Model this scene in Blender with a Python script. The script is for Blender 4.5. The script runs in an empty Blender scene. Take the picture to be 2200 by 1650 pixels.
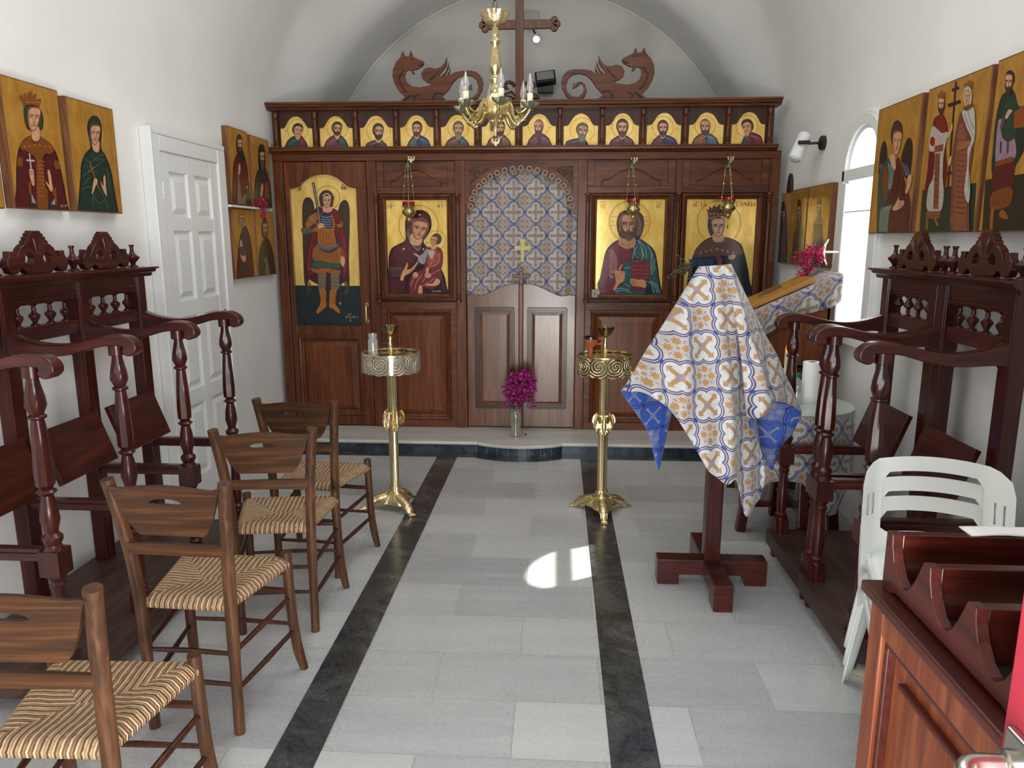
import bpy, bmesh, math, random
from mathutils import Vector, Matrix, Quaternion
R = math.radians
PI = math.pi
random.seed(7)
C = bpy.context.scene.collection
SC = bpy.context.scene

# ------------------------------------------------------------------ camera geometry
FPX, CX, CY, VX, VY = 1590.0, 1100.0, 825.0, 1199.0, 512.0
EYE = Vector((0, 0, 1.6))
PITCH = math.atan((CY - VY) / FPX)
YAW = math.atan((VX - CX) / FPX * math.cos(PITCH))
FW = Vector((-math.sin(YAW) * math.cos(PITCH), math.cos(YAW) * math.cos(PITCH), -math.sin(PITCH)))
RT = Vector((math.cos(YAW), math.sin(YAW), 0))
UP = RT.cross(FW)

def plane_hit(x, y, axis, val):
    """Point of the place seen at photo position x, y on the plane axis = val."""
    d = FW + RT * ((x - CX) / FPX) - UP * ((y - CY) / FPX)
    return EYE + d * ((val - EYE[axis]) / d[axis])

def onX(x, y, v): return plane_hit(x, y, 0, v)
def onY(x, y, v): return plane_hit(x, y, 1, v)
def onZ(x, y, v): return plane_hit(x, y, 2, v)

# ------------------------------------------------------------------ colour and node helpers
def lin(c):
    return tuple(((v / 255) / 12.92 if v / 255 <= 0.04045 else ((v / 255 + 0.055) / 1.055) ** 2.4) for v in c[:3])
def lin4(c): return lin(c) + (1.0,)

class NT:
    def __init__(s, name):
        s.m = bpy.data.materials.new(name); s.m.use_nodes = True
        s.t = s.m.node_tree; s.n = s.t.nodes; s.l = s.t.links
        s.b = s.n['Principled BSDF']; s.out = s.n['Material Output']
    def new(s, typ, **kw):
        n = s.n.new(typ)
        for k, v in kw.items(): setattr(n, k, v)
        return n
    def link(s, a, b): s.l.new(a, b)
    def val(s, sock, v):
        if isinstance(v, E): s.link(v.s, sock)
        elif hasattr(v, 'is_output'): s.link(v, sock)
        else: sock.default_value = v
    def math(s, op, *a):
        n = s.new('ShaderNodeMath', operation=op)
        for i, v in enumerate(a): s.val(n.inputs[i], v)
        return E(s, n.outputs[0])
    def coords(s, kind='Object', scale=(1, 1, 1), rot=(0, 0, 0), loc=(0, 0, 0)):
        tc = s.new('ShaderNodeTexCoord'); mp = s.new('ShaderNodeMapping')
        mp.inputs['Scale'].default_value = scale; mp.inputs['Rotation'].default_value = rot
        mp.inputs['Location'].default_value = loc
        s.link(tc.outputs[kind], mp.inputs[0]); return mp.outputs[0]
    def noise(s, vec, scale, detail=4, rough=0.55, dist=0.0):
        n = s.new('ShaderNodeTexNoise'); s.link(vec, n.inputs['Vector'])
        n.inputs['Scale'].default_value = scale; n.inputs['Detail'].default_value = detail
        n.inputs['Roughness'].default_value = rough; n.inputs['Distortion'].default_value = dist
        return n.outputs['Fac']
    def ramp(s, fac, stops):
        n = s.new('ShaderNodeValToRGB'); s.val(n.inputs[0], fac)
        e = n.color_ramp.elements
        while len(e) < len(stops): e.new(0.5)
        for i, (p, c) in enumerate(stops): e[i].position = p; e[i].color = lin4(c)
        return n.outputs[0]
    def mix(s, fac, a, b, blend='MIX'):
        n = s.new('ShaderNodeMix', data_type='RGBA', blend_type=blend)
        s.val(n.inputs[0], fac); s.val(n.inputs[6], a); s.val(n.inputs[7], b)
        return n.outputs[2]
    def bump(s, h, strength=0.2, dist=0.01):
        n = s.new('ShaderNodeBump'); s.val(n.inputs['Height'], h)
        n.inputs['Strength'].default_value = strength; n.inputs['Distance'].default_value = dist
        s.link(n.outputs[0], s.b.inputs['Normal'])
    def set(s, **kw):
        for k, v in kw.items(): s.val(s.b.inputs[k.replace('_', ' ')], v)
        return s.m

class E:                                   # arithmetic on node sockets
    def __init__(s, nt, sock): s.nt = nt; s.s = sock
    def __add__(s, o): return s.nt.math('ADD', s, o)
    def __radd__(s, o): return s.nt.math('ADD', o, s)
    def __sub__(s, o): return s.nt.math('SUBTRACT', s, o)
    def __rsub__(s, o): return s.nt.math('SUBTRACT', o, s)
    def __mul__(s, o): return s.nt.math('MULTIPLY', s, o)
    def __rmul__(s, o): return s.nt.math('MULTIPLY', o, s)
    def __truediv__(s, o): return s.nt.math('DIVIDE', s, o)
    def lt(s, o): return s.nt.math('LESS_THAN', s, o)
    def gt(s, o): return s.nt.math('GREATER_THAN', s, o)
    def abs(s): return s.nt.math('ABSOLUTE', s)
    def min(s, o): return s.nt.math('MINIMUM', s, o)
    def max(s, o): return s.nt.math('MAXIMUM', s, o)
    def sqrt(s): return s.nt.math('SQRT', s)
    def cos(s): return s.nt.math('COSINE', s)
    def fract(s): return s.nt.math('FRACT', s)
    def floor(s): return s.nt.math('FLOOR', s)

def plain(name, col, rough=0.5, metal=0.0, **kw):
    n = NT(name); return n.set(Base_Color=lin4(col), Roughness=rough, Metallic=metal, **kw)

def wood(name, dark, mid, light, scale=1.0, axis='Z', rough=0.38, coat=0.25, grain=1.0, bump=0.08, spec=0.32):
    """Stained timber with long grain along one axis and small pores."""
    n = NT(name)
    st = {'X': (1.2, 14, 14), 'Y': (14, 1.2, 14), 'Z': (14, 14, 1.2)}[axis]
    v = n.coords('Object', tuple(k * scale for k in st))
    a = n.noise(v, 1.6, 5, 0.6, 1.2)
    st2 = {'X': (6, 130, 130), 'Y': (130, 6, 130), 'Z': (130, 130, 6)}[axis]
    v2 = n.coords('Object', tuple(k * scale for k in st2))
    f = n.noise(v2, 1.0, 2, 0.5)
    s = E(n, a) * 0.75 * grain + E(n, f) * 0.25 + (0.5 - 0.5 * (0.75 * grain + 0.25))
    col = n.ramp(s, [(0.30, dark), (0.5, mid), (0.72, light)])
    n.bump(s, bump, 0.004)
    return n.set(Base_Color=col, Roughness=rough, Coat_Weight=coat, Coat_Roughness=0.22, Specular_IOR_Level=spec)

# ------------------------------------------------------------------ mesh builder
class MB:
    def __init__(s): s.v = []; s.f = []; s.mi = []; s.sm = []; s.uv = {}
    def add(s, vs, fs, mi=0, sm=False, M=None):
        o = len(s.v)
        s.v += [tuple(M @ Vector(v)) if M else tuple(v) for v in vs]
        for f in fs: s.f.append([o + i for i in f]); s.mi.append(mi); s.sm.append(sm)
        return s
    def box(s, x0, x1, y0, y1, z0, z1, mi=0, M=None):
        vs = [(x, y, z) for z in (z0, z1) for y in (y0, y1) for x in (x0, x1)]
        return s.add(vs, [(0, 2, 3, 1), (4, 5, 7, 6), (0, 1, 5, 4), (2, 6, 7, 3), (0, 4, 6, 2), (1, 3, 7, 5)], mi, False, M)
    def bar(s, a, b, w, h, up=(0, 0, 1), mi=0):
        """Square-section bar from a to b, w wide and h high."""
        a, b = Vector(a), Vector(b); d = (b - a).normalized(); u = Vector(up)
        if abs(d.dot(u)) > 0.97: u = Vector((0, 1, 0))
        sd = d.cross(u).normalized() * w / 2; u = sd.cross(d).normalized() * h / 2
        vs = [p + k * sd + j * u for p in (a, b) for j in (-1, 1) for k in (-1, 1)]
        return s.add(vs, [(0, 2, 3, 1), (4, 5, 7, 6), (0, 1, 5, 4), (2, 6, 7, 3), (0, 4, 6, 2), (1, 3, 7, 5)], mi)
    def tube(s, pts, r, n=10, mi=0, caps=True, closed=False, sx=1.0):
        pts = [Vector(p) for p in pts]; L = len(pts)
        rs = r if isinstance(r, (list, tuple)) else [r] * L
        vs = []; prev = None
        for i, p in enumerate(pts):
            a = pts[i - 1] if (i > 0 or closed) else p; b = pts[(i + 1) % L] if (i < L - 1 or closed) else p
            t = (b - a).normalized()
            if prev is None:
                u = Vector((0, 0, 1)) if abs(t.z) < 0.9 else Vector((0, 1, 0))
                u = (u - t * u.dot(t)).normalized()
            else: u = (prev - t * prev.dot(t)).normalized()
            prev = u; w = t.cross(u)
            for k in range(n):
                an = 2 * PI * k / n
                vs.append(p + (u * math.cos(an) + w * math.sin(an) * sx) * rs[i])
        fs = []
        for i in range(L if closed else L - 1):
            for k in range(n):
                j = (i + 1) % L
                fs.append((i * n + k, i * n + (k + 1) % n, j * n + (k + 1) % n, j * n + k))
        if caps and not closed:
            fs.append(tuple(range(n - 1, -1, -1))); fs.append(tuple((L - 1) * n + k for k in range(n)))
        return s.add(vs, fs, mi, True)
    def lathe(s, prof, n=16, o=(0, 0, 0), M=None, mi=0, caps=True, flute=None):
        vs = []
        for r, z in prof:
            for k in range(n):
                an = 2 * PI * k / n; rr = r * (flute(an, z) if flute else 1)
                vs.append((o[0] + rr * math.cos(an), o[1] + rr * math.sin(an), o[2] + z))
        fs = []; L = len(prof)
        for i in range(L - 1):
            for k in range(n): fs.append((i * n + k, i * n + (k + 1) % n, (i + 1) * n + (k + 1) % n, (i + 1) * n + k))
        if caps:
            fs.append(tuple(range(n - 1, -1, -1))); fs.append(tuple((L - 1) * n + k for k in range(n)))
        return s.add(vs, fs, mi, True, M)
    def prism(s, poly, d0, d1, plane='xz', mi=0, M=None, sm=False):
        """Polygon in plane extruded along the third axis from d0 to d1."""
        def P(a, b, d): return {'xz': (a, d, b), 'yz': (d, a, b), 'xy': (a, b, d)}[plane]
        n = len(poly); vs = [P(a, b, d0) for a, b in poly] + [P(a, b, d1) for a, b in poly]
        fs = [tuple(range(n)), tuple(range(2 * n - 1, n - 1, -1))]
        fs += [(i, n + i, n + (i + 1) % n, (i + 1) % n) for i in range(n)]
        return s.add(vs, fs, mi, sm, M)
    def sheet(s, grid, mi=0, sm=True, wrap=False):
        h = len(grid); w = len(grid[0])
        vs = [p for row in grid for p in row]; fs = []
        for i in range(h - 1):
            for j in range(w if wrap else w - 1):
                k = (j + 1) % w; fs.append((i * w + j, i * w + k, (i + 1) * w + k, (i + 1) * w + j))
        return s.add(vs, fs, mi, sm)
    def build(s, name, mat, parent=None, bevel=0.0, sharp=40, fix=True, seg=2):
        me = bpy.data.meshes.new(name); me.from_pydata([tuple(v) for v in s.v], [], s.f)
        for m in (mat if isinstance(mat, (list, tuple)) else [mat]): me.materials.append(m)
        me.polygons.foreach_set('material_index', s.mi); me.polygons.foreach_set('use_smooth', s.sm)
        if fix:
            bm = bmesh.new(); bm.from_mesh(me); bmesh.ops.recalc_face_normals(bm, faces=bm.faces); bm.to_mesh(me); bm.free()
        if any(s.sm): me.set_sharp_from_angle(angle=R(sharp))
        o = bpy.data.objects.new(name, me); C.objects.link(o)
        if parent: o.parent = parent
        if bevel:
            b = o.modifiers.new('bevel', 'BEVEL'); b.width = bevel; b.segments = seg; b.limit_method = 'ANGLE'; b.angle_limit = R(40)
        return o

def tag(o, label=None, cat=None, group=None, kind=None):
    for k, v in (('label', label), ('category', cat), ('group', group), ('kind', kind)):
        if v: o[k] = v
    return o
def thing(name, label, cat, loc=(0, 0, 0), rz=0.0, group=None):
    o = bpy.data.objects.new(name, None); C.objects.link(o); o.location = loc; o.rotation_euler = (0, 0, rz)
    o.empty_display_size = 0.1
    return tag(o, label, cat, group)
def struct(name, mb, mat, parent=None, **kw):
    o = mb.build(name, mat, parent, **kw)
    if not parent: o['kind'] = 'structure'
    return o
def dup(root, loc=None, rz=None, label=None, group=None):
    def cp(o, par):
        c = o.copy(); C.objects.link(c); c.parent = par
        for ch in list(o.children): cp(ch, c)
        return c
    r = cp(root, None)
    if loc is not None: r.location = loc
    if rz is not None: r.rotation_euler = (0, 0, rz)
    if label: r['label'] = label
    if group: r['group'] = group
    return r
def spline(pts, n=6, closed=False):
    """Catmull-Rom through 2D or 3D points."""
    P = [Vector(p) for p in pts]; L = len(P); out = []
    for i in range(L if closed else L - 1):
        if closed: a, b, c, d = P[i - 1], P[i], P[(i + 1) % L], P[(i + 2) % L]
        else: a, b, c, d = P[max(i - 1, 0)], P[i], P[i + 1], P[min(i + 2, L - 1)]
        for k in range(n):
            t = k / n
            out.append(0.5 * ((2 * b) + (c - a) * t + (2 * a - 5 * b + 4 * c - d) * t * t + (3 * b - a - 3 * c + d) * t ** 3))
    if not closed: out.append(P[-1])
    return out

# ------------------------------------------------------------------ materials
M = {}
M['iwood'] = wood('walnut_wood', (46, 20, 7), (88, 44, 18), (122, 68, 32), 0.9, 'X', 0.38, 0.15)
M['iwoodz'] = wood('walnut_wood_upright', (46, 20, 7), (88, 44, 18), (122, 68, 32), 0.9, 'Z', 0.38, 0.15)
M['iwoodp'] = wood('walnut_panel', (66, 30, 11), (102, 52, 22), (130, 74, 36), 0.7, 'Z', 0.34, 0.2)
M['idark'] = wood('walnut_dark', (30, 13, 7), (55, 26, 13), (80, 42, 22), 0.9, 'Z', 0.36, 0.3)
M['dwood'] = wood('royal_door_wood', (70, 42, 28), (104, 68, 48), (134, 96, 72), 0.8, 'Z', 0.3, 0.6)
M['maho'] = wood('mahogany', (28, 6, 5), (56, 15, 10), (86, 30, 19), 1.0, 'Z', 0.3, 0.35)
M['mahox'] = wood('mahogany_flat', (30, 7, 5), (60, 18, 12), (90, 33, 21), 1.0, 'X', 0.3, 0.35)
M['mahoy'] = wood('mahogany_long', (30, 7, 5), (60, 18, 12), (90, 33, 21), 1.0, 'Y', 0.3, 0.35)
M['platf'] = wood('dusty_platform_wood', (40, 26, 22), (64, 44, 37), (88, 66, 56), 0.8, 'Y', 0.55, 0.1)
M['chair'] = wood('old_chair_wood', (34, 20, 11), (70, 43, 24), (104, 69, 40), 1.2, 'Z', 0.45, 0.1)
M['chairx'] = wood('old_chair_backrest_wood', (30, 18, 9), (64, 39, 21), (100, 65, 36), 1.0, 'X', 0.42, 0.1)
M['panga'] = wood('desk_panel_wood', (80, 36, 18), (120, 60, 34), (150, 88, 54), 0.8, 'Z', 0.4, 0.2)
M['pangd'] = wood('desk_red_wood', (44, 14, 10), (74, 28, 22), (96, 44, 35), 0.8, 'Y', 0.4, 0.3)
M['iconw'] = wood('icon_board_wood', (70, 40, 22), (112, 72, 44), (150, 104, 66), 1.0, 'Z', 0.5, 0.1)
M['white'] = plain('white_paint', (226, 228, 226), 0.42)
M['black'] = plain('black_plastic', (18, 19, 20), 0.4)
M['candle'] = plain('candle_ivory', (236, 228, 200), 0.5, Subsurface_Weight=0.15)
M['plastic'] = plain('white_plastic', (240, 243, 239), 0.35, Subsurface_Weight=0.05)
M['steel'] = plain('brushed_nickel', (190, 188, 178), 0.28, 1.0)
M['paper'] = plain('white_paper', (236, 236, 234), 0.8)
M['terra'] = plain('terracotta', (150, 74, 42), 0.45)
M['redp'] = plain('red_door_paint', (168, 44, 60), 0.45)

def brass(name, c1, c2, rough=0.22, bump=0.25, scale=60):
    n = NT(name); v = n.coords('Object')
    a = n.noise(v, scale, 3, 0.6); b = n.noise(v, 9, 3, 0.5)
    n.bump(a, bump, 0.004)
    return n.set(Base_Color=n.ramp(b, [(0.3, c1), (0.7, c2)]), Roughness=rough, Metallic=1.0)
M['brass'] = brass('polished_brass', (220, 198, 144), (244, 228, 184), 0.2, 0.05)
M['brassc'] = brass('cast_brass', (210, 186, 128), (240, 224, 178), 0.3, 0.8, 90)
M['brasso'] = brass('aged_brass', (172, 152, 98), (220, 204, 156), 0.3, 0.5, 70)
M['verdi'] = plain('green_patina_brass', (104, 130, 96), 0.6, 0.4)
M['silver'] = brass('dark_silver', (70, 52, 40), (150, 130, 104), 0.25, 0.6, 80)

def glass(name, col=(255, 255, 255), rough=0.02):
    n = NT(name); return n.set(Base_Color=lin4(col), Roughness=rough, Transmission_Weight=1.0, IOR=1.3)
M['glass'] = glass('clear_glass')
M['redglass'] = glass('red_glass', (190, 16, 20), 0.05)

def wallmat():
    n = NT('white_plaster'); v = n.coords('Object')
    a = n.noise(v, 1.3, 4, 0.6); b = n.noise(v, 26, 4, 0.6)
    n.bump(E(n, b) * 0.5 + E(n, a), 0.12, 0.01)
    return n.set(Base_Color=n.ramp(a, [(0.3, (226, 226, 222)), (0.7, (236, 236, 233))]), Roughness=0.75)
M['wall'] = wallmat()
M['wallb'] = plain('shade_toned_plaster', (204, 202, 196), 0.8)  # back-wall plaster toned darker to stand in for the weaker sanctuary light

def floormat():
    """Large honed white marble slabs laid in courses across the nave, each slab its own grey."""
    n = NT('white_marble_slabs')
    br = n.new('ShaderNodeTexBrick'); v = n.coords('Object', (1, 1, 1), loc=(0.73, 0.02, 0))
    n.link(v, br.inputs['Vector'])
    br.offset = 0.5; br.offset_frequency = 2; br.squash = 1.0
    for k, x in (('Scale', 1.0), ('Mortar Size', 0.0022), ('Mortar Smooth', 0.3), ('Bias', 0.0), ('Brick Width', 0.6), ('Row Height', 0.295)):
        br.inputs[k].default_value = x
    br.inputs['Color1'].default_value = (0, 0, 0, 1); br.inputs['Color2'].default_value = (1, 1, 1, 1); br.inputs['Mortar'].default_value = (0.5, 0.5, 0.5, 1)
    rnd = n.new('ShaderNodeSeparateColor'); n.link(br.outputs['Color'], rnd.inputs[0])
    ob = n.coords('Object')
    streak = n.noise(n.coords('Object', (0.9, 10, 1)), 1.5, 6, 0.65, 0.8)
    sp = n.noise(ob, 70, 3, 0.7); bl = n.noise(ob, 2.2, 3, 0.5)
    f = E(n, rnd.outputs[0]) * 0.3 + E(n, streak) * 0.42 + E(n, sp) * 0.18 + E(n, bl) * 0.14 + 0.0
    col = n.ramp(f, [(0.12, (132, 135, 137)), (0.36, (158, 160, 161)), (0.56, (178, 180, 179)), (0.85, (194, 195, 193))])
    col = n.mix(br.outputs['Fac'], col, lin4((150, 150, 146)))
    rg = E(n, sp) * 0.16 + 0.2
    return n.set(Base_Color=col, Roughness=rg, Specular_IOR_Level=0.5)
M['floor'] = floormat()

def darkmarble(name, base=(34, 36, 38), light=(96, 98, 98), blue=0):
    n = NT(name); ob = n.coords('Object')
    a = n.noise(ob, 5, 8, 0.7, 1.4); b = n.noise(ob, 60, 3, 0.7)
    vein = n.new('ShaderNodeTexVoronoi', feature='DISTANCE_TO_EDGE')
    wv = n.new('ShaderNodeVectorMath', operation='MULTIPLY_ADD')
    nz = n.new('ShaderNodeTexNoise'); n.link(ob, nz.inputs['Vector']); nz.inputs['Scale'].default_value = 4
    n.link(nz.outputs['Color'], wv.inputs[0]); wv.inputs[1].default_value = (0.35, 0.35, 0.35); n.link(ob, wv.inputs[2])
    n.link(wv.outputs[0], vein.inputs['Vector']); vein.inputs['Scale'].default_value = 2.6
    vv = E(n, vein.outputs['Distance']).lt(0.004) * E(n, a).gt(0.56)
    f = E(n, a) * 0.7 + E(n, b) * 0.3
    col = n.ramp(f, [(0.36, base), (0.52, tuple((p + q) / 2 for p, q in zip(base, light))), (0.72, light)])
    col = n.mix(vv * 0.35, col, lin4((150, 150, 146)))
    return n.set(Base_Color=col, Roughness=0.22)
M['dmarb'] = darkmarble('dark_green_marble', (30, 32, 33), (98, 99, 97))
M['riser'] = darkmarble('dark_blue_marble', (26, 33, 42), (86, 100, 112))
def stepmat():
    n = NT('pale_marble_step'); a = n.noise(n.coords('Object', (0.8, 7, 3)), 2.0, 5, 0.6, 0.6)
    return n.set(Base_Color=n.ramp(a, [(0.3, (176, 172, 164)), (0.7, (206, 204, 198))]), Roughness=0.3)
M['step'] = stepmat()

def goldmat(name, c1, c2, rough=0.32, metal=0.35):
    n = NT(name); v = n.coords('Object', (3, 3, 1.2))
    a = n.noise(v, 7, 4, 0.6); b = n.noise(n.coords('Object'), 60, 2, 0.5)
    col = n.ramp(E(n, a) * 0.8 + E(n, b) * 0.2, [(0.32, c1), (0.68, c2)])
    return n.set(Base_Color=col, Roughness=rough, Metallic=metal)
M['gold'] = goldmat('gold_leaf', (220, 176, 84), (242, 212, 128))
M['golda'] = goldmat('gold_leaf_aged', (158, 106, 34), (192, 144, 62), 0.4, 0.25)
M['goldg'] = goldmat('gold_leaf_under_glass', (222, 178, 80), (243, 212, 122), 0.14, 0.3)
M['goldv'] = goldmat('gold_leaf_varnished', (150, 108, 40), (196, 150, 66), 0.16, 0.3)
def paintmat(name, rough):
    n = NT(name); vc = n.new('ShaderNodeVertexColor'); vc.layer_name = 'Col'
    a = n.noise(n.coords('Object'), 45, 3, 0.6)
    col = n.mix(0.35, vc.outputs[0], n.mix(1.0, vc.outputs[0], n.ramp(a, [(0.3, (120, 120, 120)), (0.7, (255, 255, 255))]), 'MULTIPLY'))
    return n.set(Base_Color=col, Roughness=rough)
M['paint'] = paintmat('icon_paint', 0.42)
M['paintg'] = paintmat('icon_paint_under_glass', 0.14)

def brocade(name, cell=0.177, rot=0.0, blue=False, kind='UV', dim=1.0):
    """Woven quatrefoil-and-cross church brocade, computed cell by cell."""
    n = NT(name)
    v = n.coords(kind, (1 / cell, 1 / cell, 1 / cell), (0, 0, rot))
    sp = n.new('ShaderNodeSeparateXYZ'); n.link(v, sp.inputs[0])
    U, V = E(n, sp.outputs[0]), E(n, sp.outputs[1])
    px = (U + 0.5).fract() - 0.5; py = (V + 0.5).fract() - 0.5
    ax, ay = px.abs(), py.abs()
    hi, lo = ax.max(ay), ax.min(ay)
    def ln(x, y): return (x * x + y * y).sqrt()
    d = ln(hi - 0.215, lo) - 0.19
    bx, by = 0.5 - ax, 0.5 - ay                       # from the cell corner
    leaf = ln(bx - 0.118, by - 0.118) - 0.082
    wav = n.math('ARCTAN2', bx - 0.115, by - 0.115)
    leaf = leaf + (wav * 7.0).cos() * 0.018
    bud = ln(bx.max(by) - 0.21, bx.min(by) * 2.0) - 0.05
    ctr = ln(bx, by) - 0.035
    sx = 0.5 - hi
    star = ln(sx, lo); an = n.math('ARCTAN2', sx, lo); star = star - 0.048 - (an * 8.0).cos() * 0.014
    arm = (lo - 0.048).max(hi - 0.30)
    head = (lo - (0.375 - hi) * 0.95).max(hi - 0.375).max(0.265 - hi)
    cross = arm.min(head)
    core = hi - 0.075
    def line(x, w): return x.abs().lt(w)
    cream, blueC, tan, lav, dk = ((204, 202, 198), (34, 54, 140), (176, 134, 82), (152, 138, 148), (52, 44, 76))
    if blue:
        cream, tan, lav, dk = (54, 92, 182), (132, 138, 176), (112, 128, 186), (20, 34, 96); blueC = (16, 48, 150)
    def L(c): return lin4(tuple(v * dim for v in c))
    col = L((186, 181, 183)) if not blue else L((92, 112, 172))
    col = n.mix(leaf.lt(0.0), col, L(tan))
    col = n.mix(bud.lt(0.0), col, L(lav))
    col = n.mix(ctr.lt(0.0), col, L(tan))
    band = line(d - 0.052, 0.022)
    col = n.mix(band, col, L(tuple((a + b) // 2 for a, b in zip(cream, lav))))
    col = n.mix(line(d - 0.077, 0.012), col, L(dk))
    col = n.mix(d.lt(0.032), col, L(cream))
    col = n.mix(line(d - 0.024, 0.012), col, L(blueC))
    col = n.mix(cross.lt(0.0), col, L(tan))
    col = n.mix(line(cross + 0.006, 0.006), col, L(lav if not blue else dk))
    col = n.mix(core.lt(0.0), col, L(lav))
    col = n.mix(star.lt(0.0), col, L(blueC))
    tw = n.noise(n.coords(kind, (420, 420, 420)), 1.0, 2, 0.5)
    fine = n.noise(n.coords(kind, (60, 60, 60)), 1.0, 2, 0.5)
    col = n.mix(0.16, col, n.mix(1.0, col, n.ramp(fine, [(0.35, (90, 90, 90)), (0.65, (255, 255, 255))]), 'MULTIPLY'))
    n.bump(tw, 0.12, 0.002)
    return n.set(Base_Color=col, Roughness=0.5, Sheen_Weight=0.2)
M['broc'] = brocade('brocade_cloth', 0.177, R(45), dim=0.95)
M['brocb'] = brocade('brocade_cloth_reverse', 0.177, R(45), True)
M['curt'] = brocade('brocade_curtain', 0.177, 0.0, dim=0.83)
M['broct'] = brocade('brocade_tablecloth', 0.177, 0.0, dim=0.84)
M['broctb'] = brocade('brocade_tablecloth_reverse', 0.177, 0.0, True)
def sheermat():
    n = NT('sheer_white_curtain')
    n.set(Base_Color=(0.9, 0.9, 0.9, 1), Roughness=0.9)
    tl = n.new('ShaderNodeBsdfTranslucent'); tl.inputs[0].default_value = (0.95, 0.95, 0.95, 1)
    mx = n.new('ShaderNodeMixShader'); mx.inputs[0].default_value = 0.65
    n.link(n.b.outputs[0], mx.inputs[1]); n.link(tl.outputs[0], mx.inputs[2]); n.link(mx.outputs[0], n.out.inputs[0])
    return n.m
M['sheer'] = sheermat()
# ------------------------------------------------------------------ camera, light, sky
cam = bpy.data.cameras.new('camera'); cam.sensor_width = 36; cam.lens = FPX / 2200 * 36; cam.clip_start = 0.02
co = bpy.data.objects.new('camera', cam); C.objects.link(co); co.location = EYE
co.rotation_euler = (PI / 2 - PITCH, 0, YAW); SC.camera = co
SC.view_settings.view_transform = 'Standard'; SC.view_settings.look = 'None'
SC.view_settings.exposure = 0.0
SC.cycles.use_denoising = True
SC.cycles.max_bounces = 8; SC.cycles.diffuse_bounces = 4; SC.cycles.transmission_bounces = 6
SC.cycles.sample_clamp_indirect = 8

w = bpy.data.worlds.new('sky'); SC.world = w; w.use_nodes = True
bg = w.node_tree.nodes['Background']; bg.inputs[0].default_value = (0.80, 0.89, 1.0, 1); bg.inputs[1].default_value = 2.2
def lamp(name, typ, loc, aim, energy, col=(1, 1, 1), size=1, size_y=None, **kw):
    d = bpy.data.lights.new(name, typ); d.energy = energy; d.color = col
    if typ == 'AREA':
        d.size = size
        if size_y: d.shape = 'RECTANGLE'; d.size_y = size_y
    for k, v in kw.items(): setattr(d, k, v)
    o = bpy.data.objects.new(name, d); C.objects.link(o); o.location = loc
    o.rotation_euler = (Vector(aim) - Vector(loc)).to_track_quat('-Z', 'Y').to_euler()
    return o
lamp('sun', 'SUN', (6, 8, 8), (6 - 1.76, 8 - 1.0, 8 - 2.1), 11.0, (1, 0.95, 0.86), angle=R(0.5))
lamp('doorway_daylight', 'AREA', (0.04, -0.34, 1.1), (-0.7, 3, 1.0), 78, (0.87, 0.94, 1.0), 1.0, 2.0)
lamp('terrace_bounce', 'AREA', (0.04, -0.3, 0.25), (-0.8, 2.0, 3.2), 50, (1, 0.91, 0.76), 1.0, 0.5)
lamp('added_vault_fill', 'AREA', (-0.2, 3.3, 3.95), (-0.45, 3.5, 0), 74, (0.96, 0.98, 1.0), 1.2, 4.4)  # added fill lamp, unseen under the vault, evens out the nave; no real fixture

# ------------------------------------------------------------------ room shell
XL, XR, YB, YF = -2.24, 1.70, 7.1, -0.28
XM = (XL + XR) / 2; HW = (XR - XL) / 2
mb = MB(); mb.box(XL - 0.2, XR + 0.2, YF, YB + 0.1, -0.1, 0.0)
struct('floor', mb, M['floor'])
mb = MB(); mb.box(-6, 6, -8, YF - 0.002, -0.12, -0.02)
struct('terrace', mb, plain('terrace_paving', (190, 182, 168), 0.8))
mb = MB(); mb.box(XL - 0.12, XL, YF - 0.1, YB + 0.1, -0.1, 2.3); struct('wall_left', mb, M['wall'])
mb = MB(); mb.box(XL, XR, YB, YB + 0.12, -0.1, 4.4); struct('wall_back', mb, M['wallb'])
mb = MB()
mb.box(XL, -0.52, YF - 0.2, YF, -0.1, 4.5); mb.box(0.60, XR, YF - 0.2, YF, -0.1, 4.5); mb.box(-0.52, 0.60, YF - 0.2, YF, 2.18, 4.5)
struct('wall_front', mb, M['wall'])
# right wall with the arched window opening
WY, WZ, WR, WS = 4.38, 1.99, 0.24, 1.06
mb = MB(); y0, y1, t = YF - 0.1, YB + 0.1, 0.03
mb.box(XR, XR + t, y0, WY - WR, -0.1, 2.3); mb.box(XR, XR + t, WY + WR, y1, -0.1, 2.3)
mb.box(XR, XR + t, WY - WR, WY + WR, -0.1, WS)
arc = [(WY - WR * math.cos(PI * k / 20), WZ + WR * math.sin(PI * k / 20)) for k in range(21)]
mb.prism([(WY - WR, 2.3)] + arc + [(WY + WR, 2.3)], XR, XR + t, 'yz')
struct('wall_right', mb, M['wall'])
# vault: springs high over the nave and settles onto a lower arch over the sanctuary
def vault_profile(y):
    k = min(max((y - 5.75) / 0.75, 0), 1); k = k * k * (3 - 2 * k)
    z0 = 2.3 * (1 - k) + 1.84 * k; r = HW * (1 - k) + (HW - 0.03) * k; rise = 1.86 * (1 - k) + 1.93 * k
    return [Vector((XM - r * math.cos(PI * i / 40), y, z0 + rise * math.sin(PI * i / 40))) for i in range(41)]
ys = [YF - 0.1, 1.0, 2.0, 3.0, 4.0, 5.0, 5.5] + [5.75 + 0.075 * i for i in range(11)] + [6.8, YB + 0.02]
mb = MB(); mb.sheet([vault_profile(y) for y in ys]); struct('ceiling', mb, M['wall'], fix=False)
# line of white mortar where the vault meets the back wall
mb = MB(); mb.tube([p + Vector((0, -0.02, 0)) for p in vault_profile(YB)], 0.007, 6); struct('trim_1', mb, plain('white_lime', (238, 236, 230), 0.7))
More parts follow.
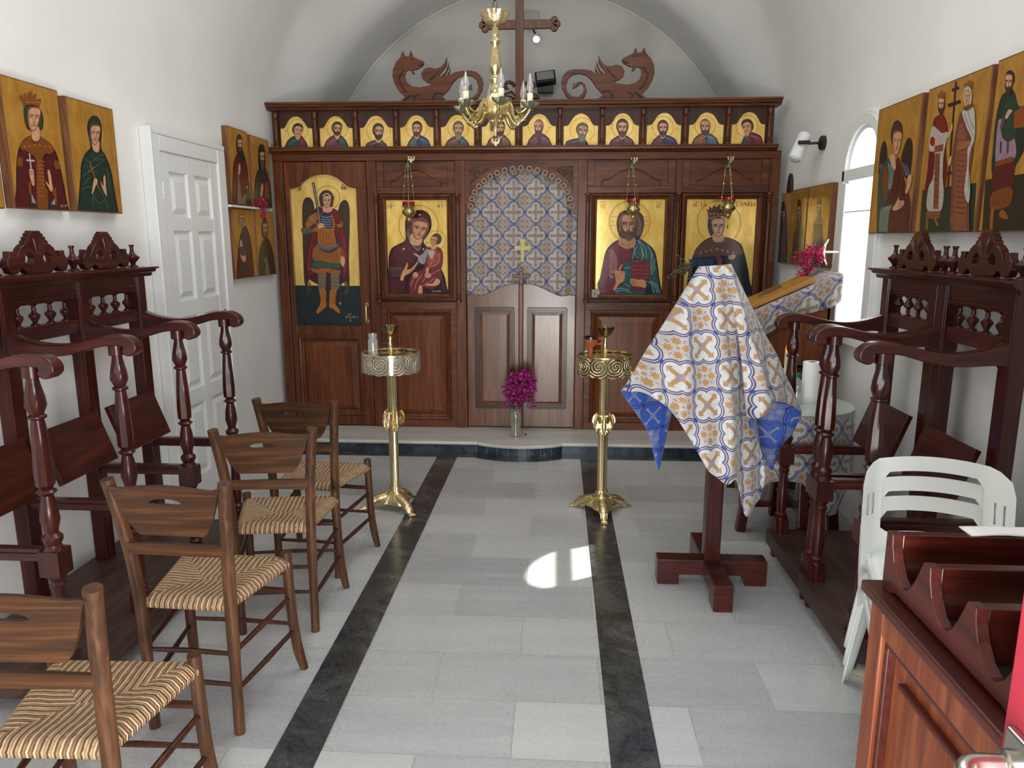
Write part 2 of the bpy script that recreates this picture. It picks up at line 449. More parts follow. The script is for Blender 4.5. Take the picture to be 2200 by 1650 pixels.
# dark marble bands in the floor
mb = MB()
mb.box(-0.883, -0.733, YF, 5.27, -0.02, 0.0015); mb.box(0.182, 0.335, YF, 5.27, -0.02, 0.0015)
struct('trim_2', mb, M['dmarb'])
SY = 5.40
bl, brr, bc = onZ(1027, 941, 0.089).x, onZ(1208, 943, 0.089).x, onZ(1118, 957, 0.089)
def step_front(off, n=24):
    pts = [(XL, SY - off), (bl - 0.03, SY - off)]
    for k in range(n + 1):
        u = k / n; x = bl + (brr - bl) * u
        s = math.sin(PI * u); pts.append((x, SY - off - (SY - bc.y) * (s ** 0.75 if 0 < u < 1 else 0)))
    return pts + [(brr + 0.03, SY - off), (XR, SY - off)]
mb = MB(); a = step_front(0.13); mb.prism(a + [(XR, SY + 0.1), (XL, SY + 0.1)], -0.02, 0.0015, 'xy'); struct('trim_3', mb, M['dmarb'])
mb = MB(); mb.prism(step_front(0.0) + [(XR, YB), (XL, YB)], 0.0, 0.062, 'xy')
for k in range(2, 27, 3):
    p = step_front(0.0)[k]; mb.box(p[0] - 0.0015, p[0] + 0.0015, p[1] - 0.002, p[1] + 0.02, 0.002, 0.06, 1)
struct('trim_4', mb, [M['riser'], plain('grey_joint', (120, 124, 126), 0.7)])
mb = MB(); mb.prism(step_front(0.018) + [(XR, YB), (XL, YB)], 0.0625, 0.089, 'xy'); struct('trim_5', mb, M['step'], bevel=0.008)

# ------------------------------------------------------------------ white panelled door in the left wall
DX = XL + 0.012
def door_left():
    root = MB(); y0, y1, zt = 4.03, 4.91, 2.16
    fw = 0.085
    root.box(XL, XL + 0.05, y0 - 0.02, y0 + fw, 0, zt); root.box(XL, XL + 0.05, y1 - fw, y1 + 0.02, 0, zt)
    root.box(XL, XL + 0.048, y0 + fw, y1 - fw, zt - fw, zt); root.box(XL, XL + 0.052, y0 - 0.02, y1 + 0.02, zt, zt + 0.03); root.box(XL, XL + 0.065, y0 - 0.03, y0 - 0.012, 0, zt + 0.03)
    fr = struct('door_1', root, M['white'], bevel=0.006)
    leaf = MB(); a, b = y0 + fw, y1 - fw
    leaf.box(XL, XL + 0.022, a, b, 0.0, zt - fw)
    # stiles and rails stand proud, raised fields inside
    st = 0.1; mid = (a + b) / 2; zs = [0.02, 0.20, 0.62, 0.72, 1.06, 1.16, 1.50, 1.60, 1.98, zt - fw]
    leaf.box(XL, XL + 0.038, a, a + st, 0, zt - fw); leaf.box(XL, XL + 0.038, b - st, b, 0, zt - fw)
    leaf.box(XL, XL + 0.037, mid - 0.045, mid + 0.045, 0, zt - fw)
    for z0, z1 in ((0, 0.16), (0.60, 0.70), (1.14, 1.24), (1.64, 1.72) , (1.97, zt - fw)): leaf.box(XL, XL + 0.036, a, b, z0, z1)
    lf = leaf.build('door_leaf', M['white'], fr, bevel=0.005)
    pn = MB()
    for z0, z1 in ((0.16, 0.60), (0.70, 1.14), (1.24, 1.64), (1.72, 1.97)):
        for ya, yb in ((a + st, mid - 0.045), (mid + 0.045, b - st)):
            g = 0.02; h = 0.05
            q = [(XL + 0.023, y, z) for y, z in ((ya + g, z0 + g), (yb - g, z0 + g), (yb - g, z1 - g), (ya + g, z1 - g))]
            q2 = [(XL + 0.035, y, z) for y, z in ((ya + h, z0 + h), (yb - h, z0 + h), (yb - h, z1 - h), (ya + h, z1 - h))]
            pn.add(q + q2, [(4, 5, 6, 7), (0, 1, 5, 4), (1, 2, 6, 5), (2, 3, 7, 6), (3, 0, 4, 7)])
    pn.build('door_panel', M['white'], lf)
    for z in (0.28, 1.06, 1.86):
        h = MB(); h.tube([(XL + 0.045, a, z - 0.045), (XL + 0.045, a, z + 0.045)], 0.009, 8); h.build('hinge', M['white'], lf)
    hd = MB(); hd.box(XL + 0.036, XL + 0.042, b - 0.06, b - 0.025, 0.98, 1.14)
    hd.tube([(XL + 0.04, b - 0.042, 1.09), (XL + 0.09, b - 0.042, 1.09), (XL + 0.095, b - 0.055, 1.09), (XL + 0.095, b - 0.15, 1.09)], 0.008, 8)
    hd.build('door_handle', M['steel'], lf)
door_left()

# ------------------------------------------------------------------ arched window in the right wall
def window_right():
    mb = MB(); X0 = XR - 0.03; X1 = XR + 0.005
    def arch(r, zb, c=WY): return [(c + r, zb)] + [(c + r * math.cos(PI * k / 24), WZ + r * math.sin(PI * k / 24)) for k in range(25)] + [(c - r, zb)]
    def band(r0, r1, x0, x1):
        A, B = arch(r1, WS - 0.04), arch(r0, WS - 0.04); n = len(A)
        vs = [(x, p[0], p[1]) for x in (x0, x1) for P in (A, B) for p in P]; fs = []
        for i in range(n - 1):
            fs += [(i, i + 1, n + i + 1, n + i), (2 * n + i, 3 * n + i, 3 * n + i + 1, 2 * n + i + 1), (i, 2 * n + i, 2 * n + i + 1, i + 1), (n + i, n + i + 1, 3 * n + i + 1, 3 * n + i)]
        mb.add(vs, fs)
    band(0.225, 0.285, X0, X1); band(0.285, 0.30, X0 + 0.015, X1); band(0.205, 0.232, X0 + 0.02, X1)
    mb.box(X0, X1, WY - 0.26, WY + 0.26, WZ - 0.065, WZ)                     # transom
    mb.box(X0 - 0.01, X1, WY - 0.3, WY + 0.3, WS - 0.06, WS)               # sill
    o = struct('window_1', mb, M['white'], bevel=0.004)
    for nm, poly in (('fanlight_pane', [(WY + 0.2 * math.cos(PI * k / 24), WZ + 0.2 * math.sin(PI * k / 24)) for k in range(25)]), ('window_pane', [(WY - 0.2, WS), (WY + 0.2, WS), (WY + 0.2, WZ - 0.07), (WY - 0.2, WZ - 0.07)])):
        g = MB(); g.add([(XR + 0.002, a, b) for a, b in poly], [tuple(range(len(poly)))])
        gm = NT(nm + '_glass'); tr = gm.new('ShaderNodeBsdfTransparent'); mx = gm.new('ShaderNodeMixShader'); mx.inputs[0].default_value = 0.06
        gl = gm.new('ShaderNodeBsdfGlossy'); gl.inputs['Roughness'].default_value = 0.02
        gm.link(tr.outputs[0], mx.inputs[1]); gm.link(gl.outputs[0], mx.inputs[2]); gm.link(mx.outputs[0], gm.out.inputs[0])
        g.build(nm, gm.m, o, fix=False)
    # casement opened a hand's breadth: inner stile with its curved lever handle
    cs = MB(); cs.box(XR - 0.03, XR + 0.01, WY - 0.235, WY - 0.19, WS, WZ - 0.075); cs.box(XR - 0.03, XR + 0.01, WY + 0.19, WY + 0.235, WS, WZ - 0.075)
    cs.box(XR - 0.03, XR + 0.01, WY - 0.235, WY + 0.235, WS, WS + 0.05); cs.build('casement', M['white'], o, bevel=0.004)
    h = MB(); hy = WY + 0.205; hz = 1.52
    h.tube([(XR - 0.03, hy, hz), (XR - 0.105, hy + 0.02, hz)], 0.007, 8)
    h.tube([(XR - 0.085, hy + 0.03, hz - 0.075), (XR - 0.105, hy + 0.024, hz - 0.04), (XR - 0.113, hy + 0.02, hz), (XR - 0.105, hy + 0.024, hz + 0.04), (XR - 0.085, hy + 0.03, hz + 0.075)], [0.004, 0.007, 0.009, 0.007, 0.004], 8)
    h.build('window_handle', M['white'], o)
    cu = MB(); rows = []
    for i in range(13):
        z = WZ - 0.24 - (WZ - 0.24 - WS - 0.01) * i / 12
        rows.append([Vector((XR - 0.018 + 0.006 * math.sin(j * 1.25) * (0.5 + i / 24), WY - 0.2 + 0.4 * j / 40, z)) for j in range(41)])
    cu.sheet(rows); c = cu.build('window_curtain', M['sheer'], fix=False)
    tag(c, 'sheer white gathered curtain across the lower window, glowing with daylight', 'curtain')
    rod = MB(); rod.tube([(XR - 0.018, WY - 0.23, WZ - 0.24), (XR - 0.018, WY + 0.23, WZ - 0.24)], 0.005, 8); rod.build('curtain_rod', M['white'], c)
window_right()

# ------------------------------------------------------------------ painting on flat boards
class Painting:
    """Flat painted figure: filled outlines laid one over another on the plane axis = val."""
    def __init__(s, axis, val, x0=0, y0=0, k=1.0, sgn=-1, origin=None):
        s.axis, s.val, s.sgn = axis, val, sgn; s.x0, s.y0, s.k = x0, y0, k
        s.v = []; s.f = []; s.c = []; s.mi = []; s.layer = 1; s.hit = None; s.clip = None
    def P(s, x, y):
        X, Y = s.x0 + x / s.k, s.y0 + y / s.k
        return (s.hit or (lambda a, b: plane_hit(a, b, s.axis, s.val)))(X, Y)
    def cl(s, q):                              # paint stays on its board
        if s.clip:
            a = 1 - s.axis; (a0, a1), (z0, z1) = s.clip
            q[a] = min(max(q[a], a0), a1); q[2] = min(max(q[2], z0), z1)
        return q
    def low(s, x, y):                          # robes run off the lower edge
        if not s.clip: return (x, y)
        z0, z1 = s.clip[1]; z = s.P(x, y).z
        if z > z0 + 0.055 * (z1 - z0): return (x, y)
        return (x, y + 0.22 * (z1 - z0) / max((s.P(x, y - 10).z - z) / 10, 1e-6))
    def raw(s, pts, col, mi=1):
        d = s.layer * 0.00006; s.layer += 1; o = len(s.v)
        for p in pts:
            q = s.cl(Vector(p)); q[s.axis] += s.sgn * d; s.v.append(q)
        s.f.append(list(range(o, o + len(pts)))); s.c.append(lin4(col)); s.mi.append(mi)
    def poly(s, col, pts, sm=4, mi=1):
        if sm: pts = spline([s.low(a, b) for a, b in pts], sm, True)
        s.raw([s.P(p[0], p[1]) for p in pts], col, mi)
    def ell(s, col, x, y, rx, ry=None, rot=0, n=22):
        ry = ry or rx; c, q = math.cos(rot), math.sin(rot)
        s.poly(col, [(x + rx * math.cos(t) * c - ry * math.sin(t) * q, y + rx * math.cos(t) * q + ry * math.sin(t) * c) for t in [2 * PI * i / n for i in range(n)]], 0)
    def line(s, col, pts, w, sm=4):
        if sm and len(pts) > 2: pts = spline([(a, b) for a, b in pts], sm)
        pts = [Vector(p[:2]) for p in pts]; L = []; Rr = []
        for i, p in enumerate(pts):
            t = (pts[min(i + 1, len(pts) - 1)] - pts[max(i - 1, 0)]).normalized(); nn = Vector((-t.y, t.x)) * w / 2
            L.append(p + nn); Rr.append(p - nn)
        d = s.layer * 0.00006; s.layer += 1
        for i in range(len(pts) - 1):
            o = len(s.v)
            for p in (L[i], L[i + 1], Rr[i + 1], Rr[i]):
                q = s.cl(s.P(p.x, p.y)); q[s.axis] += s.sgn * d; s.v.append(q)
            s.f.append([o, o + 1, o + 2, o + 3]); s.c.append(lin4(col)); s.mi.append(1)
    def ring(s, col, x, y, r, w, ry=None, a0=0, a1=360):
        n = 40; ry = ry or r
        s.line(col, [(x + r * math.cos(R(a0 + (a1 - a0) * i / n)), y + ry * math.sin(R(a0 + (a1 - a0) * i / n))) for i in range(n + 1)], w, 0)
    def folds(s, col, lines, w):
        for l in lines: s.line(col, l, w)
    def text(s, col, txt, x, y, h, w, gap=0.25):
        F = {'I': [[(0.5, 0), (0.5, 1)]], 'C': [[(1, 0.1), (0.5, 0), (0, 0.5), (0.5, 1), (1, 0.9)]], 'X': [[(0, 0), (1, 1)], [(1, 0), (0, 1)]],
             'M': [[(0, 1), (0, 0), (0.5, 0.7), (1, 0), (1, 1)]], 'P': [[(0, 1), (0, 0), (0.8, 0.05), (0.9, 0.3), (0.7, 0.5), (0, 0.5)]],
             'O': [[(0.5, 0), (0, 0.5), (0.5, 1), (1, 0.5), (0.5, 0)], [(0.1, 0.5), (0.9, 0.5)]], 'Y': [[(0, 0), (0.5, 0.5), (1, 0)], [(0.5, 0.5), (0.5, 1)]],
             'A': [[(0, 1), (0.5, 0), (1, 1)], [(0.2, 0.62), (0.8, 0.62)]], 'G': [[(0, 1), (0, 0), (0.9, 0)]], 'E': [[(1, 0), (0, 0), (0, 1), (1, 1)], [(0, 0.5), (0.8, 0.5)]],
             'H': [[(0, 0), (0, 1)], [(1, 0), (1, 1)], [(0, 0.5), (1, 0.5)]], 'N': [[(0, 1), (0, 0), (1, 1), (1, 0)]], '-': [[(0, 0), (1, 0)]], 'T': [[(0, 0), (1, 0)], [(0.5, 0), (0.5, 1)]],
             'W': [[(0.2, 1), (0, 0.5), (0.3, 0.05), (0.8, 0.05), (1, 0.5), (0.8, 1)]]}
        cw = h * 0.62
        for ch in txt:
            for l in F.get(ch, []): s.line(col, [(x + a * cw, y + b * h) for a, b in l], w, 0)
            x += cw * (1 + gap)
    def face(s, x, y, w, h, tilt=0.0, turn=0.0, skin=(214, 166, 130), shade=(150, 96, 62), line=(60, 30, 18), beard=None, bl=0.0, old=False):
        """Icon face centred at x, y; w and h half sizes; turn shifts the features sideways."""
        c, q = math.cos(tilt), math.sin(tilt)
        def T(a, b): return (x + (a * c - b * q) * 1.0, y + a * q + b * c)
        def PL(pts): return [T(a * w, b * h) for a, b in pts]
        s.poly(shade, PL([(-0.85, -0.9), (0.85, -0.9), (0.98, -0.1), (0.62, 0.72), (0, 1.02), (-0.62, 0.72), (-0.98, -0.1)]))
        t = turn * 0.3
        if not beard:
            s.poly(tuple((a * 2 + b) // 3 for a, b in zip(skin, shade)), PL([(-0.8, -0.7), (0.8, -0.7), (0.86, -0.1), (0.55, 0.66), (0, 0.93), (-0.55, 0.66), (-0.86, -0.1)]))
            s.poly(skin, PL([(-0.30 + t, 0.62), (t, 0.58), (0.30 + t, 0.62), (0.22 + t, 0.84), (t, 0.90), (-0.22 + t, 0.84)]))
        s.poly(skin, PL([(-0.62 + t, -0.82), (0.66 + t, -0.82), (0.72 + t, -0.4), (-0.68 + t, -0.4)]))
        for sg in (-1, 1):
            s.poly(skin, PL([(sg * 0.22 + t, 0.0), (sg * 0.68 + t, -0.02), (sg * 0.62 + t, 0.3), (sg * 0.3 + t, 0.45), (sg * 0.18 + t, 0.25)]))
            s.line(line, PL([(sg * 0.16 + t, -0.26), (sg * 0.45 + t, -0.34), (sg * 0.78 + t, -0.24)]), w * 0.1)
            s.poly((232, 206, 176), PL([(sg * 0.2 + t, -0.1), (sg * 0.42 + t, -0.17), (sg * 0.66 + t, -0.09), (sg * 0.42 + t, -0.03)]))
            s.ell((30, 18, 12), *T((sg * 0.43 + t) * w, -0.1 * h), w * 0.1)
            s.line(line, PL([(sg * 0.18 + t, -0.1), (sg * 0.42 + t, -0.19), (sg * 0.7 + t, -0.08)]), w * 0.06)
        s.poly(skin, PL([(-0.09 + t, -0.35), (0.09 + t, -0.35), (0.14 + t, 0.22), (t, 0.32), (-0.14 + t, 0.22)]))
        s.line(line, PL([(0.12 + t, -0.2), (0.15 + t, 0.2), (t, 0.31), (-0.15 + t, 0.24)]), w * 0.07)
        if beard:
            s.poly(beard, PL([(-0.98, 0.0), (-0.7, 0.2), (-0.45, 0.40), (t, 0.36), (0.45, 0.40), (0.7, 0.2), (0.98, 0.0), (0.8, 0.75), (0.3, 1.0 + bl), (0, 1.1 + bl), (-0.3, 1.0 + bl), (-0.8, 0.75)]))
            lt = tuple(min(255, v + 46) for v in beard)
            for a in (-0.35, -0.1, 0.15, 0.4): s.line(lt, PL([(a, 0.66), (a * 0.8, 0.85 + bl * 0.5), (a * 0.3, 1.0 + bl * 0.8)]), w * 0.05)
        s.line((140, 52, 40), PL([(-0.22 + t, 0.50), (t, 0.54), (0.22 + t, 0.50)]), w * 0.12)
        if old:
            for b in (-0.7, -0.58, -0.48): s.line(shade, PL([(-0.4, b), (0, b - 0.05), (0.4, b)]), w * 0.05)
    def build(s, name, parent, mats):
        W = None
        if parent:
            r = parent
            while r.parent: r = r.parent
            W = r.matrix_basis.inverted()
        me = bpy.data.meshes.new(name); me.from_pydata([tuple(W @ v if W else v) for v in s.v], [], s.f)
        for m in mats: me.materials.append(m)
        me.polygons.foreach_set('material_index', s.mi)
        ca = me.color_attributes.new('Col', 'FLOAT_COLOR', 'CORNER'); k = 0
        for f, c in zip(s.f, s.c):
            for _ in f: ca.data[k].color = c; k += 1
        o = bpy.data.objects.new(name, me); C.objects.link(o)
        if parent: o.parent = parent
        return o
# ------------------------------------------------------------------ icon screen
IY = 5.80                                   # front face of the stiles
IP = IY + 0.028                             # plane of the pictures
ICON = thing('icon_screen', 'carved walnut icon screen with royal doors, rows of golden icons and panelled base', 'icon screen', (XM, IY + 0.06, 0.089))
TZ, LZ = 0.089, 2.18
def ogee(x0, x1, zs, zt, n=5, sh=0.86):
    """Shouldered arch from right spring to left spring."""
    c = (x0 + x1) / 2; w = (x1 - x0) / 2; h = zt - zs
    pr = [(1.0, 0.0), (0.9, 0.01), (0.74, 0.12), (0.6, 0.42), (0.4, 0.78), (0.18, 0.96), (0, 1.0)]
    pr = pr + [(-a, b) for a, b in pr[-2::-1]]
    return [(c + p.x * w, zs + p.y * h) for p in spline(pr, n)]
def wb(parent, name, mb, mat, **kw):       # parts of the screen are given in place
    inv = ICON.matrix_basis.inverted(); mb.v = [tuple(inv @ Vector(v)) for v in mb.v]
    return mb.build(name, mat, parent, **kw)
xs_main = [(-2.205, -2.13), (-1.475, -1.40), (-0.795, -0.715), (0.145, 0.215), (0.875, 0.925), (1.565, 1.64)]
f = MB()
for a, b in xs_main: f.box(a, b, IY, IY + 0.1, TZ, LZ)
wb(ICON, 'upright_frame', f, M['iwoodz'], bevel=0.004)
f = MB()
f.box(-2.205, 1.64, IY - 0.004, IY + 0.1, LZ, 2.236)
f.box(-2.205, 1.64, IY + 0.07, IY + 0.09, TZ, LZ)                    # backing boards
for x0, x1 in ((-1.40, -0.795), (0.215, 0.875), (0.925, 1.565)):
    f.box(x0, x1, IY + 0.004, IY + 0.1, 1.935, 1.985); f.box(x0, x1, IY + 0.004, IY + 0.1, 1.045, 1.108)
    f.box(x0, x1, IY + 0.004, IY + 0.1, TZ, 0.15)
    f.box(x0, x0 + 0.05, IY + 0.006, IY + 0.08, TZ, 1.1); f.box(x1 - 0.05, x1, IY + 0.006, IY + 0.08, TZ, 1.1)
wb(ICON, 'rail_frame', f, M['iwood'], bevel=0.004)
# ledge and cornice
f = MB()
prof = [(0.0, 2.236), (-0.018, 2.236), (-0.026, 2.246), (-0.05, 2.252), (-0.052, 2.268), (-0.058, 2.272), (-0.058, 2.279), (0.12, 2.279), (0.12, 2.236)]
f.prism([(IY + a, b) for a, b in prof], -2.215, 1.60, 'yz'); wb(ICON, 'ledge', f, M['iwood'])
f = MB()
prof = [(0.0, 2.552), (-0.02, 2.552), (-0.024, 2.562), (-0.045, 2.572), (-0.05, 2.585), (-0.062, 2.588), (-0.062, 2.602), (0.12, 2.602), (0.12, 2.552)]
f.prism([(IY + a, b) for a, b in prof], -2.225, 1.61, 'yz'); wb(ICON, 'cornice', f, M['iwood'])
# apostle row
colx = [-2.164, -1.858, -1.546, -1.236, -0.924, -0.614, -0.305, 0.003, 0.318, 0.621, 0.932, 1.243, 1.544]
bk = MB(); bk.box(-2.205, 1.58, IY + 0.05, IY + 0.1, 2.279, 2.552); wb(ICON, 'upper_backing', bk, M['idark'])
cp = [(0.021, 0), (0.021, 0.022), (0.014, 0.026), (0.020, 0.038), (0.013, 0.048), (0.016, 0.056), (0.014, 0.06), (0.016, 0.2), (0.013, 0.204), (0.019, 0.212), (0.013, 0.22), (0.014, 0.225), (0.020, 0.245), (0.020, 0.258), (0.012, 0.268), (0.018, 0.273)]
for i, x in enumerate(colx):
    b = MB(); b.box(x - 0.034, x + 0.034, IY + 0.03, IY + 0.07, 2.279, 2.552); wb(ICON, 'pilaster', b, M['idark'], bevel=0.003)
    c = MB(); c.lathe(cp, 14, (x, IY + 0.012, 2.279)); wb(ICON, 'colonnette', c, M['iwoodz'])
for i in range(12):
    a, b = colx[i] + 0.03, colx[i + 1] - 0.03
    m = MB(); ar = ogee(a + 0.006, b - 0.006, 2.425, 2.512)
    m.prism([(a, 2.552), (b, 2.552), (b, 2.425)] + ar + [(a, 2.425)], IY + 0.022, IY + 0.034); wb(ICON, 'arch_panel', m, M['idark'], sharp=30)
# colonnettes beside the three great icons, and their mouldings
def frame_rect(mb, x0, x1, z0, z1, steps):
    """Mitred picture moulding; steps are (inset, depth behind front)."""
    rings = [[(x0 + i, IY + d, z0 + i), (x1 - i, IY + d, z0 + i), (x1 - i, IY + d, z1 - i), (x0 + i, IY + d, z1 - i)] for i, d in steps]
    vs = [p for r in rings for p in r]; fs = []
    for k in range(len(rings) - 1):
        for j in range(4): fs.append((k * 4 + j, k * 4 + (j + 1) % 4, k * 4 + 4 + (j + 1) % 4, k * 4 + 4 + j))
    mb.add(vs, fs)
FR = [(0, 0.05), (0, -0.012), (0.012, -0.018), (0.024, -0.006), (0.026, 0.0), (0.036, 0.004), (0.04, 0.016), (0.044, 0.05)]
GREAT = {'mother': (-1.332, -0.862), 'christ': (0.295, 0.805), 'queen': (0.972, 1.487)}
cg = [(0.024, 0), (0.024, 0.02), (0.015, 0.024), (0.022, 0.036), (0.014, 0.046), (0.022, 0.058), (0.014, 0.068), (0.018, 0.078), (0.016, 0.084), (0.018, 0.40), (0.016, 0.745), (0.018, 0.752), (0.014, 0.76), (0.022, 0.772), (0.014, 0.782), (0.022, 0.794), (0.015, 0.806), (0.024, 0.81), (0.024, 0.827)]
for nm, (a, b) in GREAT.items():
    m = MB(); frame_rect(m, a - 0.042, b + 0.042, 1.132, 1.930, FR); wb(ICON, 'icon_frame', m, M['iwoodz'], bevel=0.0)
for x in (-1.405, -0.772, 0.222, 0.900, 1.572):
    m = MB(); m.lathe(cg, 14, (x, IY - 0.006, 1.108)); wb(ICON, 'colonnette', m, M['iwoodz'])
# over-panels with an eyebrow moulding
for x0, x1 in ((-1.40, -0.795), (0.215, 0.875), (0.925, 1.565)):
    m = MB(); c = (x0 + x1) / 2; w = (x1 - x0) / 2
    m.box(x0, x1, IY + 0.03, IY + 0.06, 1.985, LZ)
    m.box(x0, x0 + 0.055, IY + 0.012, IY + 0.05, 1.985, LZ); m.box(x1 - 0.055, x1, IY + 0.012, IY + 0.05, 1.985, LZ)
    o = wb(ICON, 'over_panel', m, M['iwood'], bevel=0.003)
    pts = [(-0.66, 0.0), (-0.66, 0.24), (-0.5, 0.32), (-0.28, 0.56), (0, 0.68), (0.28, 0.56), (0.5, 0.32), (0.66, 0.24), (0.66, 0.0)]
    pts = [pts[0]] + [(p.x, p.y) for p in spline(pts[1:-1], 5)] + [pts[-1]]
    e = MB(); e.tube([(c + a * w, IY + 0.028, 1.985 + b * 0.19) for a, b in pts], 0.007, 8); wb(o, 'eyebrow_moulding', e, M['iwood'])
# lower raised-and-fielded panels
def raised(parent, x0, x1, z0, z1, mat, fm, y=0.0, name='base_panel'):
    m = MB(); frame_rect(m, x0, x1, z0, z1, [(0, 0.05 + y), (0, 0.002 + y), (0.012, -0.006 + y), (0.026, 0.0 + y), (0.03, 0.012 + y), (0.045, 0.02 + y)])
    inv = ICON.matrix_basis.inverted(); m.v = [tuple(inv @ Vector(v)) for v in m.v]
    o = m.build(name, fm, parent)
    q = MB(); i, j = 0.045, 0.085
    A = [(x0 + i, IY + 0.024 + y, z0 + i), (x1 - i, IY + 0.024 + y, z0 + i), (x1 - i, IY + 0.024 + y, z1 - i), (x0 + i, IY + 0.024 + y, z1 - i)]
    B = [(x0 + j, IY + 0.006 + y, z0 + j), (x1 - j, IY + 0.006 + y, z0 + j), (x1 - j, IY + 0.006 + y, z1 - j), (x0 + j, IY + 0.006 + y, z1 - j)]
    q.add(A + B, [(4, 5, 6, 7), (0, 1, 5, 4), (1, 2, 6, 5), (2, 3, 7, 6), (3, 0, 4, 7)])
    q.v = [tuple(inv @ Vector(v)) for v in q.v]; q.build('panel_field', mat, o)
    return o
for x0, x1 in ((-1.35, -0.845), (0.265, 0.825), (0.975, 1.515)): raised(ICON, x0, x1, 0.15, 1.045, M['iwoodp'], M['iwoodz'])
# north (deacon's) door with the archangel
DD = MB()
dx0, dx1 = -2.125, -1.48
ar = ogee(-2.085, -1.56, 1.982, 2.084, 6)
DD.prism([(dx0, 2.176), (dx1, 2.176), (dx1, 1.982), (-1.56, 1.982)] + ar[1:-1] + [(-2.085, 1.982), (dx0, 1.982)], IY + 0.006, IY + 0.05)
DD.box(dx0, -2.085, IY + 0.006, IY + 0.05, 0.1, 1.982); DD.box(-1.56, dx1, IY + 0.006, IY + 0.05, 0.1, 1.982)
DD.box(-2.085, -1.56, IY + 0.006, IY + 0.05, 0.83, 0.915); DD.box(-2.085, -1.56, IY + 0.006, IY + 0.05, 0.1, 0.175)
DD.box(-2.085, -1.56, IY + 0.045, IY + 0.05, 0.1, 2.09)
ddo = wb(ICON, 'north_door', DD, M['iwoodz'], bevel=0.004)
raised(ddo, -2.085, -1.56, 0.175, 0.83, M['iwoodp'], M['iwoodz'], 0.008, 'door_panel')
h = MB(); hx = -1.508
h.tube([(hx, IY - 0.001, 1.085), (hx, IY - 0.03, 1.075), (hx, IY - 0.034, 1.02), (hx, IY - 0.03, 0.965), (hx, IY - 0.001, 0.955)], 0.008, 8)
h.lathe([(0.015, 0), (0.015, 0.004)], 12, (0, 0, 0), Matrix.Translation((hx, IY + 0.004, 1.085)) @ Matrix.Rotation(R(90), 4, 'X'))
h.lathe([(0.015, 0), (0.015, 0.004)], 12, (0, 0, 0), Matrix.Translation((hx, IY + 0.004, 0.955)) @ Matrix.Rotation(R(90), 4, 'X'))
wb(ddo, 'door_handle', h, M['brasso'])
# royal doors
rx0, rx1, rm = -0.712, 0.142, -0.285
def rd_top(u):                              # swan-neck top edge, u from hinge (0) to meeting stile (1)
    pts = [(0, 1.158), (0.1, 1.166), (0.24, 1.158), (0.34, 1.164), (0.55, 1.205), (0.75, 1.238), (0.9, 1.250), (1, 1.250)]
    sp = spline(pts, 6)
    for i in range(len(sp) - 1):
        if sp[i].x <= u <= sp[i + 1].x + 1e-6: return sp[i].y + (sp[i + 1].y - sp[i].y) * (u - sp[i].x) / max(sp[i + 1].x - sp[i].x, 1e-6)
    return sp[-1].y
for side in (0, 1):
    def X(u): return rx0 + (rm - 0.016 - rx0) * u if side == 0 else rx1 + (rm + 0.016 - rx1) * u
    top = [(X(k / 24), rd_top(k / 24)) for k in range(25)]
    m = MB(); m.prism([(X(0), 0.1)] + top + [(X(1), 0.1)], IY + 0.02, IY + 0.038)
    o = wb(ICON, 'royal_door', m, M['dwood'], bevel=0.004)
    a, b = sorted((X(0.17), X(0.90)))
    q = MB()
    zt = 1.06
    for ins, d, w in ((0.0, 0.016, 0.016), (0.02, 0.016, 0.008)):
        pts = [(a + ins, IY + d, 0.26 + ins), (b - ins, IY + d, 0.26 + ins), (b - ins, IY + d, zt - ins), (a + ins, IY + d, zt - ins)]
        for k in range(4): q.bar(pts[k], pts[(k + 1) % 4], 0.016, w)
    fo = wb(o, 'panel_moulding', q, M['idark'], bevel=0.002)
    i, j = 0.03, 0.055
    A = [(a + i, IY + 0.0195, 0.26 + i), (b - i, IY + 0.0195, 0.26 + i), (b - i, IY + 0.0195, zt - i), (a + i, IY + 0.0195, zt - i)]
    B = [(a + j, IY + 0.008, 0.26 + j), (b - j, IY + 0.008, 0.26 + j), (b - j, IY + 0.008, zt - j), (a + j, IY + 0.008, zt - j)]
    q = MB(); q.add(A + B, [(4, 5, 6, 7), (0, 1, 5, 4), (1, 2, 6, 5), (2, 3, 7, 6), (3, 0, 4, 7)]); wb(o, 'panel_field', q, M['dwood'])
m = MB(); m.box(rm - 0.017, rm + 0.017, IY + 0.004, IY + 0.038, 0.1, 1.25); ms = wb(ICON, 'meeting_stile', m, M['iwoodz'], bevel=0.005)
m = MB(); cx = -0.283
m.box(cx - 0.013, cx + 0.013, IY + 0.0, IY + 0.03, 1.25, 1.36); m.box(cx - 0.056, cx + 0.056, IY - 0.002, IY + 0.028, 1.298, 1.322)
for dx, dz in ((0, 1.362), (-0.056, 1.31), (0.056, 1.31)):
    m.lathe([(0.016, -0.015), (0.016, 0.015)], 12, (0, 0, 0), Matrix.Translation((cx + dx, IY + 0.013, dz)) @ Matrix.Rotation(R(90), 4, 'X'))
wb(ICON, 'door_cross', m, M['iwoodz'], bevel=0.003)
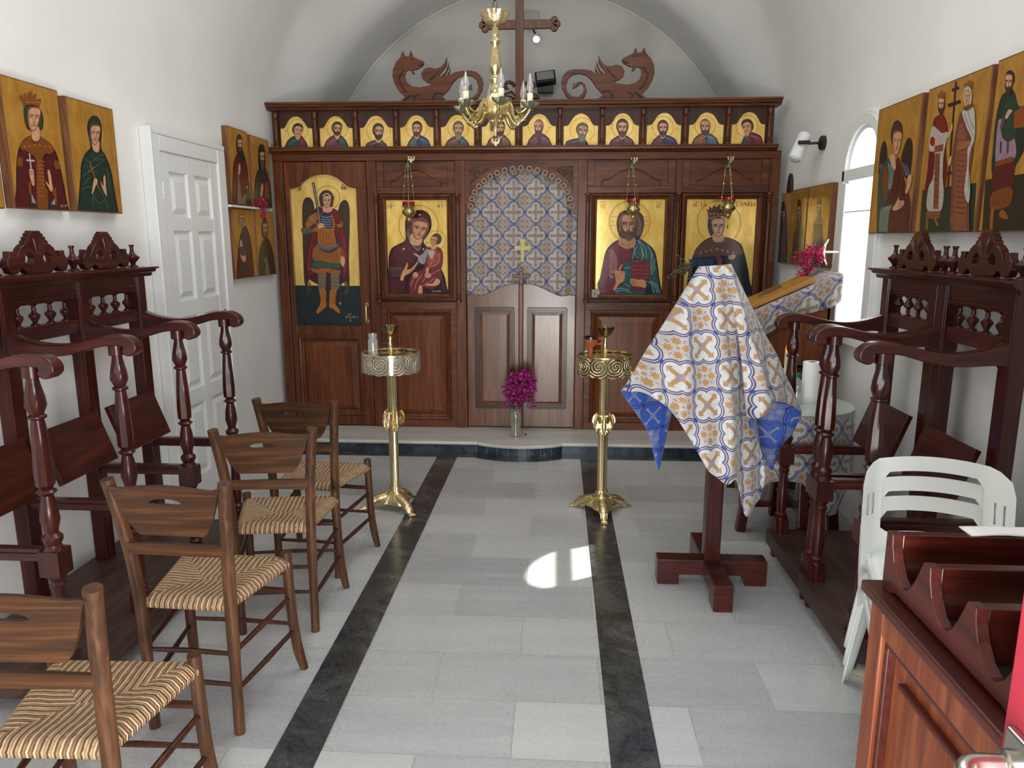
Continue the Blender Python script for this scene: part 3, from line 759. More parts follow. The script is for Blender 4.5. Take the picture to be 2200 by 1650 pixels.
# sanctuary arch with pierced discs
ac, aw, az0, azt = -0.286, 0.395, 1.80, 2.125
ah = azt - az0
def arch_pt(t, k=1.0): return (ac - aw * k * math.cos(t), az0 + (ah * k) * math.sin(t) ** 0.92)
m = MB()
ins = [arch_pt(PI * k / 40) for k in range(41)]
m.prism([(rx0 - 0.004, LZ), (rx0 - 0.004, az0 - 0.02)] + [(ins[0][0], az0 - 0.02)] + ins + [(ins[-1][0], az0 - 0.02), (rx1 + 0.004, az0 - 0.02), (rx1 + 0.004, LZ)], IY + 0.012, IY + 0.035)
ao = wb(ICON, 'sanctuary_arch', m, M['iwood'], sharp=25)
m = MB(); st = NT('stippled_carving'); nv = st.noise(st.coords('Object'), 90, 3, 0.7); st.bump(nv, 1.0, 0.01); st.set(Base_Color=st.ramp(nv, [(0.4, (44, 26, 16)), (0.65, (112, 78, 54))]), Roughness=0.5)
for sg in (-1, 1):
    P = [(ac + sg * aw * 1.0, LZ - 0.045), (ac + sg * aw * 1.0, az0 + 0.10)] + [(ac + sg * aw * 1.12 * math.cos(t), az0 + ah * 1.13 * math.sin(t) ** 0.92) for t in [R(18 + 4 * i) for i in range(13)] if az0 + ah * 1.13 * math.sin(t) ** 0.92 < LZ - 0.05 and aw * 1.12 * math.cos(t) < aw * 0.985]
    m = MB(); m.prism(P, IY + 0.0085, IY + 0.013); wb(ao, 'carved_spandrel', m, st.m, sharp=25)
M['disc'] = plain('worn_disc_wood', (150, 112, 88), 0.45)
for k in range(19):
    t = PI * (0.035 + 0.93 * k / 18); x, z = arch_pt(t, 0.985)
    T = Matrix.Translation((x, IY + 0.012, z)) @ Matrix.Rotation(R(90), 4, 'X')
    m = MB(); m.lathe([(0.012, -0.012), (0.0235, -0.012), (0.0245, 0.006), (0.022, 0.012), (0.013, 0.012), (0.011, 0.004), (0.001, 0.002)], 16, (0, 0, 0), T, caps=False)
    d = wb(ao, 'pierced_disc', m, M['disc'])
    m = MB(); m.lathe([(0.0105, 0.0095), (0.0, 0.0098)], 14, (0, 0, 0), T, caps=False); wb(d, 'disc_hole', m, M['black'])
# lock plate on the ledge beside the second great icon
m = MB(); m.box(0.262, 0.314, IY - 0.026, IY - 0.018, 1.148, 1.212)
lk = wb(ICON, 'lock_plate', m, plain('grey_plate', (120, 112, 104), 0.4, 0.4), bevel=0.003); lk['label'] = 'grey metal lock plate with a keyhole'
m = MB(); m.lathe([(0.006, 0), (0.006, 0.002)], 10, (0, 0, 0), Matrix.Translation((0.288, IY - 0.026, 1.185)) @ Matrix.Rotation(R(90), 4, 'X')); m.box(0.2855, 0.2905, IY - 0.028, IY - 0.025, 1.165, 1.185)
wb(lk, 'keyhole', m, M['black'])

# ---- pictures of the screen
HAIR, SKIN, SH = (58, 36, 24), (214, 160, 122), (148, 92, 62)
def apostle(i, x, crop, hx, hy, hw, hh, rb, hair, beard=None, bl=0.0, tilt=0.0, turn=0.0, old=False, bald=False, halo=None, body=None, mant=None):
    """One bust under its arch; positions are in the enlarged strip given by crop."""
    p = Painting(1, IP, *crop)
    a, b = colx[i] + 0.03, colx[i + 1] - 0.03
    p.clip = ((a, b), (2.281, 2.53))
    p.raw([(a, IP, 2.281), (b, IP, 2.281), (b, IP, 2.52), (a, IP, 2.52)], (255, 255, 255), 0)
    hr = halo or 190
    p.ring((150, 100, 34), hx, hy - hh * 0.2, hr, 7)
    x0, x1, yb, ys = body
    nk = (hx, hy + hh * 1.05)
    p.poly((36, 22, 22), [(x0, yb), (x0 + (x1 - x0) * 0.06, ys + (yb - ys) * 0.62), (x0 + (x1 - x0) * 0.2, ys + (yb - ys) * 0.25), (nk[0] - hw * 0.75, ys), (nk[0] + hw * 0.75, ys), (x0 + (x1 - x0) * 0.82, ys + (yb - ys) * 0.25), (x0 + (x1 - x0) * 0.95, ys + (yb - ys) * 0.62), (x1, yb)], 4)
    w = x1 - x0
    lt = tuple(min(255, c + 50) for c in rb)
    p.poly(rb, [(x0 + w * .05, yb - 4), (x0 + w * .1, ys + (yb - ys) * 0.6), (x0 + w * .24, ys + (yb - ys) * 0.3), (nk[0] - hw * .6, ys + 8), (nk[0], ys + (yb - ys) * .5), (nk[0] + w * .05, yb - 4)], 3)
    mt = mant or rb; ml = tuple(min(255, c + 60) for c in mt)
    p.poly(mt, [(x1 - w * .05, yb - 4), (x1 - w * .1, ys + (yb - ys) * 0.6), (x1 - w * .22, ys + (yb - ys) * 0.3), (nk[0] + hw * .6, ys + 8), (nk[0] + w * .06, ys + (yb - ys) * .5), (nk[0] + w * .04, yb - 4)], 3)
    for k in range(4):
        u = k / 4
        p.line(lt, [(x0 + w * (.14 + .3 * u), yb - 8), (x0 + w * (.2 + .24 * u), ys + (yb - ys) * .55), (nk[0] - hw * (.7 - .5 * u), ys + (yb - ys) * (.3 + .1 * u))], 7)
        p.line(ml, [(x1 - w * (.12 + .3 * u), yb - 8), (x1 - w * (.16 + .24 * u), ys + (yb - ys) * .5), (nk[0] + hw * (.8 - .4 * u), ys + (yb - ys) * (.25 + .12 * u))], 7)
    p.poly(SKIN, [(nk[0] - hw * .55, hy + hh * .4), (nk[0] + hw * .55, hy + hh * .4), (nk[0] + hw * .6, ys + 20), (nk[0], ys + (yb - ys) * .36), (nk[0] - hw * .6, ys + 20)], 3)
    hc = hair if not bald else SH
    if not bald: p.ell((26, 15, 10), hx - turn * hw * .2, hy - hh * .30, hw * 1.26, hh * 1.06, tilt)
    p.ell(hc, hx - turn * hw * .2, hy - hh * .28, hw * 1.18, hh * 0.98, tilt)
    p.face(hx, hy, hw, hh, tilt, turn, SKIN, SH, (50, 24, 16), beard, bl, old)
    if not bald:
        c, q = math.cos(tilt), math.sin(tilt)
        p.poly(hair, [(hx + a * hw * c - b * hh * q, hy + a * hw * q + b * hh * c) for a, b in ((-1.12, -0.2), (-1.1, -0.8), (-0.6, -1.22), (0, -1.3), (0.6, -1.22), (1.1, -0.8), (1.12, -0.2), (0.9, -0.55), (0.4, -0.82), (0, -0.86), (-0.4, -0.82), (-0.9, -0.55))], 3)
    for k in range(3): p.line((170, 96, 40), [(x0 + 8 + k * 16, hy - 20 + k * 4), (x0 + 16 + k * 16, hy - 4 + k * 4)], 5, 0)
    for k in range(3): p.line((170, 96, 40), [(x1 - 40 + k * 16, hy + 4), (x1 - 32 + k * 16, hy - 12)], 5, 0)
    return p.build('painted_icon', ICON, [M['gold'], M['paint']])
k1, k3, k4 = 2200 / 260, 2200 / 280, 2200 / 290
GR, RD, BL, BR, DG = (34, 62, 54), (96, 34, 40), (38, 62, 96), (110, 66, 40), (60, 66, 60)
apostle(0, 0, (590, 225, k1), 425, 480, 78, 108, (34, 66, 66), (52, 30, 20), None, tilt=0.12, turn=.5, body=(180, 610, 800, 560), mant=(88, 26, 34))
apostle(1, 0, (590, 225, k1), 1140, 450, 76, 108, (108, 52, 62), (52, 34, 24), (60, 40, 28), tilt=0.06, turn=.5, body=(890, 1345, 795, 550), mant=(38, 72, 54))
apostle(2, 0, (590, 225, k1), 1890, 500, 82, 124, (84, 44, 44), (56, 52, 42), (50, 34, 34), .12, turn=.6, body=(1630, 2060, 790, 640), mant=(60, 62, 66), halo=215)
apostle(3, 0, (850, 225, k1), 385, 450, 76, 116, (70, 86, 84), (58, 34, 20), (92, 40, 26), .1, turn=-.4, body=(200, 640, 785, 550), mant=BL)
apostle(4, 0, (850, 225, k1), 1140, 450, 80, 116, (104, 66, 58), (88, 84, 78), (112, 104, 92), .5, old=True, body=(885, 1350, 785, 570), mant=(48, 74, 82))
apostle(5, 0, (850, 225, k1), 1900, 440, 78, 116, BR, (48, 30, 22), (40, 26, 24), .15, turn=.5, body=(1640, 2115, 780, 540), mant=BR)
apostle(6, 0, (1110, 225, k3), 370, 390, 70, 118, (100, 42, 52), (70, 40, 30), (66, 42, 38), .35, turn=-.4, bald=True, old=True, body=(165, 595, 715, 480), mant=(92, 38, 52), halo=175)
apostle(7, 0, (1110, 225, k3), 1110, 450, 82, 112, (70, 44, 50), (92, 86, 78), (104, 104, 98), .55, tilt=.12, old=True, turn=.3, body=(800, 1225, 705, 560), mant=(76, 48, 56), halo=205)
apostle(8, 0, (1110, 225, k3), 1785, 400, 84, 124, (88, 44, 52), (66, 38, 26), (76, 42, 30), .2, body=(1550, 2000, 695, 520), mant=(84, 44, 58), halo=180)
apostle(9, 0, (1380, 225, k4), 335, 390, 74, 108, (92, 40, 50), (72, 46, 32), (54, 42, 44), .2, body=(140, 580, 660, 490), mant=(36, 46, 82), halo=175)
apostle(10, 0, (1380, 225, k4), 1025, 370, 76, 116, (130, 84, 42), (110, 76, 58), (60, 50, 48), .15, bald=True, old=True, body=(800, 1250, 658, 460), mant=(70, 96, 116), halo=165)
apostle(11, 0, (1380, 225, k4), 1710, 375, 74, 108, (60, 56, 52), (56, 30, 20), None, tilt=-.2, turn=-.6, body=(1610, 1975, 655, 440), mant=(104, 22, 30), halo=180)

# archangel on the north door
p = Painting(1, IY + 0.038, 610, 360, 825 / 180); p.clip = ((-2.09, -1.555), (0.905, 2.09))
inn = ogee(-2.09, -1.555, 1.98, 2.088, 6)
p.raw([(-2.09, IY + 0.038, 0.905), (-1.555, IY + 0.038, 0.905)] + [(a, IY + 0.038, b) for a, b in inn], (255, 255, 255), 0)
p.poly((8, 30, 36), [(100, 1160), (760, 1165), (770, 1560), (120, 1560)], 0)
p.ring((176, 128, 44), 430, 300, 120, 7)
WG, OR, CR, CRD, GRN = (50, 36, 20), (160, 92, 26), (104, 18, 26), (66, 10, 18), (44, 62, 50)
p.poly(WG, [(190, 900), (182, 600), (180, 420), (195, 320), (235, 292), (275, 315), (300, 400), (320, 700), (250, 1100), (205, 1150)])
p.poly(WG, [(640, 900), (648, 600), (645, 400), (625, 335), (595, 318), (560, 345), (540, 400), (500, 640), (600, 1100), (645, 1160)])
for k in range(6):
    p.line((84, 62, 34), [(200 + k * 14, 330 + abs(k - 3) * 10), (196 + k * 14, 600), (205 + k * 10, 1000)], 4)
    p.line((84, 62, 34), [(560 + k * 14, 345 + abs(k - 3) * 8), (570 + k * 13, 600), (590 + k * 10, 1040)], 4)
for a in (225, 250, 600, 620): p.line((70, 60, 38), [(a, 1130), (a + 12, 1190), (a - 8, 1250)], 14)
p.poly(CRD, [(310, 400), (270, 560), (240, 720), (215, 900), (195, 1040), (250, 1100), (330, 1150), (430, 1190), (520, 1160), (620, 1110), (640, 980), (630, 700), (590, 580), (540, 440), (470, 400), (390, 395)])
p.poly(CR, [(320, 420), (290, 600), (250, 760), (225, 960), (250, 1060), (300, 1010), (300, 800), (340, 560)])
p.poly(CR, [(520, 430), (570, 560), (615, 700), (625, 900), (600, 1090), (560, 1000), (540, 760), (490, 560)])
for k in range(4): p.line((140, 34, 40), [(300 - k * 10, 620 + k * 40), (262 - k * 6, 800 + k * 30), (240 + k * 6, 1000 + k * 10)], 5); p.line((140, 34, 40), [(560 + k * 10, 600 + k * 30), (598 + k * 4, 800), (590 + k * 8, 1040)], 5)
# legs
for x0, x1 in ((345, 410), (470, 540)):
    p.poly((118, 104, 80), [(x0, 1020), (x1, 1020), (x1 + 4, 1100), (x1 - 6, 1200), (x0 + 2, 1205), (x0 - 6, 1110)])
    for k in range(4): p.line((70, 62, 46), [(x0 + 4, 1040 + k * 42), ((x0 + x1) / 2, 1052 + k * 40), (x1 - 4, 1036 + k * 42)], 4)
p.poly((176, 104, 30), [(350, 1205), (412, 1205), (415, 1300), (420, 1360), (400, 1385), (360, 1420), (330, 1440), (322, 1410), (355, 1350), (362, 1290)])
p.poly((176, 104, 30), [(458, 1205), (518, 1205), (508, 1290), (510, 1345), (545, 1395), (555, 1430), (530, 1430), (490, 1395), (448, 1370), (450, 1290)])
for k in range(7): p.line((120, 62, 16), [(356, 1225 + k * 18), (408, 1225 + k * 18)], 4, 0); p.line((120, 62, 16), [(462, 1225 + k * 18), (510, 1225 + k * 18)], 4, 0)
# skirts
p.poly((160, 88, 40), [(290, 985), (550, 990), (548, 1045), (480, 1050), (420, 1030), (330, 1040), (285, 1020)])
p.poly(GRN, [(290, 895), (555, 930), (550, 1010), (420, 990), (285, 995)])
p.poly(OR, [(318, 770), (540, 770), (560, 930), (470, 935), (380, 920), (288, 900)])
for k in range(13): p.line((112, 60, 14), [(325 + k * 17, 800), (300 + k * 20, 905 + k * 2)], 4, 0)
for k in range(11): p.line((104, 122, 100), [(300 + k * 24, 925), (296 + k * 24, 990)], 5, 0)
# cuirass
p.poly(OR, [(330, 590), (350, 480), (400, 430), (480, 430), (510, 500), (500, 640), (515, 750), (440, 775), (340, 745), (335, 660)])
for k in range(6): p.line((112, 60, 14), [(345, 620 + k * 24), (420, 650 + k * 22), (500, 625 + k * 24)], 4)
for k in range(6): p.line((190, 126, 52), [(350 + k * 26, 610), (345 + k * 30, 740)], 3, 0)
p.poly((30, 44, 66), [(365, 470), (400, 440), (450, 440), (475, 500), (475, 595), (395, 585), (360, 540)])
for k in range(5): p.line((140, 160, 176), [(370, 480 + k * 24), (420, 490 + k * 23), (470, 480 + k * 25)], 7)
p.poly((36, 40, 44), [(325, 740), (430, 790), (540, 750), (540, 790), (440, 840), (320, 775)])
for k in range(12): p.line((136, 150, 164), [(330 + k * 18, 745 + min(k, 11 - k) * 8), (334 + k * 18, 785 + min(k, 11 - k) * 7)], 7, 0)
# arms
p.poly(OR, [(300, 450), (250, 490), (215, 560), (240, 600), (290, 560), (345, 500), (340, 450)])
p.poly((70, 88, 66), [(200, 590), (170, 610), (185, 645), (230, 655), (330, 625), (340, 590), (280, 600)])
p.poly((150, 96, 40), [(290, 600), (345, 580), (340, 620), (290, 635)])
p.line((110, 128, 136), [(258, 480), (300, 530), (330, 560)], 12)
p.poly(SKIN, [(335, 570), (365, 545), (390, 555), (400, 580), (370, 595), (345, 600)])
p.poly(OR, [(510, 490), (560, 500), (585, 560), (560, 590), (520, 570)])
p.line((78, 92, 76), [(520, 540), (580, 545)], 20, 0)
p.poly((128, 76, 40), [(560, 790), (585, 800), (600, 870), (575, 885)])
p.poly(SKIN, [(565, 880), (595, 880), (604, 925), (590, 975), (575, 970), (560, 935)])
p.line((58, 26, 60), [(566, 960), (562, 1150), (558, 1330)], 14)
p.ell((150, 140, 120), 558, 1338, 12)
p.line((50, 38, 32), [(290, 150), (325, 330), (355, 530)], 24, 0); p.line((150, 150, 150), [(290, 160), (327, 335), (357, 530)], 9, 0)
p.poly(CR, [(390, 415), (470, 415), (540, 440), (570, 520), (520, 560), (480, 470), (430, 440)])
# head
p.poly(SKIN, [(395, 380), (470, 380), (475, 425), (430, 445), (385, 425)])
p.ell((48, 26, 14), 420, 300, 72, 78); p.ell((74, 42, 22), 420, 296, 64, 70)
for a in (-1, 1):
    for k in range(4): p.ell((66, 38, 20), 422 + a * (58 - k * 4), 300 + k * 24, 17)
p.face(428, 335, 42, 60, 0, 0.1, SKIN, SH)
p.line((220, 220, 214), [(385, 280), (425, 255), (465, 285)], 8)
p.text((120, 66, 26), 'X', 150, 170, 50, 6); p.text((120, 66, 26), 'A', 140, 195, 40, 6); p.text((120, 66, 26), 'OO', 565, 185, 36, 6); p.text((120, 66, 26), 'A', 575, 160, 24, 5)
p.text((150, 150, 140), 'EPAITEIA', 615, 1460, 20, 4); p.text((150, 150, 140), 'XEIP', 635, 1438, 12, 3); p.line((150, 150, 140), [(658, 1490), (658, 1518)], 6, 0); p.line((150, 150, 140), [(648, 1500), (668, 1500)], 6, 0)
p.build('painted_icon', ddo, [M['gold'], M['paint']])

def great(nm, crop):
    a, b = GREAT[nm]; p = Painting(1, IP, *crop); p.clip = ((a - 0.01, b + 0.01), (1.16, 1.90))
    p.raw([(a - 0.01, IP, 1.16), (b + 0.01, IP, 1.16), (b + 0.01, IP, 1.90), (a - 0.01, IP, 1.90)], (255, 255, 255), 0)
    return p
# Mother and Child
p = great('mother', (810, 420, 1291 / 180))
MA, MD, ML = (74, 14, 28), (44, 8, 20), (112, 40, 52)
p.ring((150, 100, 40), 640, 460, 305, 9); p.ring((150, 100, 40), 910, 690, 150, 7)
p.poly(MD, [(180, 1540), (178, 1100), (185, 920), (240, 800), (420, 700), (440, 600), (430, 420), (470, 300), (560, 240), (700, 225), (800, 290), (838, 400), (830, 520), (760, 640), (720, 720), (800, 830), (990, 1130), (1070, 1380), (1085, 1540)])
p.poly(MA, [(200, 1530), (200, 1080), (215, 930), (290, 800), (430, 720), (460, 620), (450, 420), (490, 320), (580, 260), (690, 245), (780, 300), (815, 400), (800, 520), (740, 650), (690, 760), (640, 900), (560, 1040), (420, 1250), (330, 1530)])
p.poly((116, 92, 82), [(530, 380), (600, 350), (700, 345), (780, 395), (800, 480), (760, 600), (690, 720), (650, 860), (560, 800), (480, 660), (460, 560), (520, 470)])
p.poly((86, 58, 58), [(540, 410), (620, 370), (710, 370), (770, 420), (785, 500), (740, 620), (680, 720), (640, 820), (560, 760), (510, 650), (500, 560)])
p.poly(SKIN, [(520, 600), (640, 600), (700, 680), (660, 760), (580, 770), (515, 730)])
p.face(650, 530, 118, 150, 0.22, 0.3, (206, 150, 116), (132, 80, 54))
p.line((200, 160, 120), [(500, 710), (560, 765), (660, 760)], 10)
for l in ([(250, 850), (320, 1000), (330, 1200)], [(330, 800), (430, 940), (560, 1020)], [(460, 760), (520, 860), (620, 900)], [(230, 1300), (240, 1420), (235, 1530)], [(440, 1300), (400, 1420), (420, 1530)], [(900, 1080), (990, 1260), (1040, 1480)]): p.line(ML, l, 10)
p.ell((210, 180, 150), 660, 298, 14); p.ell((190, 160, 140), 412, 825, 18); p.ell((190, 160, 140), 715, 825, 14)
p.poly((96, 66, 70), [(190, 1110), (385, 1100), (395, 1240), (200, 1245)], 0)
for k in range(6): p.line((40, 18, 26), [(215 + k * 32, 1140), (218 + k * 32, 1230)], 12, 0)
# her hand
p.poly((206, 152, 110), [(390, 1180), (430, 1110), (470, 1030), (478, 1090), (460, 1140), (530, 1120), (620, 1020), (630, 1050), (560, 1150), (500, 1200), (430, 1240), (400, 1310), (360, 1290)])
for l in ([(520, 1130), (560, 1090), (610, 1040)], [(530, 1150), (580, 1110), (630, 1056)], [(500, 1180), (560, 1140)]): p.line((110, 60, 36), l, 6)
# Child
p.poly((112, 44, 46), [(740, 830), (850, 790), (960, 800), (1015, 890), (1010, 1060), (980, 1150), (1000, 1260), (930, 1380), (840, 1440), (650, 1430), (560, 1470), (500, 1440), (500, 1330), (560, 1200), (700, 1140), (740, 1050)])
p.poly((150, 72, 60), [(800, 860), (900, 840), (960, 900), (960, 1030), (860, 1090), (780, 1070)])
for l in ([(900, 850), (870, 960), (820, 1080)], [(960, 880), (970, 980), (930, 1060), (800, 1110)], [(980, 1140), (880, 1190), (760, 1260), (700, 1340)], [(620, 1190), (560, 1290), (520, 1400)], [(700, 1220), (620, 1320), (580, 1440)], [(900, 1260), (800, 1340), (680, 1400)]): p.line((206, 132, 104), l, 9)
p.ell((196, 140, 112), 592, 1225, 44); p.ell((196, 140, 112), 785, 1230, 50, 40)
p.poly((150, 144, 150), [(640, 940), (700, 900), (760, 830), (800, 850), (760, 960), (730, 1050), (680, 1050), (630, 1000)])
p.poly((176, 168, 164), [(790, 850), (880, 850), (870, 930), (825, 980)])
p.poly((206, 152, 116), [(555, 890), (600, 895), (650, 930), (640, 950), (590, 920)])
p.poly((206, 152, 116), [(760, 1120), (800, 1110), (790, 1180), (755, 1200)])
p.poly((206, 152, 116), [(880, 1330), (920, 1280), (970, 1310), (960, 1360), (900, 1390), (760, 1385), (760, 1365), (850, 1360)])
p.poly((206, 152, 116), [(640, 1430), (700, 1420), (690, 1460), (630, 1465)]); p.poly((206, 152, 116), [(440, 1490), (540, 1470), (520, 1510), (440, 1510)])
p.ell((50, 46, 30), 918, 670, 80, 86); p.ell((74, 66, 44), 922, 664, 70, 76)
p.poly(SKIN, [(840, 760), (920, 750), (910, 820), (840, 825)])
p.face(875, 700, 56, 74, 0.1, -0.4, (206, 152, 116), (136, 86, 58))
p.line((140, 70, 60), [(760, 1010), (740, 1090)], 6, 0)
p.text((158, 92, 38), 'MP', 165, 130, 70, 8); p.text((158, 92, 38), 'OY', 930, 130, 70, 8); p.line((158, 92, 38), [(180, 105), (270, 108)], 6, 0); p.line((158, 92, 38), [(940, 108), (1020, 104)], 6, 0)
p.text((190, 170, 160), 'XEIPIEPEN', 850, 1465, 20, 4)
p.build('painted_icon', ICON, [M['goldg'], M['paintg']])
# Christ
p = great('christ', (1260, 410, 1306 / 190))
p.ring((160, 112, 44), 640, 455, 305, 9); p.ring((160, 112, 44), 640, 455, 285, 4)
for y in (385, 510): p.line((160, 112, 44), [(345, y), (460, y)], 6, 0); p.line((160, 112, 44), [(820, y), (935, y)], 6, 0)
TU, TD, HI, HD = (112, 36, 46), (66, 18, 30), (46, 86, 88), (26, 50, 56)
p.poly((26, 24, 34), [(170, 1440), (200, 1280), (240, 1080), (290, 880), (400, 760), (520, 715), (760, 700), (900, 780), (1000, 880), (1040, 1020), (1070, 1260), (1100, 1530), (400, 1535)])
p.poly(TU, [(185, 1440), (215, 1280), (255, 1080), (310, 890), (420, 780), (530, 735), (640, 860), (690, 900), (600, 1100), (520, 1300), (480, 1530), (240, 1530)])
p.poly((158, 104, 96), [(350, 860), (440, 960), (440, 1180), (380, 1230), (340, 1180), (345, 1000)])
for k in range(5): p.line((92, 44, 52), [(355 + k * 18, 880 + k * 20), (352 + k * 18, 1180)], 6, 0)
for l in ([(240, 1180), (330, 1260), (300, 1420)], [(290, 960), (280, 1100), (230, 1300)], [(520, 880), (500, 1000), (540, 1080)]): p.line(TD, l, 14)
p.poly(HI, [(740, 700), (880, 780), (980, 890), (1020, 1040), (1050, 1270), (1085, 1520), (420, 1520), (430, 1470), (560, 1400), (640, 1250), (650, 1060), (680, 900), (700, 800)])
p.poly(HD, [(690, 880), (760, 960), (800, 1010), (690, 1020)]); p.poly(HD, [(880, 1330), (960, 1400), (1000, 1520), (860, 1520)]); p.poly(HI, [(540, 1090), (650, 1060), (640, 1250), (600, 1380), (520, 1420), (560, 1250)])
LT = (138, 176, 168)
for l in ([(740, 720), (860, 830), (890, 1000)], [(760, 720), (820, 860), (850, 980)], [(700, 820), (720, 940), (770, 1000)], [(740, 830), (700, 900), (690, 1000)], [(900, 800), (960, 940), (950, 1100)], [(980, 920), (950, 1080), (960, 1180)], [(1010, 1000), (980, 1120), (950, 1180)], [(1020, 1120), (960, 1220), (900, 1290)], [(880, 1330), (960, 1380), (990, 1500)], [(920, 1340), (1000, 1390), (1050, 1510)], [(960, 1330), (1040, 1400), (1080, 1500)], [(440, 1450), (520, 1440), (640, 1470)], [(430, 1490), (540, 1470), (660, 1500)], [(560, 1380), (600, 1390), (640, 1420)], [(560, 1150), (610, 1130), (640, 1140)], [(330, 1220), (370, 1260), (400, 1270)], [(340, 1250), (380, 1290)], [(810, 860), (830, 960), (810, 1010)]): p.line(LT, l, 9)
p.poly((116, 44, 54), [(665, 1020), (940, 1015), (945, 1280), (880, 1320), (860, 1470), (665, 1480)], 0)
for r in range(7):
    for c in range(7): p.ell((160, 92, 84), 690 + c * 36, 1050 + r * 58, 9)
p.line((70, 20, 34), [(665, 1060), (930, 1055)], 10, 0)
p.poly((200, 140, 106), [(650, 1300), (760, 1310), (840, 1310), (880, 1360), (870, 1430), (800, 1420), (680, 1400), (650, 1370)])
for k in range(3): p.line((110, 60, 44), [(655, 1325 + k * 24), (730, 1335 + k * 22)], 6, 0)
p.poly((200, 140, 106), [(390, 1450), (430, 1350), (420, 1230), (430, 1160), (470, 1180), (500, 1100), (535, 1085), (500, 1180), (560, 1190), (565, 1260), (550, 1330), (470, 1390), (430, 1470)])
for l in ([(460, 1180), (500, 1110), (525, 1090)], [(480, 1190), (540, 1130), (560, 1120)], [(450, 1220), (460, 1300)], [(500, 1230), (545, 1200)]): p.line((110, 60, 40), l, 6)
p.poly((182, 130, 90), [(510, 690), (700, 690), (720, 790), (640, 860), (560, 850), (470, 790)])
for l in ([(520, 770), (590, 810), (690, 780)], [(480, 800), (580, 860), (690, 840)]): p.line((120, 70, 40), l, 8)
HC = (84, 62, 50)
p.poly((50, 34, 28), [(520, 700), (460, 600), (445, 460), (480, 350), (560, 290), (660, 275), (760, 300), (830, 370), (848, 480), (830, 600), (790, 690), (730, 740), (700, 690)])
p.poly(HC, [(530, 690), (475, 600), (462, 460), (495, 360), (570, 305), (660, 290), (750, 315), (815, 380), (832, 480), (815, 600), (780, 670), (700, 690)])
for k in range(8): p.line((128, 104, 88), [(660 + k * 14, 310 + k * 6), (760 + k * 7, 420 + k * 10), (735 + k * 9, 650)], 5)
for k in range(4): p.line((128, 104, 88), [(590 - k * 24, 320 + k * 16), (500 - k * 6, 430 + k * 8), (490 + k * 8, 600)], 5)
p.face(620, 525, 112, 190, 0.0, -0.1, (206, 146, 112), (140, 86, 60), (60, 30, 20), (84, 56, 42), 0.05)
p.text((166, 112, 44), 'IC', 195, 195, 62, 8); p.text((166, 112, 44), 'XC', 1030, 190, 62, 8); p.line((166, 112, 44), [(200, 168), (280, 172)], 6, 0); p.line((166, 112, 44), [(1030, 165), (1110, 170)], 6, 0)
p.text((166, 112, 44), 'W', 385, 440, 30, 5); p.text((166, 112, 44), 'N', 875, 425, 30, 5)
p.text((150, 110, 140), 'XEIPIEP', 185, 1470, 20, 4)
p.build('painted_icon', ICON, [M['goldg'], M['paintg']])
# crowned saint
p = great('queen', (1450, 410, 1375 / 200))
p.ring((150, 104, 44), 650, 470, 320, 9)
p.poly((20, 26, 34), [(180, 1350), (230, 1080), (280, 920), (330, 830), (440, 730), (560, 680), (780, 690), (960, 770), (1020, 900), (1060, 1060), (1100, 1300), (1120, 1500), (180, 1500)])
p.poly((96, 72, 66), [(270, 970), (340, 830), (450, 740), (560, 700), (760, 700), (930, 780), (1000, 930), (840, 950), (600, 980), (600, 1100), (680, 1120), (680, 980), (420, 980)])
p.poly((38, 52, 72), [(250, 1000), (420, 975), (600, 985), (600, 1120), (240, 1120)])
for k in range(8): p.line((84, 104, 128), [(270 + k * 40, 1000), (262 + k * 40, 1110)], 8, 0)
for k in range(7): p.ell((150, 118, 90), 380 + k * 80, 860 + abs(k - 3) * 18, 20)
p.ell((60, 64, 76), 590, 500, 108, 200)
p.poly((206, 156, 124), [(560, 640), (700, 640), (720, 740), (620, 760), (560, 720)])
p.face(640, 540, 100, 142, 0, 0.1, (208, 164, 138), (150, 104, 80))
p.poly((92, 68, 60), [(500, 430), (480, 300), (458, 272), (500, 280), (510, 225), (545, 262), (578, 205), (612, 245), (660, 198), (700, 245), (740, 205), (775, 262), (820, 225), (830, 285), (860, 280), (800, 420), (650, 370)], 0)
for k in range(6): p.ell((170, 140, 96), 530 + k * 52, 340, 13)
p.line((190, 160, 110), [(505, 415), (650, 372), (795, 410)], 9)
p.poly((204, 152, 118), [(790, 960), (850, 940), (900, 960), (860, 1010), (800, 1010)])
p.line((120, 60, 50), [(820, 760), (820, 980)], 10, 0); p.line((120, 60, 50), [(780, 845), (860, 845)], 10, 0)
p.text((176, 64, 40), 'AGIA', 262, 165, 70, 9); p.text((176, 64, 40), 'EIPHNH', 905, 165, 66, 9, 0.12)
p.build('painted_icon', ICON, [M['goldg'], M['paintg']])

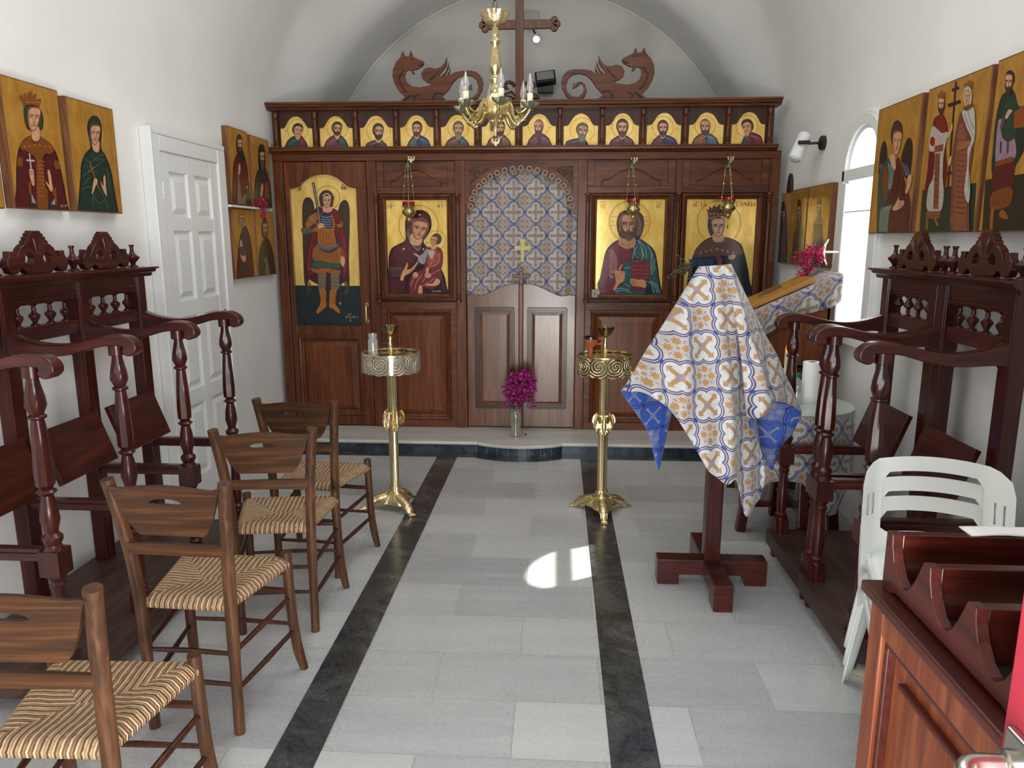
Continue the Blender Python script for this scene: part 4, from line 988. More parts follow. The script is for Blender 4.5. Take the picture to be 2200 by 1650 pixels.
# ------------------------------------------------------------------ brocade curtain behind the royal doors
cu = MB(); rows = []; uv = []
for i in range(30):
    z = 2.172 - (2.172 - 0.85) * i / 29; r = []
    for j in range(90):
        u = j / 89; x = -0.711 + 0.852 * u
        y = IY + 0.0555 + 0.0115 * math.sin(u * 34 + 0.6 * math.sin(z * 3)) * (0.4 + 0.6 * abs(math.sin(u * 5))) + 0.004 * math.sin(u * 61)
        r.append((x, max(min(y, IY + 0.067), IY + 0.041), z))
    rows.append(r)
cu.sheet(rows); cur = cu.build('sanctuary_curtain', M['curt'], fix=False)
me = cur.data; ul = me.uv_layers.new(name='UVMap')
for l in me.loops: v = me.vertices[l.vertex_index].co; ul.data[l.index].uv = (v.x * 1.03 + 0.287 + 0.0885 - 0.02, v.z - 1.62)
T9 = onY(1122.5, 537, IY + 0.037)
cp9 = [(0.012, -0.088), (0.012, 0.0), (0.045, -0.004), (0.05, -0.014), (0.064, 0.016), (0.064, 0.02), (0.05, 0.046), (0.045, 0.032), (0.014, 0.03), (0.018, 0.064), (0.03, 0.068), (0.0, 0.088)]
cp9 = cp9 + [(-x, z) for x, z in cp9[-2::-1]] + [(-0.03, -0.084), (0, -0.092), (0.03, -0.084)]
m = MB(); m.prism([(T9.x + x, T9.z + z) for x, z in cp9], IY + 0.0365, IY + 0.0375)
ec = m.build('embroidered_cross', plain('gold_thread', (184, 176, 104), 0.5), cur); ec['label'] = 'pale gold embroidered cross'
tag(cur, 'blue and gold brocade curtain hanging in the arch above the royal doors', 'curtain')
# ------------------------------------------------------------------ outlines with holes
def shape(outlines, depth, bevel=0.0, res=2):
    """Flat board from 2D outlines (first the rim, then holes), lying in local xy, thickness along z."""
    cu = bpy.data.curves.new('outline', 'CURVE'); cu.dimensions = '2D'; cu.fill_mode = 'BOTH'
    cu.extrude = max(depth / 2 - bevel, 0.0002); cu.bevel_depth = bevel; cu.bevel_resolution = res; cu.offset = -bevel
    for o in outlines:
        sp = cu.splines.new('POLY'); sp.points.add(len(o) - 1); sp.use_cyclic_u = True
        for i, p in enumerate(o): sp.points[i].co = (p[0], p[1], 0, 1)
    ob = bpy.data.objects.new('outline', cu); C.objects.link(ob)
    dg = bpy.context.evaluated_depsgraph_get(); dg.update()
    me = bpy.data.meshes.new_from_object(ob.evaluated_get(dg))
    vs = [v.co.copy() for v in me.vertices]; fs = [tuple(p.vertices) for p in me.polygons]
    bpy.data.objects.remove(ob); bpy.data.curves.remove(cu); bpy.data.meshes.remove(me)
    return vs, fs
XZ = Matrix(((1, 0, 0, 0), (0, 0, -1, 0), (0, 1, 0, 0), (0, 0, 0, 1)))       # board xy -> world xz, thickness along y
YZ = Matrix(((0, 0, 1, 0), (1, 0, 0, 0), (0, 1, 0, 0), (0, 0, 0, 1)))        # board xy -> world yz, thickness along x

# ------------------------------------------------------------------ rush-seated chairs
def rushmat():
    n = NT('woven_rush'); uv = n.new('ShaderNodeUVMap'); sp = n.new('ShaderNodeSeparateXYZ'); n.link(uv.outputs[0], sp.inputs[0])
    nz = n.noise(n.coords('Object'), 40, 4, 0.7)
    u = E(n, sp.outputs[0]) + E(n, nz) * 0.003
    wv = (u * (2 * PI * 115)).cos() * 0.5 + 0.5
    big = n.math('SINE', u * (2 * PI * 52) + E(n, nz) * 3.0) * 0.5 + 0.5
    f = E(n, nz) * 0.35 + big * 0.4 + wv * 0.25
    col = n.ramp(f, [(0.22, (84, 62, 42)), (0.42, (134, 104, 72)), (0.62, (168, 138, 102)), (0.85, (212, 190, 156))])
    n.bump(wv + E(n, nz) * 0.4, 0.7, 0.004)
    return n.set(Base_Color=col, Roughness=0.65)
M['rush'] = rushmat()
def rush_seat(parent):
    z = 0.468; q = [Vector((-0.135, -0.165, z)), Vector((0.135, -0.165, z)), Vector((0.2, 0.178, z)), Vector((-0.2, 0.178, z))]
    ctr = [Vector((-0.03, 0.0, z - 0.012)), Vector((0.03, 0.0, z - 0.012))]
    mb = MB(); UV = []
    secs = [(q[0], q[1], ctr[0], ctr[1]), (q[1], q[2], ctr[1], ctr[1]), (q[2], q[3], ctr[1], ctr[0]), (q[3], q[0], ctr[0], ctr[0])]
    for a, b, c, d in secs:
        e = (b - a).normalized(); out = Vector((e.y, -e.x, 0)); rows = []; uv = []
        for t in (-0.35, -0.25, -0.12, 0, 0.06, 0.12, 0.3, 0.5, 0.75, 1.0):
            r = []; ru = []
            for k in range(13):
                s = k / 12; E0 = a.lerp(b, s); Cc = c.lerp(d, s)
                if t >= 0: p = E0.lerp(Cc, t) + Vector((0, 0, -0.006 if t == 0 else 0.004 * math.sin(PI * min(1, t * 2))))
                elif t > -0.2: p = E0 + out * 0.012 + Vector((0, 0, -0.018))
                elif t > -0.3: p = E0 + out * 0.010 + Vector((0, 0, -0.034))
                else: p = E0 - out * 0.02 + Vector((0, 0, -0.042))
                r.append(p); ru.append(((p - a).dot(e), t))
            rows.append(r); uv.append(ru)
        mb.sheet(rows); UV += [u for r in uv for u in r]
    under = MB()
    o = mb.build('rush_seat', M['rush'], parent, fix=False, sharp=80)
    ul = o.data.uv_layers.new(name='UVMap')
    for l in o.data.loops: ul.data[l.index].uv = UV[l.vertex_index]
    return o
def rush_chair(label):
    t = thing('rush_chair', label, 'chair', group='rush-seated chairs')
    for sg in (-1, 1):
        m = MB(); pts = [(sg * 0.148, -0.172, 0), (sg * 0.150, -0.172, 0.25), (sg * 0.153, -0.175, 0.47), (sg * 0.165, -0.192, 0.68), (sg * 0.188, -0.222, 0.88)]
        m.tube(spline(pts, 4), [0.0175] * 5 + [0.02] * 12, 12); m.build('leg', M['chair'], t)
        m = MB(); pts = [(sg * 0.218, 0.212, 0), (sg * 0.209, 0.195, 0.07), (sg * 0.202, 0.182, 0.16), (sg * 0.197, 0.172, 0.30), (sg * 0.193, 0.168, 0.49)]
        m.tube(spline(pts, 4), [0.0145, 0.015, 0.016, 0.017] + [0.0185] * 13, 12); m.build('leg', M['chair'], t)
        for z, y0, y1 in ((0.165, -0.172, 0.18), (0.30, -0.172, 0.17)):
            m = MB(); x0, x1 = sg * 0.15, sg * (0.202 if z < 0.2 else 0.197)
            m.tube([(x0, y0, z - 0.01), ((x0 + x1) / 2, 0, z), (x1, y1, z + 0.012)], [0.008, 0.0105, 0.008], 10); m.build('stretcher', M['idark'], t)
    for y, z, w, r in ((0.172, 0.335, 0.197, 0.013), (-0.172, 0.175, 0.15, 0.009), (-0.172, 0.285, 0.15, 0.009), (0.18, 0.2, 0.2, 0.009)):
        m = MB(); m.tube([(-w, y, z), (0, y, z + 0.004), (w, y, z)], [r * 0.75, r, r * 0.75], 10); m.build('stretcher', M['idark'], t)
    rush_seat(t)
    # curved back board, waisted toward its lower edge, with a hand hole
    def bowed(z): return -0.195 - (z - 0.68) * 0.185
    xs = [-0.186 + 0.372 * k / 48 for k in range(49)]
    def lim(x):
        a = abs(x); lo = 0.700 + (0 if a < 0.10 else 0.16 * min(1, ((a - 0.10) / 0.075)) ** 1.6)
        hi = 0.862 + 0.01 * math.cos(a / 0.186 * PI * 0.8) + 0.006 * math.exp(-((a - 0.17) / 0.02) ** 2)
        return min(lo, hi - 0.004), hi
    m = MB(); th = 0.011
    def P(x, z, s): return (x, bowed(z) + 0.12 * (x * x - 0.03) - 0.006 * 0 + s * th, z)
    cols = []
    for x in xs:
        lo, hi = lim(x); a = abs(x); zc = 0.812
        if a < 0.052: hh = 0.016 * math.sqrt(max(0, 1 - (a / 0.052) ** 2)); ring = [lo, zc - hh * 0.55 + 0.006 * (1 - a / 0.052), zc + hh, hi]
        else: ring = [lo, zc if lo < zc else (lo + hi) / 2, zc if lo < zc else (lo + hi) / 2, hi]
        cols.append((x, ring, a < 0.052))
    for i in range(48):
        (x0, r0, h0), (x1, r1, h1) = cols[i], cols[i + 1]
        for lo, hi in ((0, 1), (2, 3)):
            q = [P(x0, r0[lo], 0), P(x1, r1[lo], 0), P(x1, r1[hi], 0), P(x0, r0[hi], 0), P(x0, r0[lo], -1), P(x1, r1[lo], -1), P(x1, r1[hi], -1), P(x0, r0[hi], -1)]
            m.add(q, [(0, 1, 2, 3), (7, 6, 5, 4), (0, 4, 5, 1), (3, 2, 6, 7)], 0, True)
    bm_o = m.build('backrest', M['chairx'], t, sharp=50)
    m = MB(); pr = []
    for k in range(13):
        u = k / 12; x = -0.158 + 0.316 * u; pr.append((x, -0.188 + 0.10 * (x * x - 0.025) - 0.004))
    A = [Vector((x, y, 0.632)) for x, y in pr]; B = [Vector((x, y - 0.004, 0.668 + 0.004 * math.sin(PI * k / 12))) for k, (x, y) in enumerate(pr)]
    off = Vector((0, -0.013, 0))
    m.sheet([A, B, [p + off for p in B], [p + off for p in A], A]); m.build('back_slat', M['chairx'], t, sharp=50)
    return t
ch = rush_chair('brown chair with woven rush seat standing beside the left candle stand, furthest of its row')
ch.location = (-1.168, 3.44, 0); ch.rotation_euler = (0, 0, R(-4.5))
dup(ch, (-1.155, 2.915, 0), R(7.5), 'brown rush-seat chair with a see-through hand hole, second in its row from the candle stand')
dup(ch, (-1.168, 2.292, 0), R(-2.5), 'brown rush-seat chair with all four legs in view, third from the candle stand')
dup(ch, (-1.162, 1.60, 0), R(2), 'brown rush-seat chair nearest the camera, cut off by the frame edge')

# ------------------------------------------------------------------ choir stalls
POST = [(0.034, 0), (0.034, 0.085), (0.024, 0.09), (0.030, 0.10), (0.021, 0.112), (0.026, 0.16), (0.024, 0.23), (0.020, 0.31), (0.027, 0.335), (0.020, 0.345), (0.030, 0.36), (0.030, 0.375), (0.034, 0.38)]
POST2 = [(0.034, 0.585), (0.030, 0.59), (0.024, 0.605), (0.032, 0.622), (0.032, 0.632), (0.020, 0.645), (0.022, 0.66), (0.030, 0.69), (0.026, 0.74), (0.018, 0.775), (0.032, 0.788), (0.018, 0.80), (0.028, 0.812), (0.029, 0.86), (0.026, 0.93), (0.021, 1.01), (0.019, 1.03), (0.028, 1.036), (0.028, 1.042), (0.020, 1.048), (0.031, 1.075), (0.028, 1.105), (0.019, 1.15), (0.018, 1.165), (0.028, 1.168), (0.028, 1.205)]
def flt(an, z): return 1 + (0.05 * math.cos(an * 8) if 0.80 < z < 1.03 or 1.05 < z < 1.16 else 0)
SPIN = [(0.018, 0), (0.018, 0.005), (0.009, 0.010), (0.011, 0.018), (0.021, 0.036), (0.021, 0.044), (0.012, 0.052), (0.008, 0.058), (0.009, 0.068), (0.007, 0.078), (0.014, 0.084), (0.018, 0.088)]
FIN = [(0.024, 0), (0.022, 0.006), (0.011, 0.012), (0.014, 0.022), (0.032, 0.042), (0.033, 0.05), (0.018, 0.06), (0.010, 0.07), (0.008, 0.095), (0.012, 0.102), (0.012, 0.108), (0.001, 0.109)]
half = [(0, 1.0), (.13, 1.0), (.16, .95), (.23, .93), (.22, .875), (.30, .85), (.29, .79), (.365, .76), (.36, .705), (.43, .68), (.54, .60), (.63, .47), (.70, .36), (.735, .36), (.71, .52), (.90, .53), (.905, .42), (.985, .33), (.99, .16), (.92, .03), (.80, .0), (.70, .02), (.62, .1), (.54, .13), (.46, .06), (.40, 0)]
CREST = [(a * 0.178, b * 0.168) for a, b in half] + [(-a * 0.178, b * 0.168) for a, b in half[:0:-1]]
HOLE = [(0.44, 0.26), (0.42, 0.40), (0.32, 0.50), (0.22, 0.48), (0.15, 0.36), (0.20, 0.26)]
def stall(label, seats, loc, rz, ov=(0.075, 0.075), flip=False, group=None):
    """Back along x = 0, arms reaching to +x; seat bays follow +y."""
    t = thing('choir_stall', label, 'choir stall', loc, rz, group); W = 0.46; mh = M['maho']
    ys = [i * W for i in range(seats + 1)]; D = 0.44
    pf = MB(); pf.box(-0.06, D + 0.055, ys[0] - min(ov[0], 0.045), ys[-1] + min(ov[1], 0.045), 0.055, 0.13)
    plat = pf.build('platform', M['platf'], t, bevel=0.005)
    for y in (ys[0], ys[-1]):
        for x in (0.0, D + 0.015):
            f = MB(); f.lathe([(0.018, 0), (0.022, 0.02), (0.026, 0.055)], 10, (x, y, 0)); f.build('foot', M['maho'], plat)
    for y in ys:
        b = MB(); b.box(-0.03, 0.03, y - 0.034, y + 0.034, 0.13, 1.42); b.box(-0.036, 0.036, y - 0.03, y + 0.03, 1.15, 1.42); b.build('back_post', mh, t, bevel=0.004)
        p = MB(); p.lathe([(r, z + 0.13) for r, z in POST], 16, (D, y, 0)); p.lathe(POST2, 24, (D, y, 0), flute=flt)
        p.box(D - 0.035, D + 0.035, y - 0.035, y + 0.035, 0.50, 0.588); p.box(D - 0.032, D + 0.032, y - 0.032, y + 0.032, 0.13, 0.205)
        p.build('turned_post', mh, t, sharp=35)
        prof = [(-0.03, 1.262), (0.03, 1.246), (0.10, 1.222), (0.18, 1.208), (0.26, 1.210), (0.34, 1.226), (0.41, 1.243), (0.46, 1.246), (0.50, 1.238), (0.528, 1.215), (0.532, 1.188), (0.512, 1.168), (0.488, 1.168), (0.476, 1.184), (0.482, 1.196), (0.474, 1.203), (0.44, 1.204), (0.38, 1.198), (0.28, 1.170), (0.18, 1.160), (0.08, 1.166), (-0.03, 1.170)]
        vs, fs = shape([[(q.x, q.y) for q in spline(prof, 3, True)]], 0.056, 0.006)
        a = MB(); a.add([XZ @ v for v in vs], fs, 0, True, Matrix.Translation((0, y, 0))); a.build('armrest', M['mahox'], t, sharp=35)
        r = MB(); r.box(0.03, D - 0.034, y - 0.017, y + 0.017, 0.548, 0.592); r.box(0.03, D - 0.034, y - 0.024, y + 0.024, 0.566, 0.578); r.build('side_rail', M['mahox'], t, bevel=0.003)
    for i in range(seats):
        y0, y1 = ys[i] + 0.034, ys[i + 1] - 0.034; c = (y0 + y1) / 2
        bp = MB()
        bp.box(-0.018, 0.018, y0, y1, 1.375, 1.42); bp.box(-0.008, 0.012, y0, y1, 1.34, 1.378); bp.box(-0.02, 0.024, y0, y1, 1.352, 1.362); bp.box(-0.018, 0.018, y0, y1, 1.195, 1.255)
        bp.build('back_panel', M['mahoy'], t, bevel=0.003)
        for k in range(4):
            s = MB(); s.lathe(SPIN if not flip else [(r, 0.088 - z) for r, z in SPIN[::-1]], 12, (0, y0 + (y1 - y0) * (k + 0.55) / 4.1, 1.254)); s.build('spindle', mh, t)
        st = MB(); A, B = Vector((0.04, 0, 0.84)), Vector((0.118, 0, 0.622)); n = Vector((0.203, 0, 0.09)).normalized() * 0.024
        st.add([Vector((p.x, yy, p.z)) for p in (A, B, B + n, A + n) for yy in (y0 + 0.008, y1 - 0.008)], [(0, 1, 3, 2), (2, 3, 5, 4), (4, 5, 7, 6), (6, 7, 1, 0), (0, 2, 4, 6), (1, 7, 5, 3)])
        st.build('tip_up_seat', M['mahoy'], t, bevel=0.003)
        vs, fs = shape([CREST, [(a * 0.178, b * 0.168) for a, b in HOLE], [(-a * 0.178, b * 0.168) for a, b in HOLE]], 0.03, 0.003)
        cr = MB(); cr.add([YZ @ v for v in vs], fs, 0, False, Matrix.Translation((0, c, 1.462)))
        co_ = cr.build('crest', M['idark'] if False else M['mahoy'], t)
        fl = MB()
        for k in (-3, -2, -1, 1, 2, 3): fl.tube([(0.0145, c + k * 0.006, 1.535), (0.0155, c + k * 0.017, 1.585), (0.0145, c + k * 0.021, 1.61 - abs(k) * 0.009)], [0.0012, 0.003, 0.002], 6)
        fl.build('shell_carving', M['mahoy'], co_)
    pr = [(-0.04, 1.415), (0.045, 1.415), (0.052, 1.43), (0.07, 1.437), (0.075, 1.45), (0.09, 1.453), (0.09, 1.461), (-0.04, 1.461)]
    cn = MB(); cn.prism([(a, b) for a, b in pr], ys[0] - ov[0], ys[-1] + ov[1], 'xz'); cn.build('cornice', M['mahoy'], t)
    for y in ys:
        f = MB(); f.lathe(FIN, 14, (0, min(max(y, ys[0]), ys[-1]), 1.461)); f.build('finial', mh, t)
    return t
stall('dark mahogany choir stall of three tip-up seats along the wall under the left icons', 3, (-2.10, 2.21, 0), 0)
A_ = stall('dark mahogany single choir stall standing beside the round table', 1, (1.585, 3.635, 0), PI, (0.075, 0.0335), True, 'single choir stalls on the right')
B_ = stall('dark mahogany single choir stall just behind the stack of white chairs', 1, (1.585, 3.105, 0), PI, (0.0335, 0.075), False, 'single choir stalls on the right')

# ------------------------------------------------------------------ brass candle stands
def eagle(s=1.0):
    h = [(0, .80), (.04, .78), (.08, .98), (.2, 1.0), (.27, .9), (.16, .87), (.14, .72), (.1, .54), (.25, .50), (.35, .70), (.37, 1.02), (.52, 1.08), (.66, .9), (.70, .62), (.58, .42), (.62, .28), (.46, .3), (.44, .12), (.3, .24), (.18, .16), (.3, -.05), (.16, -.02), (.12, -.2), (0, -.12)]
    return [(a * s, b * s) for a, b in h] + [(-a * s, b * s) for a, b in h[-2:0:-1]]
def plate(outl, depth, T, bev=0.001):
    vs, fs = shape(outl, depth, bev, 1); m = MB(); m.add([T @ v for v in vs], fs, 0, True); return m
def filigree():
    n = NT('pierced_brass_gallery'); v = n.coords('UV'); sp = n.new('ShaderNodeSeparateXYZ'); n.link(v, sp.inputs[0])
    u, w = E(n, sp.outputs[0]), E(n, sp.outputs[1])
    a = (u * 10).fract() - 0.5; b = w - 0.55
    d = n.math('SQRT', a * a + b * b * 1.4)
    s = n.math('SINE', d * 34.0 + n.math('ARCTAN2', b, a) * 2.0)
    nz = n.noise(n.coords('UV', (40, 5, 1)), 3, 3, 0.6)
    f = s * 0.5 + 0.5 + (E(n, nz) - 0.5) * 0.6
    n.bump(f, 1.0, 0.01)
    col = n.ramp(f, [(0.2, (120, 100, 56)), (0.5, (206, 184, 130)), (0.8, (240, 228, 188))])
    n.set(Base_Color=col, Roughness=0.28, Metallic=1.0)
    tr = n.new('ShaderNodeBsdfTransparent'); mx = n.new('ShaderNodeMixShader')
    hole = f.lt(0.16) * (w.gt(0.12)) * (w.lt(0.92))
    n.link(hole.s, mx.inputs[0]); n.link(n.b.outputs[0], mx.inputs[1]); n.link(tr.outputs[0], mx.inputs[2]); n.link(mx.outputs[0], n.out.inputs[0])
    return n.m
M['fili'] = filigree()
def candle_stand(label, loc, rz, shield=False):
    t = thing('candle_stand', label, 'candle stand', loc, rz, 'brass candle stands before the icon screen')
    b = MB()
    prof = [(0.034, 0.135), (0.036, 0.115), (0.046, 0.10), (0.062, 0.085), (0.082, 0.066), (0.10, 0.05), (0.098, 0.043), (0.06, 0.06), (0.03, 0.085)]
    def tri(an, z): return 0.72 + 0.42 * max(0, math.cos(1.5 * ((an + PI / 3) % (2 * PI / 3) - PI / 3))) ** 2 * (1 if z < 0.1 else 0.3) + 0.02 * math.cos(18 * an)
    b.lathe(prof, 72, flute=tri, caps=False); b.build('base', M['brassc'], t, sharp=70)
    for k in range(3):
        an = 2 * PI * k / 3; c, s = math.cos(an), math.sin(an)
        pts = [(0.05, 0.082), (0.09, 0.07), (0.125, 0.056), (0.155, 0.034), (0.172, 0.014), (0.19, 0.010)]
        l = MB(); l.tube([(c * r, s * r, z) for r, z in spline(pts, 4)], [0.026] * 6 + [0.024] * 5 + [0.019] * 5 + [0.015] * 5, 12, sx=1.15)
        for w in (-0.3, 0, 0.3): l.tube([(c * 0.177 - s * w * 0.03, s * 0.177 + c * w * 0.03, 0.012), (c * 0.207 - s * w * 0.06, s * 0.207 + c * w * 0.06, 0.007)], [0.009, 0.006], 8)
        for sg in (-1, 1): l.tube([(c * r - s * sg * (0.024 - r * 0.05), s * r + c * sg * (0.024 - r * 0.05), z + 0.012) for r, z in spline(pts[:5], 4)], 0.005, 6)
        l.build('leg', M['brassc'], t, sharp=60)
    p = MB(); p.lathe([(0.036, 0.12), (0.036, 0.135), (0.027, 0.14), (0.027, 0.845), (0.034, 0.85)], 48, flute=lambda an, z: 1 + (0.10 * abs(math.cos(an * 4)) - 0.05)); p.build('fluted_column', M['brass'], t, sharp=60)
    for k in range(3):
        an = 2 * PI * k / 3 + PI / 2
        T = Matrix.Rotation(an, 4, 'Z') @ Matrix.Translation((0, -0.032, 0.50)) @ Matrix.Rotation(R(-8), 4, 'X') @ XZ
        e = plate([eagle(0.10)], 0.012, T, 0.003)
        e.tube([Matrix.Rotation(an, 4, 'Z') @ Vector((x, -0.042 - d, z)) for x, d, z in ((0, 0, 0.48), (0, 0.008, 0.53), (0, 0.006, 0.57), (0, 0, 0.605))], [0.006, 0.014, 0.012, 0.005], 8)
        e.build('eagle_ornament', M['brassc'], t, sharp=60)
    g = MB(); rows = []; n = 64
    zs = [0.845, 0.86, 0.872, 0.89, 0.92, 0.94, 0.946]
    for i, z in enumerate(zs): rows.append([Vector(((0.157 + (0.004 if i in (2, 6) else 0)) * math.cos(2 * PI * k / n), (0.157 + (0.004 if i in (2, 6) else 0)) * math.sin(2 * PI * k / n), z - (0.010 * abs(math.sin(k * PI / 4)) if i == 0 else 0))) for k in range(n + 1)])
    g.sheet(rows); o = g.build('pierced_gallery', M['fili'], t, fix=False, sharp=80); ul = o.data.uv_layers.new(name='UVMap')
    for pl in o.data.polygons:
        ks = [o.data.loops[li].vertex_index % (n + 1) for li in pl.loop_indices]
        for li, k in zip(pl.loop_indices, ks): ul.data[li].uv = (k / n, (o.data.vertices[o.data.loops[li].vertex_index].co.z - 0.84) / 0.107)
    m = MB(); m.lathe([(0.0, 0.932), (0.154, 0.932), (0.154, 0.938), (0.0, 0.938)], 40, caps=False); m.lathe([(0.156, 0.942), (0.163, 0.946), (0.163, 0.952), (0.154, 0.953), (0.154, 0.944)], 48, caps=False); m.lathe([(0.035, 0.845), (0.1, 0.932)], 20, caps=False)
    m.build('tray', M['brass'], t)
    if shield:
        m = MB(); m.lathe([(0.170, 0.842), (0.170, 0.955)], 48, caps=False); sh = m.build('clear_guard', glassthin, t); sh['label'] = 'clear plastic guard wrapped round the tray'
    m = MB(); m.lathe([(0.012, 0.87), (0.012, 0.96), (0.02, 0.97), (0.012, 0.985), (0.016, 1.0), (0.01, 1.02), (0.014, 1.035), (0.008, 1.05)], 12)
    m.build('stem', M['brasso'], t)
    m = MB()
    def pet(an, z): return 1 + 0.10 * math.cos(6 * an) * max(0, (z - 1.06) / 0.05)
    m.lathe([(0.008, 1.045), (0.02, 1.055), (0.036, 1.07), (0.043, 1.09), (0.05, 1.108), (0.046, 1.108), (0.036, 1.085), (0.0, 1.065)], 48, flute=pet, caps=False); m.build('candle_cup', M['silver'], t, sharp=60)
    return t
def thin_glass(name, col, fac):
    n = NT(name); tr = n.new('ShaderNodeBsdfTransparent'); gl = n.new('ShaderNodeBsdfGlossy'); gl.inputs['Roughness'].default_value = 0.06
    df = n.new('ShaderNodeBsdfDiffuse'); df.inputs[0].default_value = lin4(col); m1 = n.new('ShaderNodeMixShader'); m1.inputs[0].default_value = 0.5
    n.link(gl.outputs[0], m1.inputs[1]); n.link(df.outputs[0], m1.inputs[2])
    mx = n.new('ShaderNodeMixShader'); mx.inputs[0].default_value = fac
    n.link(tr.outputs[0], mx.inputs[1]); n.link(m1.outputs[0], mx.inputs[2]); n.link(mx.outputs[0], n.out.inputs[0]); return n.m
glassthin = thin_glass('clear_film', (225, 225, 220), 0.26)
bulbglass = thin_glass('clear_bulb_glass', (225, 225, 225), 0.3)
S1 = candle_stand('polished brass candle stand with a glass jar on its tray, next to the rush chairs', (-0.962, 4.20, 0), R(-48), True)
S2 = candle_stand('polished brass candle stand with a terracotta cup on its tray, near the draped lectern', (0.275, 4.20, 0), R(-88))
# what stands on the trays
j = MB(); jx, jy, jz = S1.location.x - 0.088, S1.location.y - 0.06, 0.939
j.lathe([(0.026, 0), (0.028, 0.004), (0.028, 0.09), (0.022, 0.10), (0.022, 0.108), (0.025, 0.112), (0.025, 0.128), (0.021, 0.128)], 24, (jx, jy, jz), caps=False); j.lathe([(0.0, 0.0), (0.026, 0.0)], 24, (jx, jy, jz), caps=False)
tag(j.build('glass_jar', thin_glass('jar_glass', (225, 230, 230), 0.34)), 'clear glass jar standing on the tray of the left brass candle stand', 'jar')
def cup():
    t = thing('terracotta_cup', 'small terracotta cup with dark glazed rim on the right brass candle stand', 'cup', (S2.location.x - 0.084, S2.location.y - 0.04, 0.939))
    m = MB(); m.lathe([(0.018, 0), (0.018, 0.01), (0.012, 0.03), (0.014, 0.055), (0.034, 0.075), (0.040, 0.1), (0.042, 0.118), (0.037, 0.118), (0.034, 0.09), (0.0, 0.07)], 24, caps=False); m.build('bowl', M['terra'], t)
    m = MB(); m.lathe([(0.0425, 0.106), (0.043, 0.119), (0.036, 0.1195), (0.035, 0.1)], 24, caps=False); m.build('glazed_rim', plain('dark_glaze', (34, 24, 30), 0.2), t)
    m = MB(); m.tube([(0.036, 0, 0.108), (0.058, 0, 0.108), (0.064, 0, 0.092), (0.056, 0, 0.076), (0.034, 0, 0.078)], 0.006, 8); m.build('handle', M['terra'], t)
cup()
# crumpled wrapper hooked under the right tray
m = MB(); rows = []
for i in range(8):
    rows.append([Vector((S2.location.x + 0.168 + 0.028 * math.cos(PI * k / 8) * (1 - i * 0.05), S2.location.y - 0.075 - 0.02 * math.sin(PI * k / 8) + 0.004 * math.sin(k * 5 + i * 2), 0.868 - i * 0.009 + 0.003 * math.sin(k * 3.0))) for k in range(9)])
m.sheet(rows); tag(m.build('napkin', M['paper'], fix=False), 'crumpled pale napkin tucked at the edge of the right candle tray', 'napkin')

# ------------------------------------------------------------------ vase of bougainvillea on the step
def blossoms(mb, centres, size, rnd):
    for c in centres:
        ax = Vector((rnd.uniform(-1, 1), rnd.uniform(-1, 1), rnd.uniform(-.6, 1))).normalized()
        u = ax.orthogonal().normalized(); w = ax.cross(u); s = size * rnd.uniform(.75, 1.2)
        for k in range(3):
            an = 2 * PI * k / 3 + rnd.uniform(-.3, .3); d = u * math.cos(an) + w * math.sin(an); e = ax.cross(d)
            tip = c + (d * 0.75 + ax * 0.7) * s
            mid = c + (d * 0.5 + ax * 0.3) * s
            vs = [c, mid + e * s * 0.42, tip, mid - e * s * 0.42, c + (d * 0.4 + ax * 0.42) * s]
            mb.add(vs, [(0, 1, 4), (1, 2, 4), (2, 3, 4), (3, 0, 4)], rnd.choice((0, 0, 1)), True)
def petalmat(n1, c1, c2):
    n = NT(n1); a = n.noise(n.coords('Object'), 50, 2, 0.5)
    return n.set(Base_Color=n.ramp(a, [(0.3, c1), (0.7, c2)]), Roughness=0.6, Subsurface_Weight=0.0)
M['pet1'] = petalmat('magenta_bracts', (120, 14, 84), (190, 40, 140)); M['pet2'] = petalmat('deep_magenta_bracts', (84, 8, 56), (150, 24, 104))
M['ros1'] = petalmat('crimson_bracts', (150, 14, 62), (206, 36, 96)); M['ros2'] = petalmat('deep_crimson_bracts', (104, 8, 40), (160, 20, 66))
M['stem'] = plain('green_stem', (58, 74, 40), 0.6)
